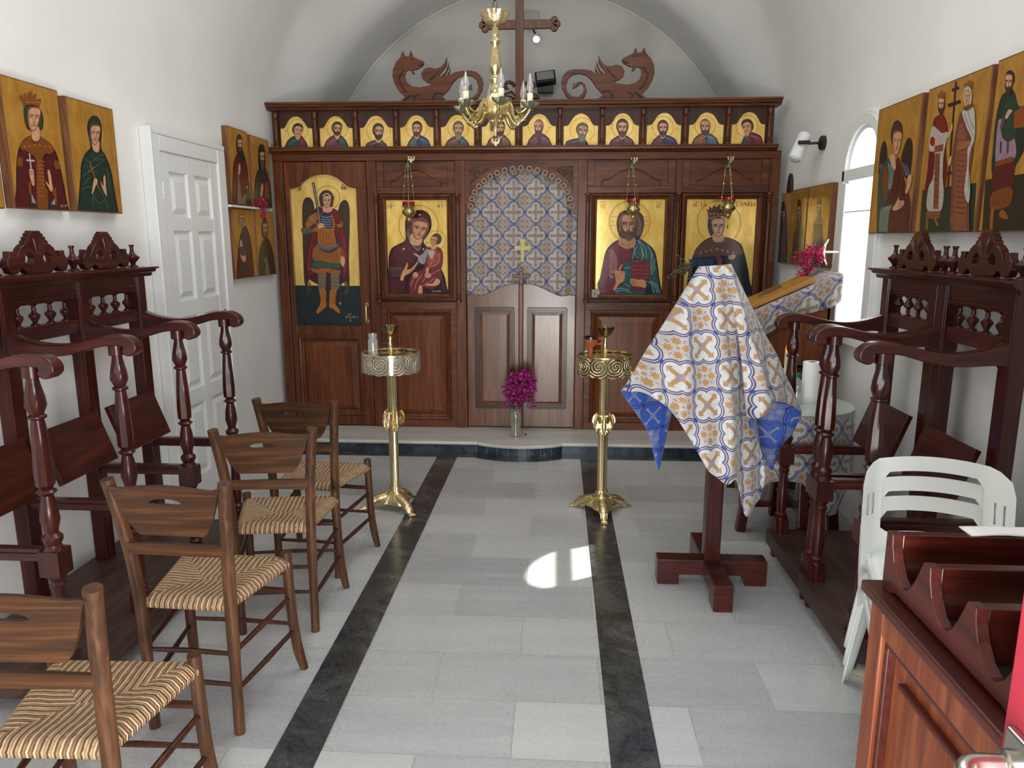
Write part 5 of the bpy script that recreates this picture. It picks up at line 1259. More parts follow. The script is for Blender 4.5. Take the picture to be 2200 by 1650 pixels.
def bouquet():
    rnd = random.Random(3); base = onZ(1108, 937, 0.089)
    t = thing('flower_vase', 'glass vase of magenta bougainvillea standing on the step before the royal doors', 'flower vase', base)
    v = MB(); v.lathe([(0.042, 0), (0.044, 0.01), (0.038, 0.03), (0.043, 0.12), (0.048, 0.165), (0.040, 0.19), (0.034, 0.2), (0.046, 0.225)], 24, caps=False); v.lathe([(0, 0), (0.042, 0)], 24, caps=False)
    v.build('vase', thin_glass('vase_glass', (214, 206, 190), 0.3), t)
    w = MB(); w.lathe([(0.034, 0.006), (0.034, 0.03), (0.039, 0.12), (0.039, 0.123)], 20); w.build('water', thin_glass('vase_water', (150, 130, 96), 0.4), t)
    st = MB()
    for k in range(9):
        a = rnd.uniform(0, 6.28); r = rnd.uniform(.03, .12); st.tube([(0.01 * math.cos(a), 0.01 * math.sin(a), 0.02), (0.02 * math.cos(a + 1), 0.02 * math.sin(a + 1), 0.2), (0.04 + r * math.cos(a), r * math.sin(a) * .7, 0.36)], 0.003, 6)
    st.build('stem', M['stem'], t)
    b = MB(); cs = []
    while len(cs) < 300:
        p = Vector((rnd.uniform(-1, 1), rnd.uniform(-1, 1), rnd.uniform(-1, 1)))
        if 0.45 < p.length < 1: cs.append(Vector((0.035 + p.x * 0.125, p.y * 0.085, 0.385 + p.z * 0.125 + (0.02 if p.x > .2 else 0))))
    for _ in range(14): cs.append(Vector((rnd.uniform(-.1, .14), rnd.uniform(-.06, .02), rnd.uniform(.24, .3))))
    blossoms(b, cs, 0.028, rnd); b.build('blossoms', [M['pet1'], M['pet2']], t, fix=False, sharp=180)
    return base
VB = bouquet()
fb = MB(); rnd = random.Random(5); blossoms(fb, [Vector((VB.x + 0.07, VB.y - 0.01, 0.1))], 0.02, rnd); tag(fb.build('fallen_blossom', [M['pet2'], M['pet1']], fix=False), 'single dark magenta blossom fallen on the step beside the vase', 'blossom')
# ------------------------------------------------------------------ icons on the side walls
def wall_icon(label, axis_x, y0, y1, z0, z1, crop, draw, sgn, group=None, base='golda', pm='paint', th=0.04):
    t = thing('hanging_icon', label, 'icon', (axis_x - sgn * th, (y0 + y1) / 2, (z0 + z1) / 2), 0, group)
    inv = t.matrix_basis.inverted()
    m = MB(); xs = sorted((axis_x - sgn * th, axis_x)); m.box(xs[0], xs[1], y0, y1, z0, z1)
    m.v = [tuple(inv @ Vector(v)) for v in m.v]; m.build('board', M['iconw'], t, bevel=0.003)
    p = Painting(0, axis_x + sgn * 0.0006, *crop, sgn=sgn); p.clip = ((y0 + .005, y1 - .005), (z0 + .005, z1 - .005))
    p.raw([(axis_x, y, z) for y, z in ((y0 + .006, z0 + .006), (y1 - .006, z0 + .006), (y1 - .006, z1 - .006), (y0 + .006, z1 - .006))], (255, 255, 255), 0)
    draw(p); p.build('painting', t, [M[base], M[pm]])
    return t
LX, RX = -2.20, 1.66
kl = 1392 / 270
OCH, MAR, DGR, PK = (122, 66, 20), (78, 14, 20), (22, 48, 40), (206, 156, 120)
def d_crown(p):
    p.poly((46, 12, 14), [(185, 1545), (180, 1300), (182, 1050), (200, 900), (240, 800), (330, 730), (450, 740), (580, 840), (650, 1000), (690, 1180), (730, 1400), (750, 1562)])
    p.poly(MAR, [(200, 1540), (195, 1300), (198, 1080), (215, 920), (280, 880), (380, 980), (470, 1000), (560, 920), (620, 960), (660, 1140), (700, 1350), (735, 1555)])
    p.poly(OCH, [(215, 840), (290, 760), (350, 728), (440, 740), (540, 800), (600, 880), (560, 930), (500, 930), (470, 1000), (500, 1260), (530, 1400), (530, 1550), (440, 1550), (410, 1440), (405, 1200), (400, 1000), (340, 930), (280, 890), (250, 890)])
    for k in range(10): p.line((170, 104, 40), [(415, 1020 + k * 42), (455, 1010 + k * 42), (490, 1024 + k * 42)], 7)
    for k in range(6): p.ell((170, 104, 40), 270 + k * 56, 830 + abs(k - 2.5) * 10, 13)
    p.poly(OCH, [(192, 970), (250, 975), (246, 1070), (186, 1065)], 0); p.poly(OCH, [(590, 1005), (650, 1010), (668, 1100), (606, 1096)], 0)
    p.poly((36, 44, 42), [(330, 1390), (400, 1480), (410, 1550), (335, 1548)], 0); p.poly((150, 144, 134), [(345, 1370), (400, 1480), (350, 1470)], 0); p.poly((36, 44, 42), [(540, 1480), (630, 1500), (630, 1555), (540, 1552)], 0); p.poly((150, 144, 134), [(560, 1490), (605, 1415), (610, 1495)], 0)
    p.poly(OCH, [(308, 1250), (340, 1240), (345, 1390), (320, 1380)], 0); p.poly(OCH, [(560, 1330), (615, 1300), (640, 1550), (600, 1420)], 0)
    p.line((196, 186, 176), [(322, 925), (342, 1120), (370, 1285)], 14, 0); p.line((196, 186, 176), [(288, 1000), (378, 1008)], 18, 0)
    p.poly(PK, [(318, 1110), (340, 1095), (365, 1110), (372, 1180), (378, 1270), (360, 1285), (338, 1230), (322, 1160)])
    for k in range(3): p.line((120, 66, 44), [(320, 1125 + k * 18), (362, 1128 + k * 18)], 5, 0)
    p.poly(PK, [(520, 1130), (540, 1110), (560, 1170), (570, 1250), (580, 1310), (565, 1350), (540, 1320), (500, 1240), (512, 1240), (540, 1270)])
    p.poly((30, 40, 22), [(262, 420), (300, 390), (400, 395), (450, 450), (476, 540), (470, 640), (440, 670), (320, 668), (280, 600), (262, 500)])
    p.poly((50, 62, 34), [(275, 430), (310, 405), (395, 410), (440, 460), (462, 545), (455, 630), (430, 650), (330, 650), (292, 590), (275, 500)])
    p.poly(PK, [(352, 640), (425, 640), (432, 760), (395, 790), (350, 770)])
    p.face(368, 545, 68, 138, 0.08, 0.2, PK, (140, 84, 58))
    p.line((110, 60, 44), [(345, 770), (390, 805), (435, 790)], 10)
    p.poly((130, 72, 24), [(262, 390), (210, 290), (222, 272), (250, 310), (268, 340), (262, 260), (280, 258), (300, 320), (312, 250), (330, 228), (352, 255), (350, 320), (380, 262), (395, 270), (390, 340), (420, 318), (450, 322), (448, 350), (432, 410), (350, 385)], 0)
    for k in range(5): p.ell((180, 116, 50), 290 + k * 32, 360, 9)
    p.text((180, 140, 120), 'XEIP', 660, 1495, 26, 5)
d = wall_icon('gold icon of a crowned saint in dark red robes holding a white cross', LX, 2.955, 3.305, 1.72, 2.236, (0, 150, kl), d_crown, 1)
def d_green(p):
    p.poly((12, 26, 22), [(885, 1560), (890, 1200), (905, 1020), (950, 920), (1000, 860), (985, 760), (965, 640), (985, 550), (1030, 508), (1080, 520), (1115, 580), (1128, 680), (1120, 860), (1170, 950), (1220, 1080), (1260, 1280), (1310, 1595)])
    p.poly(DGR, [(900, 1555), (905, 1200), (922, 1030), (970, 930), (1020, 880), (1000, 760), (980, 640), (998, 560), (1035, 522), (1075, 535), (1105, 590), (1115, 690), (1105, 870), (1155, 960), (1205, 1090), (1245, 1290), (1290, 1585)])
    for l in ([(920, 960), (1000, 1020), (1090, 960), (1150, 940)], [(940, 1060), (1040, 1080), (1160, 980)], [(910, 1180), (980, 1140), (1080, 1120)], [(930, 1270), (1000, 1180)], [(900, 1330), (960, 1300), (1020, 1320), (1030, 1500)], [(1100, 1330), (1160, 1420), (1200, 1560)], [(1040, 1400), (1090, 1480), (1160, 1440)], [(1180, 1080), (1200, 1200), (1210, 1330)], [(1010, 620), (990, 720), (1010, 830)], [(1010, 940), (1060, 1000), (1120, 980)]): p.line((66, 104, 88), l, 7)
    p.poly((44, 58, 54), [(990, 600), (1040, 560), (1100, 600), (1108, 660), (1050, 610), (1000, 650)])
    p.poly(PK, [(1020, 780), (1095, 780), (1095, 900), (1055, 910), (1025, 870)])
    p.face(1052, 720, 54, 112, 0.06, 0.2, PK, (140, 84, 58))
    p.line((140, 100, 40), [(985, 1015), (1040, 1180), (1095, 1320)], 12, 0); p.line((140, 100, 40), [(970, 1128), (1055, 1070)], 12, 0)
    p.poly(PK, [(1030, 1240), (1040, 1205), (1070, 1210), (1075, 1250), (1050, 1300), (1030, 1360), (1012, 1365)])
    p.poly(PK, [(1110, 1230), (1140, 1290), (1140, 1200), (1150, 1165), (1165, 1200), (1168, 1290), (1180, 1400), (1150, 1360), (1115, 1270)])
wall_icon('gold icon of a veiled saint in a dark green mantle holding a thin cross', LX, 3.352, 3.714, 1.722, 2.224, (0, 150, kl), d_green, 1)
wall_icon('gold icon cut off by the frame edge beside the crowned saint icon', LX, 2.48, 2.90, 1.715, 2.24, (0, 150, kl), lambda p: p.poly((60, 40, 30), [(-900, 1500), (-700, 700), (-500, 500), (-300, 700), (-200, 1500)]), 1)
ks = 636 / 135
def robe(p, out, col, hl, lines, w=5): p.poly(tuple(c // 2 for c in col), out); p.poly(col, [(x + (sum(a for a, b in out) / len(out) - x) * .07, y + 3) for x, y in out]); [p.line(hl, l, w) for l in lines]
def s1(p):
    robe(p, [(145, 830), (142, 560), (155, 430), (190, 350), (235, 345), (275, 430), (300, 600), (325, 855)], (88, 18, 20), (130, 50, 44), [[(180, 420), (170, 600), (160, 800)], [(260, 420), (280, 600), (300, 800)]])
    p.poly((34, 30, 24), [(180, 330), (178, 220), (190, 165), (215, 160), (235, 200), (240, 300), (270, 410), (250, 430), (215, 400)])
    p.face(212, 265, 24, 60, 0, 0, PK, (140, 90, 60), (50, 26, 16), (60, 50, 40), .2)
    p.poly((120, 104, 88), [(190, 560), (205, 600), (230, 800), (270, 760), (270, 840), (195, 840)]); p.poly(PK, [(195, 500), (208, 450), (218, 490), (212, 560), (198, 560)]); p.poly(PK, [(275, 690), (290, 685), (298, 715), (282, 730)]); p.poly((66, 60, 46), [(275, 730), (312, 730), (318, 840), (285, 835)])
def s2(p):
    robe(p, [(355, 870), (360, 700), (375, 580), (410, 500), (470, 500), (500, 580), (525, 700), (535, 895)], (46, 42, 32), (80, 76, 58), [[(400, 560), (380, 700), (370, 850)], [(490, 580), (510, 720), (520, 860)]])
    p.poly((22, 16, 14), [(402, 480), (402, 300), (420, 262), (445, 258), (465, 300), (472, 470), (440, 520)])
    p.face(440, 395, 26, 62, 0, 0, PK, (140, 90, 60), (50, 26, 16), (80, 74, 62), .9)
    p.poly((140, 56, 24), [(462, 645), (505, 645), (505, 820), (462, 800)], 0); p.poly(PK, [(425, 690), (440, 650), (448, 700), (432, 790), (420, 770)])
def s3(p):
    robe(p, [(190, 1600), (190, 1400), (215, 1200), (250, 1090), (290, 1110), (325, 1240), (345, 1420), (358, 1600)], (84, 18, 28), (120, 48, 54), [[(290, 1150), (300, 1350), (320, 1560)], [(240, 1300), (220, 1450), (215, 1580)]])
    p.poly((66, 60, 56), [(232, 1120), (260, 1095), (300, 1140), (290, 1300), (265, 1400), (235, 1280)])
    p.face(232, 1025, 26, 56, 0.15, -.3, (190, 140, 100), (120, 76, 50), (50, 26, 16), (120, 112, 100), .1)
    p.poly(PK, [(205, 1300), (220, 1220), (235, 1260), (250, 1330), (275, 1420), (250, 1450), (220, 1400)]); p.poly((80, 72, 64), [(205, 1300), (250, 1300), (275, 1360), (240, 1390), (212, 1360)]); p.poly((60, 56, 46), [(225, 1450), (275, 1480), (245, 1570), (195, 1550)], 0)
def s4(p):
    robe(p, [(398, 1595), (405, 1400), (425, 1290), (460, 1215), (500, 1215), (535, 1300), (560, 1430), (575, 1595)], (58, 32, 22), (90, 60, 44), [[(450, 1280), (430, 1440), (420, 1570)], [(520, 1280), (540, 1420), (555, 1570)]])
    p.poly((46, 40, 26), [(440, 1190), (430, 1100), (445, 1030), (462, 985), (485, 1030), (500, 1100), (495, 1190), (470, 1220)])
    p.face(468, 1120, 26, 66, 0, 0, (190, 140, 100), (120, 76, 50), (50, 26, 16), (100, 84, 60), .1)
    p.poly((110, 96, 82), [(450, 1430), (490, 1420), (530, 1590), (455, 1590), (470, 1500)])
UZ0, UZ1, LZ0, LZ1 = 1.826, 2.335, 1.325, 1.80
wall_icon('small gold icon of a bearded monk in a red cloak, beside the white door', LX, 5.015, 5.345, UZ0, UZ1, (470, 255, ks), s1, 1, 'four small icons beside the white door')
wall_icon('small gold icon of a black-veiled long-bearded monk holding a red book, upper row', LX, 5.375, 5.735, UZ0, UZ1 - 0.01, (470, 255, ks), s2, 1, 'four small icons beside the white door')
wall_icon('small gold icon of an old saint carrying a child, lower row beside the white door', LX, 5.00, 5.372, LZ0, LZ1, (470, 255, ks), s3, 1, 'four small icons beside the white door')
wall_icon('small gold icon of a hooded monk in brown, lower row next to the icon screen', LX, 5.385, 5.745, LZ0, LZ1, (470, 255, ks), s4, 1, 'four small icons beside the white door')
m = MB(); m.box(XL + 0.001, LX + 0.03, 4.93, 5.42, 1.806, 1.82); tag(m.build('wall_shelf', M['white'], bevel=0.002), 'thin white ledge on the wall between the small icons', 'shelf')
m = MB(); rnd = random.Random(8); cs = [Vector((LX + 0.045 + rnd.uniform(-.02, .03), 5.40 + rnd.gauss(0, .045), 1.835 + rnd.uniform(-.012, .03))) for _ in range(26)] + [Vector((LX + 0.055, 5.41 + rnd.uniform(-.03, .04), 1.75 + rnd.uniform(0, .07))) for _ in range(14)]
blossoms(m, cs, 0.022, rnd); tag(m.build('bougainvillea_sprig', [M['ros1'], M['ros2']], fix=False, sharp=180), 'small red bougainvillea sprig on the white ledge between the small icons', 'flower sprig')

kr = 1296 / 330
def r1(p):
    W = (44, 28, 18)
    p.poly(W, [(70, 1080), (75, 960), (90, 850), (120, 795), (140, 860), (140, 1000), (110, 1100)]); p.poly(W, [(260, 960), (280, 860), (310, 780), (340, 775), (358, 840), (350, 980), (330, 1100), (290, 1100)])
    for k in range(5): p.line((92, 96, 130), [(270 + k * 12, 980 + k * 8), (300 + k * 8, 1090)], 6, 0); p.line((92, 96, 130), [(78 + k * 6, 990), (84 + k * 6, 1060)], 5, 0)
    p.poly((54, 70, 66), [(55, 1560), (60, 1300), (75, 1080), (130, 960), (190, 940), (230, 1000), (220, 1300), (190, 1420), (140, 1565)])
    p.poly(OCH, [(105, 1030), (130, 1020), (150, 1120), (130, 1300), (105, 1200)])
    for k in range(6): p.line((126, 140, 130), [(150 + k * 8, 980 + k * 6), (160 + k * 8, 1100), (150 + k * 4, 1200)], 5)
    p.poly((84, 28, 26), [(150, 1565), (170, 1380), (130, 1330), (180, 1200), (210, 1000), (240, 930), (270, 1040), (300, 1160), (330, 1260), (345, 1400), (345, 1560)])
    for l in ([(240, 1000), (230, 1200), (180, 1320)], [(280, 1120), (270, 1300), (200, 1360)], [(320, 1300), (310, 1440), (300, 1550)]): p.line((54, 14, 16), l, 8)
    p.poly((88, 104, 94), [(75, 1560), (80, 1400), (130, 1350), (190, 1340), (160, 1420), (130, 1560)])
    for k in range(5): p.line((140, 156, 142), [(80 + k * 14, 1560), (95 + k * 15, 1400), (150 + k * 8, 1352)], 5)
    p.poly(PK, [(165, 940), (200, 900), (215, 960), (215, 1040), (190, 1020)])
    p.ell((44, 24, 16), 225, 740, 50, 118, 0.06); p.ell((64, 36, 24), 225, 735, 42, 104, 0.06)
    p.face(226, 815, 38, 106, 0.1, 0.3, PK, (140, 88, 60))
    p.poly(PK, [(190, 1370), (220, 1320), (245, 1270), (250, 1300), (290, 1300), (285, 1340), (250, 1370), (210, 1385)])
    for k in range(3): p.line((120, 66, 44), [(240, 1320 + k * 18), (285, 1308 + k * 16)], 4, 0)
    p.poly(PK, [(300, 1220), (318, 1150), (322, 1100), (350, 1080), (352, 1140), (330, 1210), (310, 1245)])
wall_icon('gold icon of a winged angel in dark red with raised hand, nearest the window', RX, 3.69, 4.165, 1.625, 2.256, (1870, 100, kr), r1, -1, 'three large icons on the right wall')
def r2(p):
    p.poly((24, 44, 30), [(440, 1210), (895, 1150), (875, 1560), (412, 1568)], 0)
    p.line((34, 22, 16), [(722, 298), (690, 720), (655, 1180), (640, 1360)], 16, 0); p.line((34, 22, 16), [(688, 370), (748, 345)], 26, 0); p.line((34, 22, 16), [(655, 500), (762, 462)], 30, 0); p.line((34, 22, 16), [(640, 1075), (685, 1062)], 26, 0)
    for l in ([(480, 1450), (475, 1545)], [(540, 1440), (570, 1510)]): p.line((150, 90, 60), l, 16, 0)
    p.poly((96, 20, 20), [(455, 1250), (480, 1050), (500, 850), (530, 640), (560, 590), (620, 580), (655, 700), (640, 860), (650, 1050), (620, 1250), (580, 1200), (500, 1200)])
    p.poly((176, 170, 156), [(480, 1380), (490, 1200), (530, 1100), (545, 900), (500, 880), (500, 760), (530, 670), (570, 700), (640, 720), (655, 740), (620, 900), (610, 1100), (620, 1250), (590, 1390)])
    p.poly((128, 70, 40), [(550, 900), (590, 900), (575, 1370), (530, 1370)], 0); p.poly((128, 70, 40), [(475, 1390), (592, 1388), (588, 1450), (468, 1455)], 0); p.poly((128, 70, 40), [(545, 840), (620, 820), (612, 880), (540, 895)], 0)
    for k in range(9): p.line((90, 44, 26), [(538, 930 + k * 48), (580, 928 + k * 48)], 6, 0)
    p.poly((120, 24, 22), [(560, 610), (620, 590), (650, 690), (610, 730), (570, 690)]); p.ell((130, 26, 22), 527, 800, 22, 40)
    p.poly(PK, [(545, 800), (575, 770), (585, 800), (560, 830)]); p.poly(PK, [(655, 760), (690, 650), (695, 690), (670, 760)])
    p.ell((40, 24, 16), 602, 480, 30, 76); p.face(600, 495, 26, 66, 0, 0, PK, (140, 88, 60), (50, 26, 16), (54, 34, 24), .15)
    p.poly((130, 84, 40), [(575, 440), (570, 390), (590, 400), (602, 362), (615, 392), (635, 380), (632, 430), (605, 425)], 0)
    p.poly((112, 58, 44), [(680, 1490), (690, 1200), (700, 900), (745, 620), (780, 540), (850, 520), (880, 600), (870, 900), (830, 1200), (840, 1330), (825, 1515)])
    p.poly((134, 78, 54), [(700, 1490), (712, 1200), (725, 900), (765, 640), (820, 800), (820, 1100), (800, 1500)])
    for k in range(16): p.line((92, 44, 34), [(735 - k * 1.5, 780 + k * 44), (780, 790 + k * 44), (815, 778 + k * 44)], 6)
    p.poly((186, 182, 168), [(782, 545), (860, 505), (888, 560), (890, 760), (860, 860), (840, 980), (850, 1200), (835, 1320), (800, 1220), (825, 1000), (830, 860), (860, 780), (820, 680)])
    for l in ([(800, 560), (840, 680), (880, 760)], [(830, 540), (860, 640), (886, 700)], [(840, 1000), (835, 1200)]): p.line((120, 122, 112), l, 6)
    p.poly((150, 96, 60), [(735, 830), (850, 790), (850, 835), (738, 880)], 0); p.poly((130, 80, 50), [(685, 1440), (830, 1445), (825, 1515), (682, 1490)], 0)
    p.poly(PK, [(668, 960), (690, 920), (690, 970), (672, 1010)]); p.poly(PK, [(825, 960), (840, 900), (838, 980)])
    p.ell((182, 178, 166), 830, 420, 36, 88); p.face(826, 430, 24, 62, 0, 0, PK, (150, 100, 74))
    p.poly((130, 84, 40), [(800, 345), (806, 300), (826, 312), (842, 280), (856, 304), (876, 292), (872, 340), (838, 330)], 0)
    p.poly((120, 60, 40), [(790, 525), (860, 480), (878, 500), (830, 540)])
wall_icon('gold icon of two crowned saints flanking a tall dark patriarchal cross', RX, 3.13, 3.635, 1.625, 2.257, (1870, 100, kr), r2, -1, 'three large icons on the right wall')
def r3(p):
    p.poly((40, 34, 20), [(970, 1125), (1500, 1040), (1500, 1570), (940, 1565)], 0)
    p.poly((24, 44, 34), [(1030, 1100), (1040, 800), (1060, 600), (1100, 430), (1150, 380), (1210, 370), (1250, 500), (1300, 520), (1320, 800), (1230, 1000), (1180, 1120)])
    p.poly((150, 122, 138), [(1055, 960), (1070, 700), (1100, 610), (1200, 720), (1225, 930), (1100, 970)])
    p.poly((30, 58, 42), [(1110, 640), (1140, 480), (1200, 430), (1240, 560), (1220, 760), (1150, 800), (1105, 740)])
    p.poly((86, 18, 22), [(1050, 1010), (1210, 960), (1200, 1180), (1130, 1260), (1030, 1230)])
    p.poly(OCH, [(1058, 970), (1205, 925), (1205, 970), (1052, 1015)], 0); p.poly(OCH, [(1030, 1235), (1190, 1190), (1180, 1330), (1090, 1370), (1015, 1365)])
    for k in range(6): p.line((90, 50, 14), [(1040 + k * 26, 1250 - k * 8), (1032 + k * 26, 1350 - k * 4)], 5, 0)
    p.poly((150, 84, 30), [(1015, 1400), (1045, 1370), (1040, 1440), (1010, 1500), (995, 1480)]); p.poly((150, 84, 30), [(1095, 1390), (1130, 1380), (1165, 1450), (1120, 1450), (1090, 1430)])
    p.poly((140, 66, 22), [(1215, 560), (1290, 495), (1330, 540), (1300, 680), (1210, 690)], 0)
    p.poly(PK, [(1140, 590), (1170, 530), (1200, 545), (1180, 570), (1155, 610)]); p.poly((100, 60, 50), [(1110, 620), (1140, 600), (1120, 680), (1095, 700)])
    p.ell((36, 20, 14), 1180, 265, 40, 66); p.face(1170, 310, 32, 80, 0, 0, PK, (140, 88, 60), (50, 26, 16), (50, 26, 18), .12)
    for x in (1105, 1165): p.line((60, 36, 36), [(x, 800), (x - 4, 900)], 9, 0)
wall_icon('gold icon of a bearded saint in a green mantle, at the frame edge', RX, 2.60, 3.098, 1.625, 2.262, (1870, 100, kr), r3, -1, 'three large icons on the right wall')
ky = 7.5
def q1(p):
    p.poly((60, 38, 26), [(240, 1390), (250, 900), (280, 500), (325, 390), (360, 470), (380, 700), (390, 1000), (425, 1400)]); p.face(325, 620, 30, 74, 0, 0, (150, 116, 90), (96, 66, 46), (40, 24, 16), (90, 78, 70), .5)
    for k in range(5): p.line((122, 100, 78), [(270 + k * 24, 800), (262 + k * 30, 1360)], 6)
def q2(p):
    p.poly((104, 88, 62), [(450, 1400), (480, 1000), (530, 800), (545, 500), (590, 380), (610, 500), (615, 760), (670, 950), (700, 1440)]); p.ell((66, 52, 34), 578, 420, 30, 60); p.face(578, 560, 30, 90, 0, 0, (166, 132, 96), (110, 84, 56), (40, 24, 16), (120, 108, 90), .4)
    for k in range(6): p.line((70, 58, 46), [(520 + k * 24, 860), (490 + k * 36, 1380)], 6)
def q3(p):
    p.poly((92, 66, 70), [(750, 1450), (790, 900), (840, 680), (880, 640), (930, 650), (960, 850), (965, 1450)]); p.ell((100, 70, 40), 900, 410, 34, 60); p.face(898, 520, 32, 90, 0, 0, (176, 136, 98), (120, 86, 56), (40, 24, 16), (80, 54, 40), .3)
    for k in range(6): p.line((66, 46, 54), [(820 + k * 22, 760), (790 + k * 30, 1400)], 6)
    p.line((130, 90, 90), [(850, 700), (900, 720)], 16)
for lab, a, b, dr in (('narrow varnished icon of a long-bearded saint beside the icon screen', 5.555, 5.785, q1), ('narrow varnished icon of a pale mitred saint, middle of the varnished three', 5.20, 5.535, q2), ('narrow varnished icon of a crowned saint, beside the window behind the red flowers', 4.765, 5.18, q3)):
    wall_icon(lab, RX, a, b, 1.42, 1.935 if dr is not q1 else 1.925, (1640, 380, ky), dr, -1, 'three varnished icons on the right wall', 'goldv', 'paintg')
m = MB(); vs, fs = shape([[(-.05, 0), (.05, 0), (.055, .06), (.045, .11), (.02, .15), (0, .165), (-.02, .15), (-.04, .11), (-.05, .06)]], 0.02, 0.004)
m.add([YZ @ v for v in vs], fs, 0, True, Matrix.Translation((1.688, 5.70, 1.90))); tag(m.build('carved_plaque', M['idark']), 'dark carved plaque peeping over the varnished icons beside the screen', 'plaque')

# ------------------------------------------------------------------ carved dragons and cross on top of the screen
DR = [(1035, 502), (1030, 485), (1000, 458), (1050, 410), (1085, 350), (1103, 290), (1100, 230), (1075, 170), (1036, 130), (1021, 82), (1000, 124), (966, 126), (954, 80), (932, 130), (892, 150), (850, 170), (842, 186), (848, 200), (862, 214), (900, 234), (936, 240), (920, 266), (936, 272), (952, 246), (972, 236), (995, 250), (1001, 290), (985, 336), (940, 372), (880, 382), (800, 370), (772, 356), (822, 342), (856, 312), (864, 272), (842, 234), (800, 222), (742, 236), (700, 220), (672, 182), (656, 141), (654, 190), (668, 226), (712, 280), (726, 300), (700, 292), (664, 262), (640, 186), (640, 226), (660, 270), (690, 300), (660, 290), (636, 262), (628, 224), (628, 262), (642, 298), (592, 268), (530, 258), (460, 258), (410, 270), (370, 310), (357, 360), (366, 420), (400, 480), (450, 510), (510, 506), (548, 476), (563, 430), (550, 382), (520, 358), (490, 360), (466, 378), (455, 364), (446, 416), (474, 402), (500, 386), (512, 372), (530, 382), (540, 412), (528, 450), (490, 480), (440, 474), (406, 440), (396, 390), (412, 335), (450, 302), (500, 292), (560, 308), (600, 346), (642, 408), (690, 458), (664, 485), (650, 502)]
DY = IY + 0.035
def dragon(label, mirror):
    pts = [onY(1110 + x / 3.729, 80 + y / 3.729, DY) for x, y in DR]; z0 = min(p.z for p in pts if p.x < 9)
    out = []
    for p in pts: out.append(((-0.561 - p.x) if mirror else p.x, p.z + (2.602 - z0)))
    if mirror: out = out[::-1]
    c = (sum(a for a, b in out) / len(out), 2.602)
    t = thing('carved_dragon', label, 'carving', (c[0], DY, 2.6035), 0, 'carved dragons on the icon screen')
    vs, fs = shape([[(a - c[0], b - c[1]) for a, b in out]], 0.034, 0.004)
    m = MB(); m.add([XZ @ v for v in vs], fs, 0, True); m.build('body', M['iwood'], t, sharp=40)
    sg = -1 if mirror else 1
    def Q(x, y): p = onY(1110 + x / 3.729, 80 + y / 3.729, DY); return ((-0.561 - p.x if mirror else p.x) - c[0], -0.018, p.z + (2.602 - z0) - c[1])
    w = MB()
    for l in ([(846, 190), (870, 202), (892, 207)], [(1010, 240), (1050, 300), (1030, 370), (980, 420)], [(690, 440), (740, 430), (770, 470), (760, 498)], [(880, 440), (930, 460), (910, 495)], [(940, 440), (985, 470), (1010, 495)], [(720, 250), (760, 300), (800, 330)]):
        w.tube([Q(*q) for q in l], 0.006, 6)
    w.build('carved_lines', M['idark'], t)
    e = MB(); q = Q(938, 156); e.lathe([(0.007, 0), (0.004, 0.004)], 10, (0, 0, 0), Matrix.Translation(q) @ Matrix.Rotation(R(90), 4, 'X')); e.build('eye', M['idark'], t)
dragon('carved wooden winged dragon facing left, standing on the screen to the right of the cross', False)
dragon('carved wooden winged dragon facing right, standing on the screen to the left of the cross', True)
t = thing('wooden_cross', 'tall dark wooden cross with trefoil ends rising from the icon screen', 'cross', (-0.301, DY, 2.6035))
m = MB(); m.box(-0.03, 0.03, -0.015, 0.015, 0, 0.80); m.box(-0.245, 0.245, -0.014, 0.014, 0.505, 0.567)
for cx_, cz_, dx, dz in ((-0.255, 0.536, -1, 0), (0.255, 0.536, 1, 0), (0, 0.81, 0, 1)):
    for k in (-1, 0, 1):
        ox, oz = (dx * 0.018 if k == 0 else 0), (dz * 0.018 if k == 0 else 0)
        ox += (0.024 * k if dz else 0); oz += (0.026 * k if dx else 0)
        m.lathe([(0.025, -0.0175), (0.028, 0), (0.025, 0.0175)], 18, (0, 0, 0), Matrix.Translation((cx_ + ox, 0, cz_ + oz)) @ Matrix.Rotation(R(90), 4, 'X'))
m.build('shaft', M['iwoodz'], t, bevel=0.003)
m = MB()
for sg in (-1, 1):
    sp = [(sg * (0.035 + 0.05 - (0.05 - 0.0055 * k) * math.cos(k * 0.62)), -0.005, 0.105 + (0.05 - 0.0055 * k) * math.sin(k * 0.62) * 0.9) for k in range(9)]
    m.tube(sp, 0.014, 8); m.tube([(sg * 0.03, 0, 0.025), (sg * 0.06, 0, 0.05), (sg * 0.12, 0, 0.032), (sg * 0.15, 0, 0.016)], [0.02, 0.03, 0.025, 0.012], 10)
m.build('scroll_base', M['idark'], t)

# ------------------------------------------------------------------ lights fixed to the walls
t = thing('floodlight', 'small black floodlight on the back wall between the cross and right dragon', 'floodlight', (-0.13, YB, 2.98))
m = MB(); T = Matrix.Translation((0, -0.10, 0.02)) @ Matrix.Rotation(R(-25), 4, 'X') @ Matrix.Rotation(R(-8), 4, 'Y'); m.box(-0.09, 0.09, -0.03, 0.04, -0.055, 0.055, 0, T); m.build('housing', M['black'], t, bevel=0.006)
m = MB(); m.box(-0.075, 0.075, -0.034, -0.029, -0.035, 0.042, 0, T); m.build('lens', plain('frosted_lens', (150, 150, 140), 0.3), t)
m = MB(); m.box(-0.07, 0.07, -0.09, -0.02, -0.10, -0.035); m.box(-0.02, 0.02, -0.06, 0, -0.06, -0.02); m.build('bracket', M['black'], t, bevel=0.004)
t = thing('emergency_light', 'white twin-spot emergency light on the back wall behind the cross', 'emergency light', (-0.262, YB, 3.46))
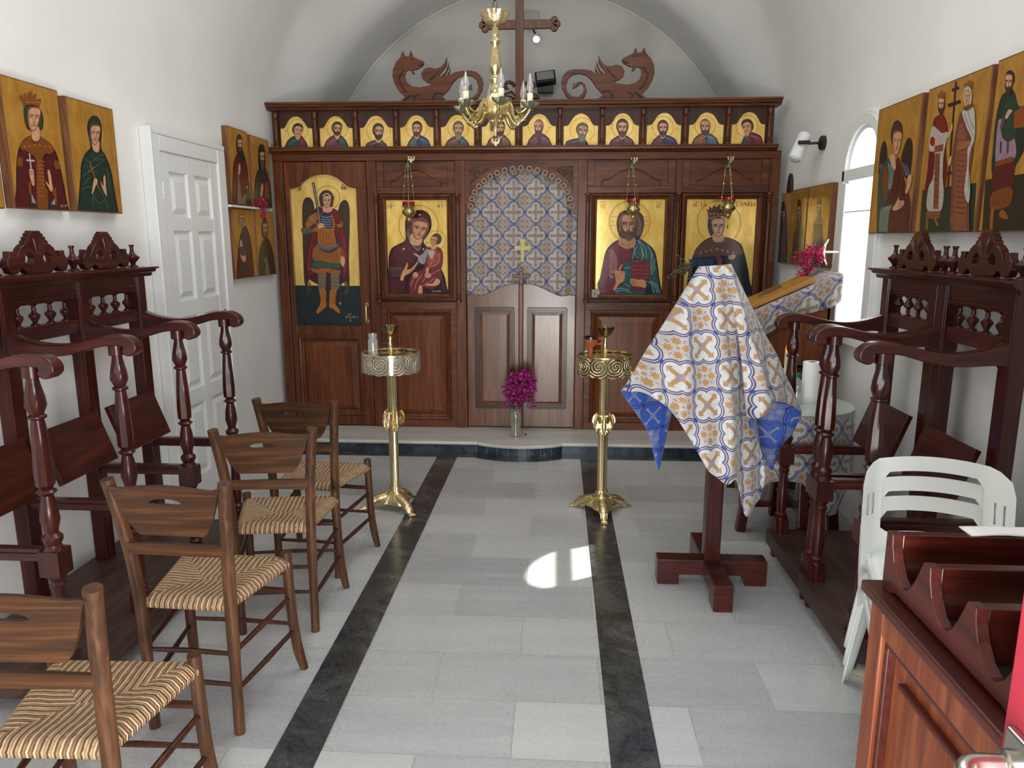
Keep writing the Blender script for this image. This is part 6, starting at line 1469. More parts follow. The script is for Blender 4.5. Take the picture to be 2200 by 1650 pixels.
m = MB(); m.box(-0.06, 0.07, -0.06, 0, 0.0, 0.11); m.build('housing', plain('grey_plastic', (170, 170, 164), 0.4), t, bevel=0.006)
lit = NT('lit_lens'); lit.set(Base_Color=(1, 1, 1, 1), Emission_Color=(0.85, 0.92, 1, 1), Emission_Strength=5.0)
for x, z in ((-0.01, 0.0), (0.05, -0.115)):
    m = MB(); T = Matrix.Translation((x, -0.07, z)) @ Matrix.Rotation(R(-50), 4, 'X'); m.lathe([(0.032, -0.03), (0.03, 0.01), (0.018, 0.04)], 18, (0, 0, 0), T); h = m.build('spot', plain('spot_shell', (214, 216, 216), 0.4), t)
    m = MB(); m.lathe([(0.028, -0.032), (0.0, -0.034)], 18, (0, 0, 0), T, caps=False); m.build('lens', lit.m, h)
m = MB(); m.tube([(0, -0.03, 0.01), (0.05, -0.03, -0.1)], 0.008, 8); m.build('stalk', M['black'], t)
def spotlamp():
    b = onX(1771, 307, XR)
    t = thing('wall_spotlight', 'white tubular spotlight on a black wall bracket above the varnished icons', 'spotlight', b)
    m = MB(); m.lathe([(0.045, 0), (0.045, 0.022), (0.036, 0.028)], 24, (0, 0, 0), Matrix.Rotation(R(-90), 4, 'Y')); m.build('wall_plate', M['black'], t)
    m = MB(); m.tube([(-0.028, 0, 0), (-0.09, 0.02, 0.0), (-0.12, 0.03, -0.002)], 0.009, 8); m.tube([(-0.10, -0.03, 0.0), (-0.17, -0.03, 0.0)], 0.008, 8); m.box(-0.175, -0.10, -0.04, -0.025, -0.012, 0.012); m.build('bracket', M['black'], t, bevel=0.003)
    d = Vector((-0.40, -0.28, -0.86)).normalized(); T = Matrix.Translation((-0.145, 0.02, -0.02)) @ Vector((0, 0, -1)).rotation_difference(d).to_matrix().to_4x4()
    m = MB(); m.lathe([(0.0, 0.09), (0.036, 0.09), (0.042, 0.08), (0.042, -0.09), (0.044, -0.095), (0.038, -0.095), (0.036, -0.06)], 28, (0, 0, 0), T, caps=False); m.build('tube_shade', M['white'], t)
    m = MB(); m.lathe([(0.036, -0.085), (0.03, -0.10), (0.0, -0.106)], 24, (0, 0, 0), T, caps=False); m.lathe([(0.037, -0.06), (0.037, -0.086)], 24, (0, 0, 0), T, caps=False); m.build('bulb', plain('reflector_bulb', (226, 226, 220), 0.15, 0.3), t)
spotlamp()

# ------------------------------------------------------------------ chandelier
def chandelier():
    Y0 = 3.3; X0 = -0.272; zb = 1.975; k = 0.001855
    def z(py): return (321 - py) * k
    t = thing('chandelier', 'gilded brass chandelier with six candle bulbs hanging on a chain', 'chandelier', (X0, Y0, zb))
    m = MB(); m.lathe([(r * k, z(p)) for r, p in ((3, 276), (6, 270), (11, 265), (15, 258), (21, 252), (29, 246), (32, 236), (31, 226), (26, 214), (16, 203), (12, 198))], 40, flute=lambda an, zz: 1 + 0.03 * math.cos(12 * an)); m.build('body', M['brassc'], t, sharp=60)
    m = MB(); m.lathe([(r * k, z(p)) for r, p in ((11, 198), (12, 196), (11, 186), (8, 182), (7, 176), (12, 170), (12, 164), (7, 159), (8, 156), (13, 148), (14, 138), (11, 122), (8, 106), (8, 94), (12, 90), (12, 86), (7, 82), (7, 78), (9, 74), (7, 68), (7, 58))], 40, flute=lambda an, zz: 1 + 0.04 * math.cos(10 * an)); m.build('baluster', M['brasso'], t, sharp=60)
    m = MB(); m.lathe([(r * k, z(p)) for r, p in ((7, 59), (16, 56), (24, 48), (26, 40), (29, 35), (33, 28), (30, 27), (24, 36), (12, 46), (0, 48))], 48, flute=lambda an, zz: 1 + 0.07 * math.cos(12 * an) * (1 if zz > z(40) else 0.2), caps=False); m.build('top_bowl', M['brassc'], t, sharp=60)
    m = MB(); m.lathe([(r * k, z(p)) for r, p in ((14, 262), (15, 258), (13, 252))], 32, flute=lambda an, zz: 1 + 0.06 * math.cos(20 * an)); m.lathe([(r * k, z(p)) for r, p in ((1, 292), (3, 285), (6, 278), (3, 270))], 16); m.build('lower_finial', M['brassc'], t, sharp=60)
    e = plate([[(a, b) for a, b in eagle(0.028)]], 0.006, Matrix.Translation((0, 0, z(312))) @ XZ, 0.002); e.build('eagle_pendant', M['brass'], t, sharp=60)
    for i in range(6):
        an = R(-90 + 13 + 60 * i); c, s = math.cos(an), math.sin(an); rr = 0.155; zc = z(232)
        def P(r, zz): return (c * r, s * r, zz)
        a = MB(); a.tube([P(r, zz) for r, zz in spline([(0.04, z(228)), (0.062, z(222)), (0.075, z(232)), (0.082, z(250)), (0.10, z(264)), (0.125, z(258)), (0.145, z(246)), (rr, z(236))], 5)], 0.0075, 8, sx=0.8)
        a.tube([P(r, zz) for r, zz in spline([(0.045, z(240)), (0.06, z(248)), (0.075, z(262)), (0.095, z(270)), (0.11, z(262)), (0.10, z(252)), (0.088, z(256))], 5)], [0.0085] * 20 + [0.005] * 11, 8)
        a.tube([P(r, zz) for r, zz in spline([(0.075, z(232)), (0.062, z(216)), (0.05, z(220)), (0.055, z(230)), (0.064, z(228))], 5)], 0.006, 6)
        a.tube([P(r, zz) for r, zz in ((0.09, z(262)), (0.118, z(248)), (0.135, z(262)))], 0.006, 6)
        a.tube([P(r, zz) for r, zz in ((0.09, z(236)), (0.105, z(246)), (0.13, z(240)), (0.15, z(228)))], [0.003, 0.007, 0.006, 0.002], 6)
        ao = a.build('arm', M['brasso'], t, sharp=60)
        b = MB(); b.lathe([(0.006, zc - 0.012), (0.016, zc - 0.006), (0.030, zc + 0.006), (0.036, zc + 0.016), (0.030, zc + 0.012), (0.012, zc + 0.002)], 30, P(rr, 0), flute=lambda q, zz: 1 + 0.32 * math.cos(5 * q) * (1 if zz > zc else 0.2), caps=False); b.build('drip_pan', plain('greyed_gilt', (140, 138, 112), 0.35, 0.8) if 'gg' not in M else M['gg'], ao, sharp=70)
        cn = MB(); cn.lathe([(0.0125, zc), (0.0125, zc + 0.052), (0.006, zc + 0.053)], 16, P(rr, 0)); cn.build('candle_sleeve', M['candle'], ao)
        bl = MB(); bl.lathe([(0.006, zc + 0.052), (0.012, zc + 0.062), (0.0155, zc + 0.078), (0.013, zc + 0.095), (0.007, zc + 0.113), (0.003, zc + 0.126), (0.0005, zc + 0.132)], 18, P(rr, 0), caps=False); bl.build('bulb', bulbglass, ao)
    ch_ = MB(); zz = z(27)
    ch_.tube([(0, 0, zz - 0.02), (0, 0, zz + 0.012)], 0.006, 8)
    n = 0
    while zz + zb < 4.13:
        T = Matrix.Translation((0, 0, zz + 0.028)) @ Matrix.Rotation(R(90 * (n % 2)), 4, 'Z')
        ch_.tube([T @ Vector((0.0085 * math.cos(a), 0, 0.021 * math.sin(a))) for a in [2 * PI * j / 12 for j in range(12)]], 0.0022, 6, closed=True); zz += 0.036; n += 1
    ch_.build('chain', M['silver'], t)
M['gg'] = plain('greyed_gilt', (140, 138, 112), 0.35, 0.8)
chandelier()

# ------------------------------------------------------------------ hanging oil lamps
def oil_lamp(label, px, top_y, cup_y, hang_dx):
    Yl = IY - 0.13; hk = onY(px, top_y, Yl); cp_ = onY(px + hang_dx, cup_y, Yl)
    t = thing('oil_lamp', label, 'oil lamp', (cp_.x, Yl, cp_.z), 0, 'hanging oil lamps before the icon screen')
    rel = hk - cp_
    m = MB(); m.tube([(rel.x, 0.13 - 0.06, rel.z + 0.03), (rel.x, 0.07, rel.z + 0.05), (rel.x, 0.0, rel.z + 0.045), (rel.x, -0.012, rel.z + 0.02), (rel.x, -0.004, rel.z - 0.005)], 0.004, 8); m.build('hook', M['silver'], t)
    e = plate([eagle(0.042)], 0.006, Matrix.Translation((rel.x + 0.02, 0.03, rel.z - 0.005)) @ Matrix.Rotation(R(25), 4, 'Z') @ XZ, 0.002); e.build('eagle_bracket', M['brass'], t, sharp=60)
    m = MB(); m.lathe([(0.003, rel.z + 0.0), (0.006, rel.z - 0.015), (0.010, rel.z - 0.028), (0.024, rel.z - 0.042), (0.024, rel.z - 0.045), (0.0, rel.z - 0.045)], 16, (rel.x, 0, 0)); m.build('canopy', M['verdi'], t)
    for k in range(3):
        an = R(-80 + 120 * k); a = Vector((rel.x + 0.02 * math.cos(an), 0.02 * math.sin(an), rel.z - 0.045)); b = Vector((0.052 * math.cos(an), 0.052 * math.sin(an), 0.0))
        m = MB(); m.tube([a, a.lerp(b, .5), b], 0.0022, 6)
        for u in (0.25, 0.5, 0.92):
            q = a.lerp(b, u); d = (b - a).normalized() * 0.012; m.tube([q - d, q, q + d], [0.002, 0.007, 0.002], 8)
        m.build('chain', M['brasso'], t)
        m = MB(); m.tube([(b.x, b.y, 0.0), (b.x * 1.25, b.y * 1.25, -0.02), (b.x * 1.0, b.y * 1.0, -0.035), (b.x * 1.15, b.y * 1.15, -0.055), (b.x * 0.8, b.y * 0.8, -0.065)], 0.0035, 8); m.build('bracket', M['brasso'], t)
    m = MB(); m.lathe([(0.040, 0.0), (0.05, -0.006), (0.040, -0.020), (0.032, -0.028), (0.036, -0.034), (0.047, -0.05), (0.046, -0.066), (0.034, -0.082), (0.018, -0.092), (0.013, -0.098), (0.018, -0.108), (0.014, -0.12), (0.006, -0.126), (0.002, -0.135)], 32, caps=False); m.build('cup', M['brasso'], t, sharp=60)
    for k in range(6):
        an = 2 * PI * k / 6 + R(-90); m = MB()
        for dx, dz in ((0, .009), (0, -.009), (.009, 0), (-.009, 0)):
            p = Vector((0.0475 * math.cos(an + dx / .047), 0.0475 * math.sin(an + dx / .047), -0.056 + dz)); m.lathe([(0.0035, -0.001), (0.0035, 0.002)], 8, (0, 0, 0), Matrix.Translation(p) @ Matrix.Rotation(an + PI / 2, 4, 'Z') @ Matrix.Rotation(R(90), 4, 'X'))
        m.build('pierced_cross', M['black'], t)
    m = MB(); m.lathe([(0.034, -0.004), (0.046, 0.0), (0.047, 0.022), (0.043, 0.022), (0.040, 0.003), (0.0, 0.001)], 28, caps=False); m.build('red_glass', M['redgl'], t)
    m = MB(); m.tube([(0, 0, -0.135), (0, 0, -0.175)], 0.001, 5); m.tube([(0, 0, -0.175), (0.001, 0, -0.19), (0, 0, -0.205)], [0.003, 0.006, 0.003], 8); m.build('drop', M['silver'], t)
M['redgl'] = NT('ruby_glass').set(Base_Color=lin4((150, 8, 14)), Roughness=0.08, Transmission_Weight=0.3, Emission_Color=lin4((150, 8, 14)), Emission_Strength=0.12)
oil_lamp('brass oil lamp with red glass hanging before the Mother and Child icon', 876, 346, 440, 2)
oil_lamp('brass oil lamp with red glass hanging before the icon with a closed red book', 1358, 348, 434, 3)
oil_lamp('brass oil lamp with red glass hanging before the crowned saint on the screen', 1566, 346, 430, 0)
# ------------------------------------------------------------------ draped lectern
def cloth_obj(name, grid, uvf, mats, wrap=False, th=0.0025, sub=True):
    m = MB(); m.sheet(grid, wrap=wrap); o = m.build(name, mats, None, fix=True, sharp=180)
    ul = o.data.uv_layers.new(name='UVMap'); w = len(grid[0])
    for pl in o.data.polygons:
        idx = [o.data.loops[li].vertex_index for li in pl.loop_indices]; cols = [i % w for i in idx]
        big = wrap and max(cols) - min(cols) > 2
        for li, i, c in zip(pl.loop_indices, idx, cols):
            ul.data[li].uv = uvf(i // w, c + w if (big and c < w / 2) else c)
    s = o.modifiers.new('thickness', 'SOLIDIFY'); s.thickness = th; s.offset = -1; s.material_offset = 1; s.material_offset_rim = 0
    return o
LC = Vector((0.735, 3.32, 0))
t = thing('lectern', 'dark red wooden lectern with a cross-shaped foot under a patterned cloth', 'lectern', LC)
m = MB(); m.box(-0.037, 0.037, -0.037, 0.037, 0.06, 1.36); m.build('post', M['maho'], t, bevel=0.006)
for (dx, dy, L) in ((-1, 0, .25), (1, 0, .255), (0, -1, .30), (0, 1, .30)):
    m = MB()
    w = 0.042
    pr = [(0.03, 0.125), (L, 0.125), (L, 0.0), (L - 0.10, 0.0), (L - 0.10, 0.05), (0.03, 0.05)]
    m.prism(pr, -w, w, 'xz', M=Matrix.Rotation(math.atan2(dy, dx), 4, 'Z')); m.build('foot', M['mahox'], t, bevel=0.005)
m = MB(); T = Matrix.Translation((-0.03, 0.02, 1.368)) @ Matrix.Rotation(R(35), 4, 'X'); m.box(-0.05, 0.06, -0.03, 0.035, -0.010, 0.010, 0, T); m.build('book_rest', M['mahox'], t, bevel=0.004)
HEM = [(72, 597, 3.20), (115, 600, 3.15), (160, 606, 3.10), (222, 628, 3.05), (305, 695, 3.03), (385, 810, 3.01), (465, 950, 3.0), (515, 1000, 2.99), (557, 1030, 2.985), (600, 1004, 3.02), (622, 1060, 3.06), (645, 1172, 3.10), (690, 1130, 3.14), (722, 1085, 3.17), (736, 960, 3.19), (700, 830, 3.14), (655, 745, 3.07), (715, 715, 3.04), (778, 684, 3.03), (768, 655, 3.09), (800, 645, 3.16), (850, 662, 3.25), (908, 692, 3.38),
       (872, 780, 3.46), (800, 870, 3.50), (768, 965, 3.52), (720, 900, 3.54), (600, 860, 3.56), (460, 800, 3.56), (340, 720, 3.52), (262, 700, 3.46), (252, 800, 3.44), (246, 970, 3.42), (200, 800, 3.36), (150, 715, 3.30), (105, 650, 3.25)]
TOP = [(430, 28, 3.30), (432, 27, 3.29), (437, 27, 3.28), (446, 26, 3.27), (460, 25, 3.265), (475, 24, 3.26), (492, 23, 3.26), (505, 22, 3.26), (515, 21, 3.26), (522, 21, 3.26), (527, 20, 3.26), (532, 20, 3.26), (537, 20, 3.26), (542, 19, 3.26), (547, 19, 3.262), (552, 18, 3.265), (557, 18, 3.268), (562, 17, 3.27), (566, 17, 3.272), (570, 17, 3.276), (573, 16, 3.28), (576, 16, 3.285), (580, 15, 3.30),
       (582, 20, 3.34), (578, 26, 3.38), (570, 30, 3.40), (555, 34, 3.41), (530, 38, 3.42), (505, 40, 3.42), (480, 41, 3.42), (462, 41, 3.41), (452, 40, 3.40), (444, 38, 3.39), (438, 36, 3.37), (433, 33, 3.345), (430, 30, 3.32)]
kc = 1200 / 560
def cpt(q): return onY(1300 + q[0] / kc, 560 + q[1] / kc, q[2])
hem = spline([cpt(q) for q in HEM], 5, True); top = spline([cpt(q) for q in TOP], 5, True)
N = len(hem); rows = []
ctop = sum(top, Vector()) / N
rows.append([ctop.lerp(p, 0.35) for p in top]); rows.append([ctop.lerp(p, 0.8) for p in top])
NS = 22
for i in range(NS + 1):
    s = i / NS; r = []
    for k in range(N):
        p = top[k].lerp(hem[k], s)
        front = k < 23 * 5
        if front:                                   # soft vertical pleats running down from the ridge
            p = p + Vector((0, -1, 0)) * (0.024 * math.sin(s * PI * 0.95) * (0.7 + 0.8 * math.sin(p.x * 27 - s * 2.0 + 1.0)) + 0.015 * s * math.sin(p.x * 58 + s * 3))
        r.append(p)
    rows.append(r)
def cuv(i, c):
    p = rows[i][c % N]; s = i
    q = rows[i][c % N]
    return (p.x * 1.04 + (p.y - 3.2) * 0.25, (1.5 - p.z) * 1.07)
o = cloth_obj('lectern_cloth', rows, cuv, [M['broc'], M['brocb']], wrap=True)
tag(o, 'blue, gold and white brocade cloth with blue lining draped over the cross-footed lectern', 'cloth')
rnd = random.Random(2); m = MB(); b0 = cpt((400, 42, 3.27))
for k in range(10):
    a = Vector((b0.x - 0.010, b0.y - 0.004, b0.z + 0.006)); e = a + Vector((rnd.uniform(-.09, .01), rnd.uniform(-.02, .02), rnd.uniform(-.05, .05)))
    m.tube([a, a.lerp(e, .5) + Vector((0, 0, .012)), e], [0.0025, 0.002, 0.0012], 5)
    for j in range(5): c = a.lerp(e, .3 + .17 * j); m.lathe([(0.001, -0.006), (0.007, 0), (0.001, 0.006)], 6, c + Vector((rnd.uniform(-.008, .008), 0, rnd.uniform(-.008, .008))))
tag(m.build('dried_sprig', plain('dry_leaves', (52, 50, 34), 0.7)), 'small dark dried sprig lying on the left edge of the lectern cloth', 'sprig')

# ------------------------------------------------------------------ slanted icon stand by the window
LY0, LY1 = 4.33, 4.74
t = thing('icon_stand', 'brown wooden icon stand with slanting top between the window and round table', 'icon stand', (1.33, 4.53, 0))
xa, za, xb, zb = 1.12, 1.165, 1.56, 1.365
inv = Vector((-1.33, -4.53, 0))
def bl(mb, *a): mb.box(a[0] - 1.33, a[1] - 1.33, a[2] - 4.53, a[3] - 4.53, a[4], a[5])
m = MB()
pr = [(xa, 0.86), (xb, 0.86), (xb, zb), (xa, za)]
m.prism([(a - 1.33, b) for a, b in pr], LY0 - 4.53, LY0 + 0.02 - 4.53); m.prism([(a - 1.33, b) for a, b in pr], LY1 - 0.02 - 4.53, LY1 - 4.53)
bl(m, xa, xa + 0.02, LY0, LY1, 0.86, za); bl(m, xb - 0.02, xb, LY0, LY1, 0.86, zb); bl(m, xa, xb, LY0, LY1, 0.86, 0.88)
m.build('sloping_box', M['iwoodp'], t, bevel=0.003)
for x in (xa + 0.025, xb - 0.025):
    for y in (LY0 + 0.025, LY1 - 0.025):
        m = MB(); bl(m, x - 0.025, x + 0.025, y - 0.025, y + 0.025, 0.0, 0.86); m.build('leg', M['iwoodz'], t, bevel=0.003)
m = MB(); bl(m, xa, xb, LY0 + 0.01, LY1 - 0.01, 0.22, 0.24); m.build('shelf', M['idark'], t, bevel=0.003)
sl = Vector((xb - xa, 0, zb - za)).normalized(); nn = Vector((-sl.z, 0, sl.x))
m = MB(); T = Matrix(((sl.x, 0, nn.x, (xa + xb) / 2 - 1.33), (0, 1, 0, 0), (sl.z, 0, nn.z, (za + zb) / 2), (0, 0, 0, 1)))
m.box(-0.245, 0.24, -0.2, 0.2, 0.0, 0.012, 0, T); m.build('top_board', M['iwood'], t, bevel=0.003)
# its cloth: lies on the slope, hangs over the near side
rows = []
P0 = Vector((xa, 0, za)) + nn * 0.021; L = (Vector((xb, 0, zb)) - Vector((xa, 0, za))).length
path = [(LY1 - 0.02, 0), (LY1 - 0.2, 0), (LY0, 0), (LY0 - 0.02, 0.004), (LY0 - 0.026, 0.02), (LY0 - 0.03, 0.06), (LY0 - 0.03, 0.10), (LY0 - 0.03, 0.15)]
vv = [0, .18, .39, .41, .43, .47, .51, .56]
for y, dz in path:
    r = []
    for k in range(41):
        u = k / 40; p = P0 + sl * ((u - 0.03) * (L + 0.085) - 0.01); drop = dz * (1.0 + 0.10 * math.sin(u * 9) + (0.25 if u < .2 else 0))
        r.append(Vector((p.x, y - (0.008 * math.sin(u * 30) * (dz / .15)), p.z - drop)))
    rows.append(r)
o = cloth_obj('stand_cloth', rows, lambda i, c: (c / 40 * 0.55, vv[i]), [M['broct'], M['broctb']])
tag(o, 'patterned brocade cloth over the slanting icon stand beside the window', 'cloth')
# icon lying on the slope
t = thing('resting_icon', 'small gold icon board lying on the slanting stand under the red flowers', 'icon', (P0 + sl * 0.2 + nn * 0.02 + Vector((0, LY0 + 0.19, 0))))
loc = Vector(t.location); T = Matrix(((sl.x, 0, nn.x, 0), (0, 1, 0, 0), (sl.z, 0, nn.z, 0), (0, 0, 0, 1)))
m = MB(); m.box(-0.18, 0.20, -0.165, 0.11, -0.012, 0.012, 0, T); m.build('board', plain('honey_wood', (178, 124, 62), 0.4), t, bevel=0.002)
m = MB(); m.box(-0.165, 0.185, -0.15, 0.095, 0.012, 0.0135, 0, T); m.build('painting', M['golda'], t)
m = MB(); m.tube([T @ Vector(p) for p in ((-0.10, -0.03, 0.0135), (-0.04, -0.05, 0.0135), (0.02, -0.03, 0.0135), (0.05, -0.03, 0.0135))], [0.012, 0.03, 0.02, 0.016], 8, sx=0.06); m.build('painted_figure', plain('brown_figure', (96, 58, 26), 0.5), t)
# crimson bougainvillea resting at the head of the slope
t = thing('bougainvillea_sprig', 'sprig of crimson bougainvillea resting at the head of the slanting icon stand', 'flowers', (1.50, LY0 + 0.28, 1.385))
loc = Vector(t.location); rnd = random.Random(11); fc = []
for px, py, rr, n in ((1725, 556, 20, 34), (1738, 548, 16, 26), (1750, 543, 14, 18), (1760, 552, 7, 8), (1738, 583, 9, 14), (1722, 591, 6, 8), (1762, 566, 5, 5)):
    for _ in range(n):
        q = onY(px + rnd.gauss(0, rr * .55), py + rnd.gauss(0, rr * .5), LY0 + 0.26 + rnd.uniform(-.04, .05)); fc.append(q - loc)
m = MB(); blossoms(m, fc, 0.022, rnd); m.build('blossoms', [M['ros1'], M['ros2']], t, fix=False, sharp=180)
m = MB()
for q in fc[::9]: m.tube([Vector((0, 0, -0.012)), Vector((q.x * .3, q.y * .3, 0.03)), q], 0.002, 5)
m.build('stem', M['stem'], t)

# ------------------------------------------------------------------ round table with its cloth, roll, candle and bottle
TC, TR_, TZ_ = Vector((1.285, 3.965, 0)), 0.285, 0.725
t = thing('round_table', 'round table under a patterned cloth between the stalls and the icon stand', 'table', TC)
m = MB(); m.lathe([(0, 0.70), (TR_ - 0.006, 0.70), (TR_ - 0.004, 0.71), (TR_ - 0.006, 0.72), (0, 0.72)], 48, caps=False); m.build('table_top', M['mahox'], t)
for k in range(4):
    an = PI / 2 * k + PI; m = MB(); m.bar((0.17 * math.cos(an), 0.17 * math.sin(an), 0.70), (0.255 * math.cos(an), 0.255 * math.sin(an), 0.0), 0.05, 0.05); m.build('leg', M['maho'], t, bevel=0.004)
m = MB(); m.bar((-0.23, 0, 0.16), (0.23, 0, 0.16), 0.03, 0.03); m.bar((0, -0.23, 0.185), (0, 0.23, 0.185), 0.03, 0.03); m.build('stretcher', M['maho'], t, bevel=0.003)
rows = []; N = 120; ss = [0.0, 0.5, 0.9, 0.985, 1.0, 1.02, 1.1, 1.25, 1.45, 1.65, 1.85, 2.0]
for s in ss:
    r = []
    for k in range(N):
        an = 2 * PI * k / N; sq = 0.62 / max(abs(math.cos(an + 0.35)), abs(math.sin(an + 0.35))) ; drop = min(sq, 0.80) - TR_
        if s <= 1: rad = TR_ * s; z = TZ_ + 0.001; 
        else:
            u = s - 1; fold = math.sin(an * 9 + 0.5) * 0.5 + math.sin(an * 5) * 0.5
            rad = TR_ + 0.006 + min(u * 5, 1) * 0.002 + u * (0.014 + 0.022 * fold); z = TZ_ - u * drop
        if s == 1.0: z = TZ_ - 0.001; rad = TR_ + 0.003
        r.append(Vector((TC.x + rad * math.cos(an), TC.y + rad * math.sin(an), z)))
    rows.append(r)
def tuv(i, c):
    an = 2 * PI * c / N; s = ss[i]; d = TR_ * min(s, 1) + max(0, s - 1) * (min(0.62 / max(abs(math.cos(an + 0.35)), abs(math.sin(an + 0.35))), .8) - TR_)
    if s <= 1: return (d * math.cos(an), d * math.sin(an))
    return (an * TR_, d)
o = cloth_obj('tablecloth', rows[1:], lambda i, c: tuv(i + 1, c), [M['broct'], M['broctb']], wrap=True)
m = MB(); m.sheet([[Vector((TC.x + TR_ * 0.5 * q * math.cos(2 * PI * k / 40), TC.y + TR_ * 0.5 * q * math.sin(2 * PI * k / 40), TZ_ + 0.0005)) for k in range(41)] for q in (0.01, 1.02)])
tag(o, 'patterned blue and gold tablecloth hanging to the floor round the small table', 'tablecloth')
m = MB(); m.lathe([(0, 0.0), (TR_ + 0.004, 0.0), (TR_ + 0.004, 0.005), (0, 0.005)], 60, (TC.x, TC.y, TZ_ + 0.0015), caps=False)
gt = NT('table_glass'); gt.set(Base_Color=lin4((176, 190, 180)), Roughness=0.08)
tag(m.build('glass_disc', gt.m), 'round glass plate covering the top of the small table', 'glass plate')
tz = TZ_ + 0.0068
pt = onZ(1745, 868, tz)
t = thing('paper_towel_roll', 'white paper towel roll standing on the round table', 'paper towel', (pt.x, pt.y + 0.045, tz))
m = MB(); m.lathe([(0.02, 0.0), (0.046, 0.0), (0.047, 0.003), (0.047, 0.218), (0.045, 0.221), (0.02, 0.221)], 36, caps=False); m.build('paper', M['paper'], t)
m = MB(); m.lathe([(0.0195, 0.001), (0.0195, 0.2195), (0.0175, 0.2195), (0.0175, 0.001)], 20, caps=False); m.build('core', plain('cardboard', (168, 140, 104), 0.8), t)
bt = onZ(1722, 872, tz)
t = thing('bottle', 'clear plastic bottle with a green cap beside the paper towel roll', 'bottle', (bt.x - 0.01, bt.y + 0.06, tz))
m = MB(); m.lathe([(0.0, 0.0), (0.03, 0.0), (0.032, 0.006), (0.032, 0.09), (0.026, 0.115), (0.012, 0.135), (0.012, 0.15)], 24, caps=False); m.build('body', thin_glass('bottle_plastic', (220, 228, 222), 0.4), t)
m = MB(); m.lathe([(0.0145, 0.142), (0.0145, 0.166), (0.0, 0.167)], 16, caps=False); m.build('cap', plain('green_cap', (20, 110, 62), 0.4), t)
cz = onY(1692, 745, TC.y + 0.08)
t = thing('candle', 'slim pale candle with an orange tip on the round table, half behind the lectern cloth', 'candle', (cz.x, TC.y + 0.08, tz))
H_ = cz.z - tz
m = MB(); m.lathe([(0.016, 0), (0.016, 0.006), (0.011, 0.012), (0.011, H_ - 0.03), (0.009, H_ - 0.028)], 16); m.build('wax', plain('cream_wax', (232, 220, 190), 0.5), t)
fl = NT('orange_tip'); fl.set(Base_Color=lin4((250, 170, 40)), Emission_Color=lin4((255, 170, 40)), Emission_Strength=0.8)
m = MB(); m.lathe([(0.009, H_ - 0.028), (0.010, H_ - 0.01), (0.006, H_ + 0.006), (0.001, H_ + 0.016)], 14); m.build('tip', fl.m, t)

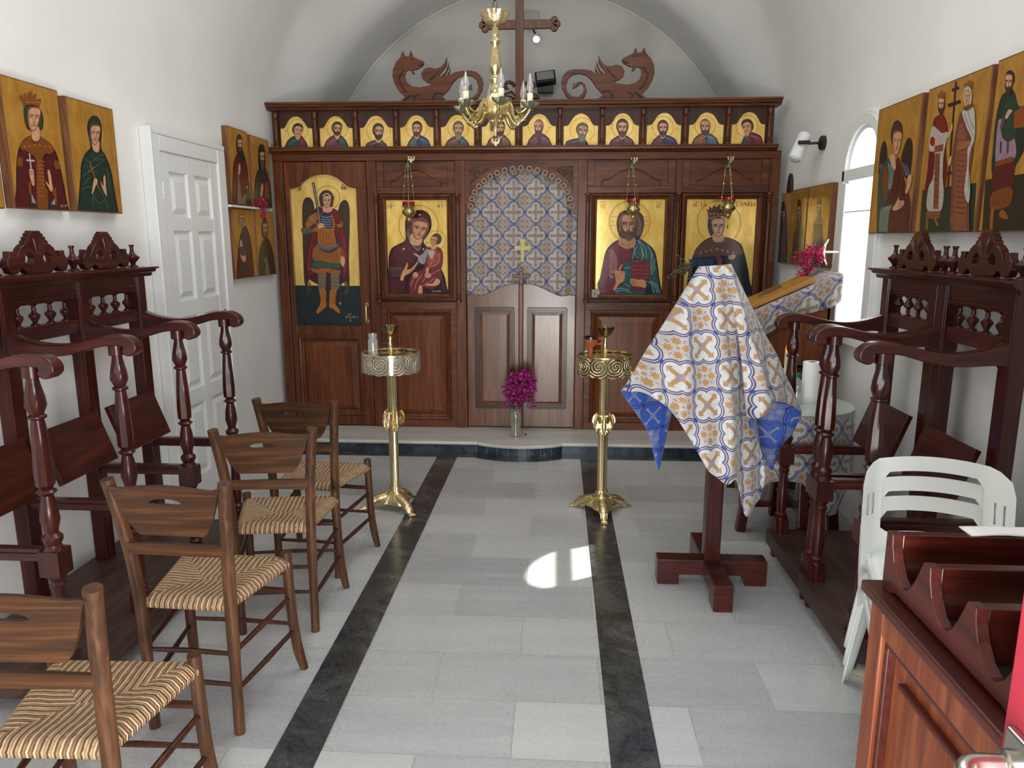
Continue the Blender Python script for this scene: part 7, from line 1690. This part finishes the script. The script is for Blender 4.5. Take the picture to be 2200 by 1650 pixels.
# ------------------------------------------------------------------ stacked white plastic chairs
def plastic_chair(label):
    t = thing('plastic_chair', label, 'chair', group='stacked white plastic chairs')
    # seat shell: a shallow dished square with turned-down rim
    rows = []; n = 17
    for i in range(n):
        r = []
        for j in range(n):
            u, v = j / (n - 1) * 2 - 1, i / (n - 1) * 2 - 1
            k = 0.88 + 0.12 * (1 - v) / 2
            rx = 0.215 * k; sx, sy = u * rx, v * 0.205
            q = max(abs(u), abs(v)); dish = -0.012 * (1 - u * u) * (1 - v * v)
            cr = 1 - 0.06 * (abs(u) * abs(v)) ** 4
            z = 0.40 + dish + (0.0 if q < 0.99 else -0.006) - (0.012 * max(0, -v) ** 3)
            r.append(Vector((sx * cr, sy * cr, z)))
        rows.append(r)
    rim = []
    ed = [rows[0][j] for j in range(n)] + [rows[i][-1] for i in range(1, n)] + [rows[-1][j] for j in range(n - 2, -1, -1)] + [rows[i][0] for i in range(n - 2, 0, -1)]
    m = MB(); m.sheet(rows)
    m.sheet([ed, [Vector((p.x * 1.02, p.y * 1.02, p.z - 0.012)) for p in ed], [Vector((p.x * 1.025, p.y * 1.025, p.z - 0.045)) for p in ed]], wrap=True)
    o = m.build('seat', M['plastic'], t, sharp=60); s = o.modifiers.new('shell', 'SOLIDIFY'); s.thickness = 0.004; s.offset = -1
    for sx in (-1, 1):
        for sy, top, foot in ((-1, (0.20, -0.19), (0.215, -0.235)), (1, (0.19, 0.18), (0.225, 0.235))):
            m = MB(); a = Vector((sx * top[0], top[1], 0.395)); b = Vector((sx * foot[0], foot[1], 0.0)); rows = []
            for k in range(7):
                p = a.lerp(b, k / 6); w = 0.046 - 0.022 * k / 6; ox, oy = -sx * w, -sy * w
                rows.append([Vector((p.x + ox * 1.0, p.y + 0.002, p.z)), Vector((p.x + ox * 0.3, p.y, p.z)), Vector((p.x, p.y + oy * 0.08, p.z)), Vector((p.x + sx * 0.002, p.y + oy * 0.3, p.z)), Vector((p.x, p.y + oy, p.z))])
            m.sheet(rows); o = m.build('leg', M['plastic'], t, sharp=70); s = o.modifiers.new('shell', 'SOLIDIFY'); s.thickness = 0.005; s.offset = 0
    # back: rounded panel with curved slots, bowed round the sitter
    def arch(x0, x1, z0, z1, bow, r, n=10):
        pts = []
        for k in range(n + 1): u = k / n; x = x0 + (x1 - x0) * u; pts.append((x, z1 + bow * (1 - (2 * u - 1) ** 2) - (r if k in (0, n) else 0)))
        for k in range(n + 1): u = 1 - k / n; x = x0 + (x1 - x0) * u; pts.append((x, z0 + bow * (1 - (2 * u - 1) ** 2) + (r * 0.6 if k in (0, n) else 0)))
        return pts
    rim = [(-0.225, 0.36), (-0.232, 0.52), (-0.232, 0.635), (-0.222, 0.68), (-0.195, 0.703)] + [(-0.17 + 0.34 * k / 10, 0.711 + 0.014 * (1 - (2 * k / 10 - 1) ** 2)) for k in range(11)] + [(0.195, 0.703), (0.222, 0.68), (0.232, 0.635), (0.232, 0.52), (0.225, 0.36)]
    hp = arch(-0.155, 0.155, 0.46, 0.664, 0.012, 0.028, 14)
    holes = [hp]
    for x in (-0.186, -0.208, 0.186, 0.208): holes.append([(x - 0.003, 0.53), (x + 0.003, 0.53), (x + 0.003, 0.60), (x - 0.003, 0.60)])
    vs, fs = shape([rim] + holes, 0.004)
    bm = bmesh.new(); vv_ = [bm.verts.new(v) for v in vs]
    for f in fs:
        try: bm.faces.new([vv_[i] for i in f])
        except ValueError: pass
    bmesh.ops.remove_doubles(bm, verts=bm.verts, dist=1e-5)
    for x in [-0.22 + 0.02 * k for k in range(23)]:
        bmesh.ops.bisect_plane(bm, geom=bm.verts[:] + bm.edges[:] + bm.faces[:], plane_co=(x, 0, 0), plane_no=(1, 0, 0))
    for v in bm.verts:
        x, z, d = v.co.x, v.co.y, v.co.z
        v.co = Vector((x * (1 - 0.35 * max(0, abs(x) - 0.16)), 0.195 + 0.20 * (z - 0.40) - 0.55 * x * x - (max(0, abs(x) - 0.17) * 0.9) + d, z))
    me = bpy.data.meshes.new('backrest'); bm.to_mesh(me); bm.free(); me.materials.append(M['plastic'])
    me.polygons.foreach_set('use_smooth', [True] * len(me.polygons)); me.set_sharp_from_angle(angle=R(50))
    o = bpy.data.objects.new('backrest', me); C.objects.link(o); o.parent = t
    return t
pc = plastic_chair('white plastic chair, bottom of the stack behind the candle desk')
PX, PY, PR = 1.232, 2.262, R(-13)
pc.location = (PX, PY, 0); pc.rotation_euler = (0, 0, PR)
dup(pc, (PX, PY + 0.003, 0.070), PR, 'white plastic chair, middle of the stack behind the candle desk')
p3 = dup(pc, (PX, PY + 0.006, 0.140), PR, 'white plastic chair with a yellowed seat stain, top of the stack')
m = MB(); sc_ = NT('yellow_stain'); sc_.set(Base_Color=lin4((214, 206, 150)), Roughness=0.5)
st_ = [(0.06 * math.cos(a) * (1 + .2 * math.sin(3 * a)) - 0.10, 0.04 * math.sin(a) * (1 + .2 * math.cos(2 * a)) + 0.02, 0.3965) for a in [2 * PI * k / 24 for k in range(24)]]
m.add(st_, [tuple(range(24))]); s_o = m.build('stain', sc_.m, p3)
# wad of folded paper under the stall's foot
wp = onZ(1840, 1446, 0.0); m = MB()
for k in range(3): m.box(-0.04, 0.04, -0.03, 0.03, k * 0.004, k * 0.004 + 0.003, 0, Matrix.Translation((wp.x + 0.03, wp.y - 0.0, 0)) @ Matrix.Rotation(0.3 + 0.4 * k, 4, 'Z'))
tag(m.build('folded_paper', plain('newsprint', (196, 190, 166), 0.8)), 'wad of folded newspaper on the floor by the stack of white chairs', 'paper')

# ------------------------------------------------------------------ candle desk with its sorting rack
QX0, QX1, QY0, QY1, QZ = 0.672, 1.25, 0.93, 1.55, 0.87
t = thing('candle_desk', 'red-brown wooden candle desk with panelled side in the lower right corner', 'desk', ((QX0 + QX1) / 2, (QY0 + QY1) / 2, 0))
ox, oy = -t.location.x, -t.location.y
def qb(m, a, b, c, d, e, f): m.box(a + ox, b + ox, c + oy, d + oy, e, f)
m = MB(); qb(m, QX0 - 0.002, QX1, QY0, QY1, QZ - 0.025, QZ); m.build('top', M['pangd'], t, bevel=0.005)
m = MB(); qb(m, QX0 + 0.045, QX1 - 0.02, QY0 + 0.02, QY1 - 0.02, 0.02, QZ - 0.026); m.build('carcass', M['panga'], t)
m = MB(); x0, x1 = QX0 + 0.018, QX0 + 0.045
qb(m, x0, x1, QY1 - 0.075, QY1 - 0.015, 0.0, QZ - 0.026); qb(m, x0, x1, QY0 + 0.015, QY0 + 0.075, 0.0, QZ - 0.026); qb(m, x0, x1, QY0 + 0.075, QY1 - 0.075, QZ - 0.095, QZ - 0.026); qb(m, x0, x1, QY0 + 0.075, QY1 - 0.075, 0.0, 0.09)
m.build('side_frame', M['panga'], t, bevel=0.004)
m = MB(); a, b = QX0 + 0.036, QX0 + 0.046
qb(m, a - 0.010, b, QY0 + 0.078, QY1 - 0.078, QZ - 0.112, QZ - 0.097); qb(m, a - 0.010, b, QY0 + 0.078, QY1 - 0.078, 0.092, 0.107); qb(m, a - 0.010, b, QY0 + 0.078, QY0 + 0.093, 0.107, QZ - 0.112); qb(m, a - 0.010, b, QY1 - 0.093, QY1 - 0.078, 0.107, QZ - 0.112)
qb(m, a - 0.006, b, QY0 + 0.14, QY1 - 0.14, QZ - 0.172, QZ - 0.16)
pn = m.build('panel_moulding', M['pangd'], t, bevel=0.003)
t = thing('candle_rack', 'dark red wooden rack of scooped candle compartments standing on the candle desk', 'candle rack', (0.70, 1.3, QZ + 0.0012))
BY = [1.505, 1.347, 1.193, 1.037]; zt, zb_ = 0.995 - QZ, 0.02
pr = [(BY[0] + 0.012 - 1.3, 0.0), (BY[0] + 0.012 - 1.3, zt)]
for k in range(3):
    y0, y1 = BY[k] - 0.014 - 1.3, BY[k + 1] + 0.012 - 1.3; w = y0 - y1
    pr += [(y0, zt)] + [(y0 - w * a, zt - 0.088 * b) for a, b in ((.03, .3), (.12, .6), (.28, .88), (.45, 1.0), (.58, .97), (.72, .80), (.84, .5), (.94, .2))] + [(y1, zt)]
pr += [(BY[3] - 0.02 - 1.3, zt), (BY[3] - 0.02 - 1.3, 0.0), (BY[3] - 1.3, -0.0), (BY[3] + .05 - 1.3, 0.012), (BY[0] - .05 - 1.3, 0.012), (BY[0] - 1.3 - 0.02, 0.0)]
for nm, x in (('near_side', 0.0), ('far_side', 0.50)):
    vs, fs = shape([pr], 0.022, 0.002, 1); m = MB(); m.add([YZ @ v for v in vs], fs, 0, False, Matrix.Translation((x + 0.011, 0, 0))); m.build('side_board', M['pangd'], t)
for y in BY:
    m = MB(); m.box(0.0225, 0.489, y - 1.3 - 0.013, y - 1.3 + 0.011, 0.014, zt - 0.0005); m.build('divider', M['mahox'], t, bevel=0.002)
m = MB(); m.box(0.0225, 0.489, BY[3] - 1.3, BY[0] - 1.3, 0.013, 0.02); m.build('rack_floor', plain('dark_felt', (34, 32, 38), 0.8), t)
for i, (dy, n) in enumerate(((-0.075, 2), (-0.23, 3))):
    for j in range(n):
        m = MB(); y = BY[i] - 0.072 - 0.012 * j; m.tube([(0.74, y, QZ + 0.026), (0.95 + 0.03 * j, y + 0.004, QZ + 0.026)], 0.0035, 8)
        tag(m.build('thin_candle', M['candle']), ('thin pale candle lying in the furthest compartment of the candle rack', 'thin pale candle lying in the middle compartment of the candle rack')[i], 'candle', ('candles in the furthest rack compartment', 'candles in the middle rack compartment')[i])
m = MB(); rows = []
for i in range(6):
    rows.append([Vector((0.86 + 0.3 * j / 12, BY[0] - 0.01 + 0.05 * i / 5, QZ + zt + 0.003 + 0.022 * (j / 12) * (0.6 + .4 * math.sin(j)) * (1 - i / 9))) for j in range(13)])
m.sheet(rows); o = m.build('folded_cloth', M['paper'], fix=False); s = o.modifiers.new('thick', 'SOLIDIFY'); s.thickness = 0.003
tag(o, 'white folded cloth lying over the furthest board of the candle rack', 'cloth')

# ------------------------------------------------------------------ red entrance door standing open on the right
m = MB(); m.box(0.578, 0.624, -0.05, 0.885, 0.0, 2.1); o = struct('door_2', m, M['redp'], bevel=0.004)
m = MB(); m.box(0.566, 0.578, 0.815, 0.862, 0.85, 1.003); m.build('handle_plate', M['steel'], o, bevel=0.003)
m = MB(); m.tube(spline([(0.568, 0.842, 0.963), (0.545, 0.842, 0.963), (0.520, 0.842, 0.962), (0.506, 0.832, 0.960), (0.503, 0.812, 0.956), (0.503, 0.76, 0.954), (0.504, 0.71, 0.956)], 4), 0.0115, 12); m.lathe([(0.018, 0), (0.018, 0.008), (0.013, 0.012)], 16, (0, 0, 0), Matrix.Translation((0.567, 0.842, 0.963)) @ Matrix.Rotation(R(-90), 4, 'Y')); m.build('door_handle', M['steel'], o)
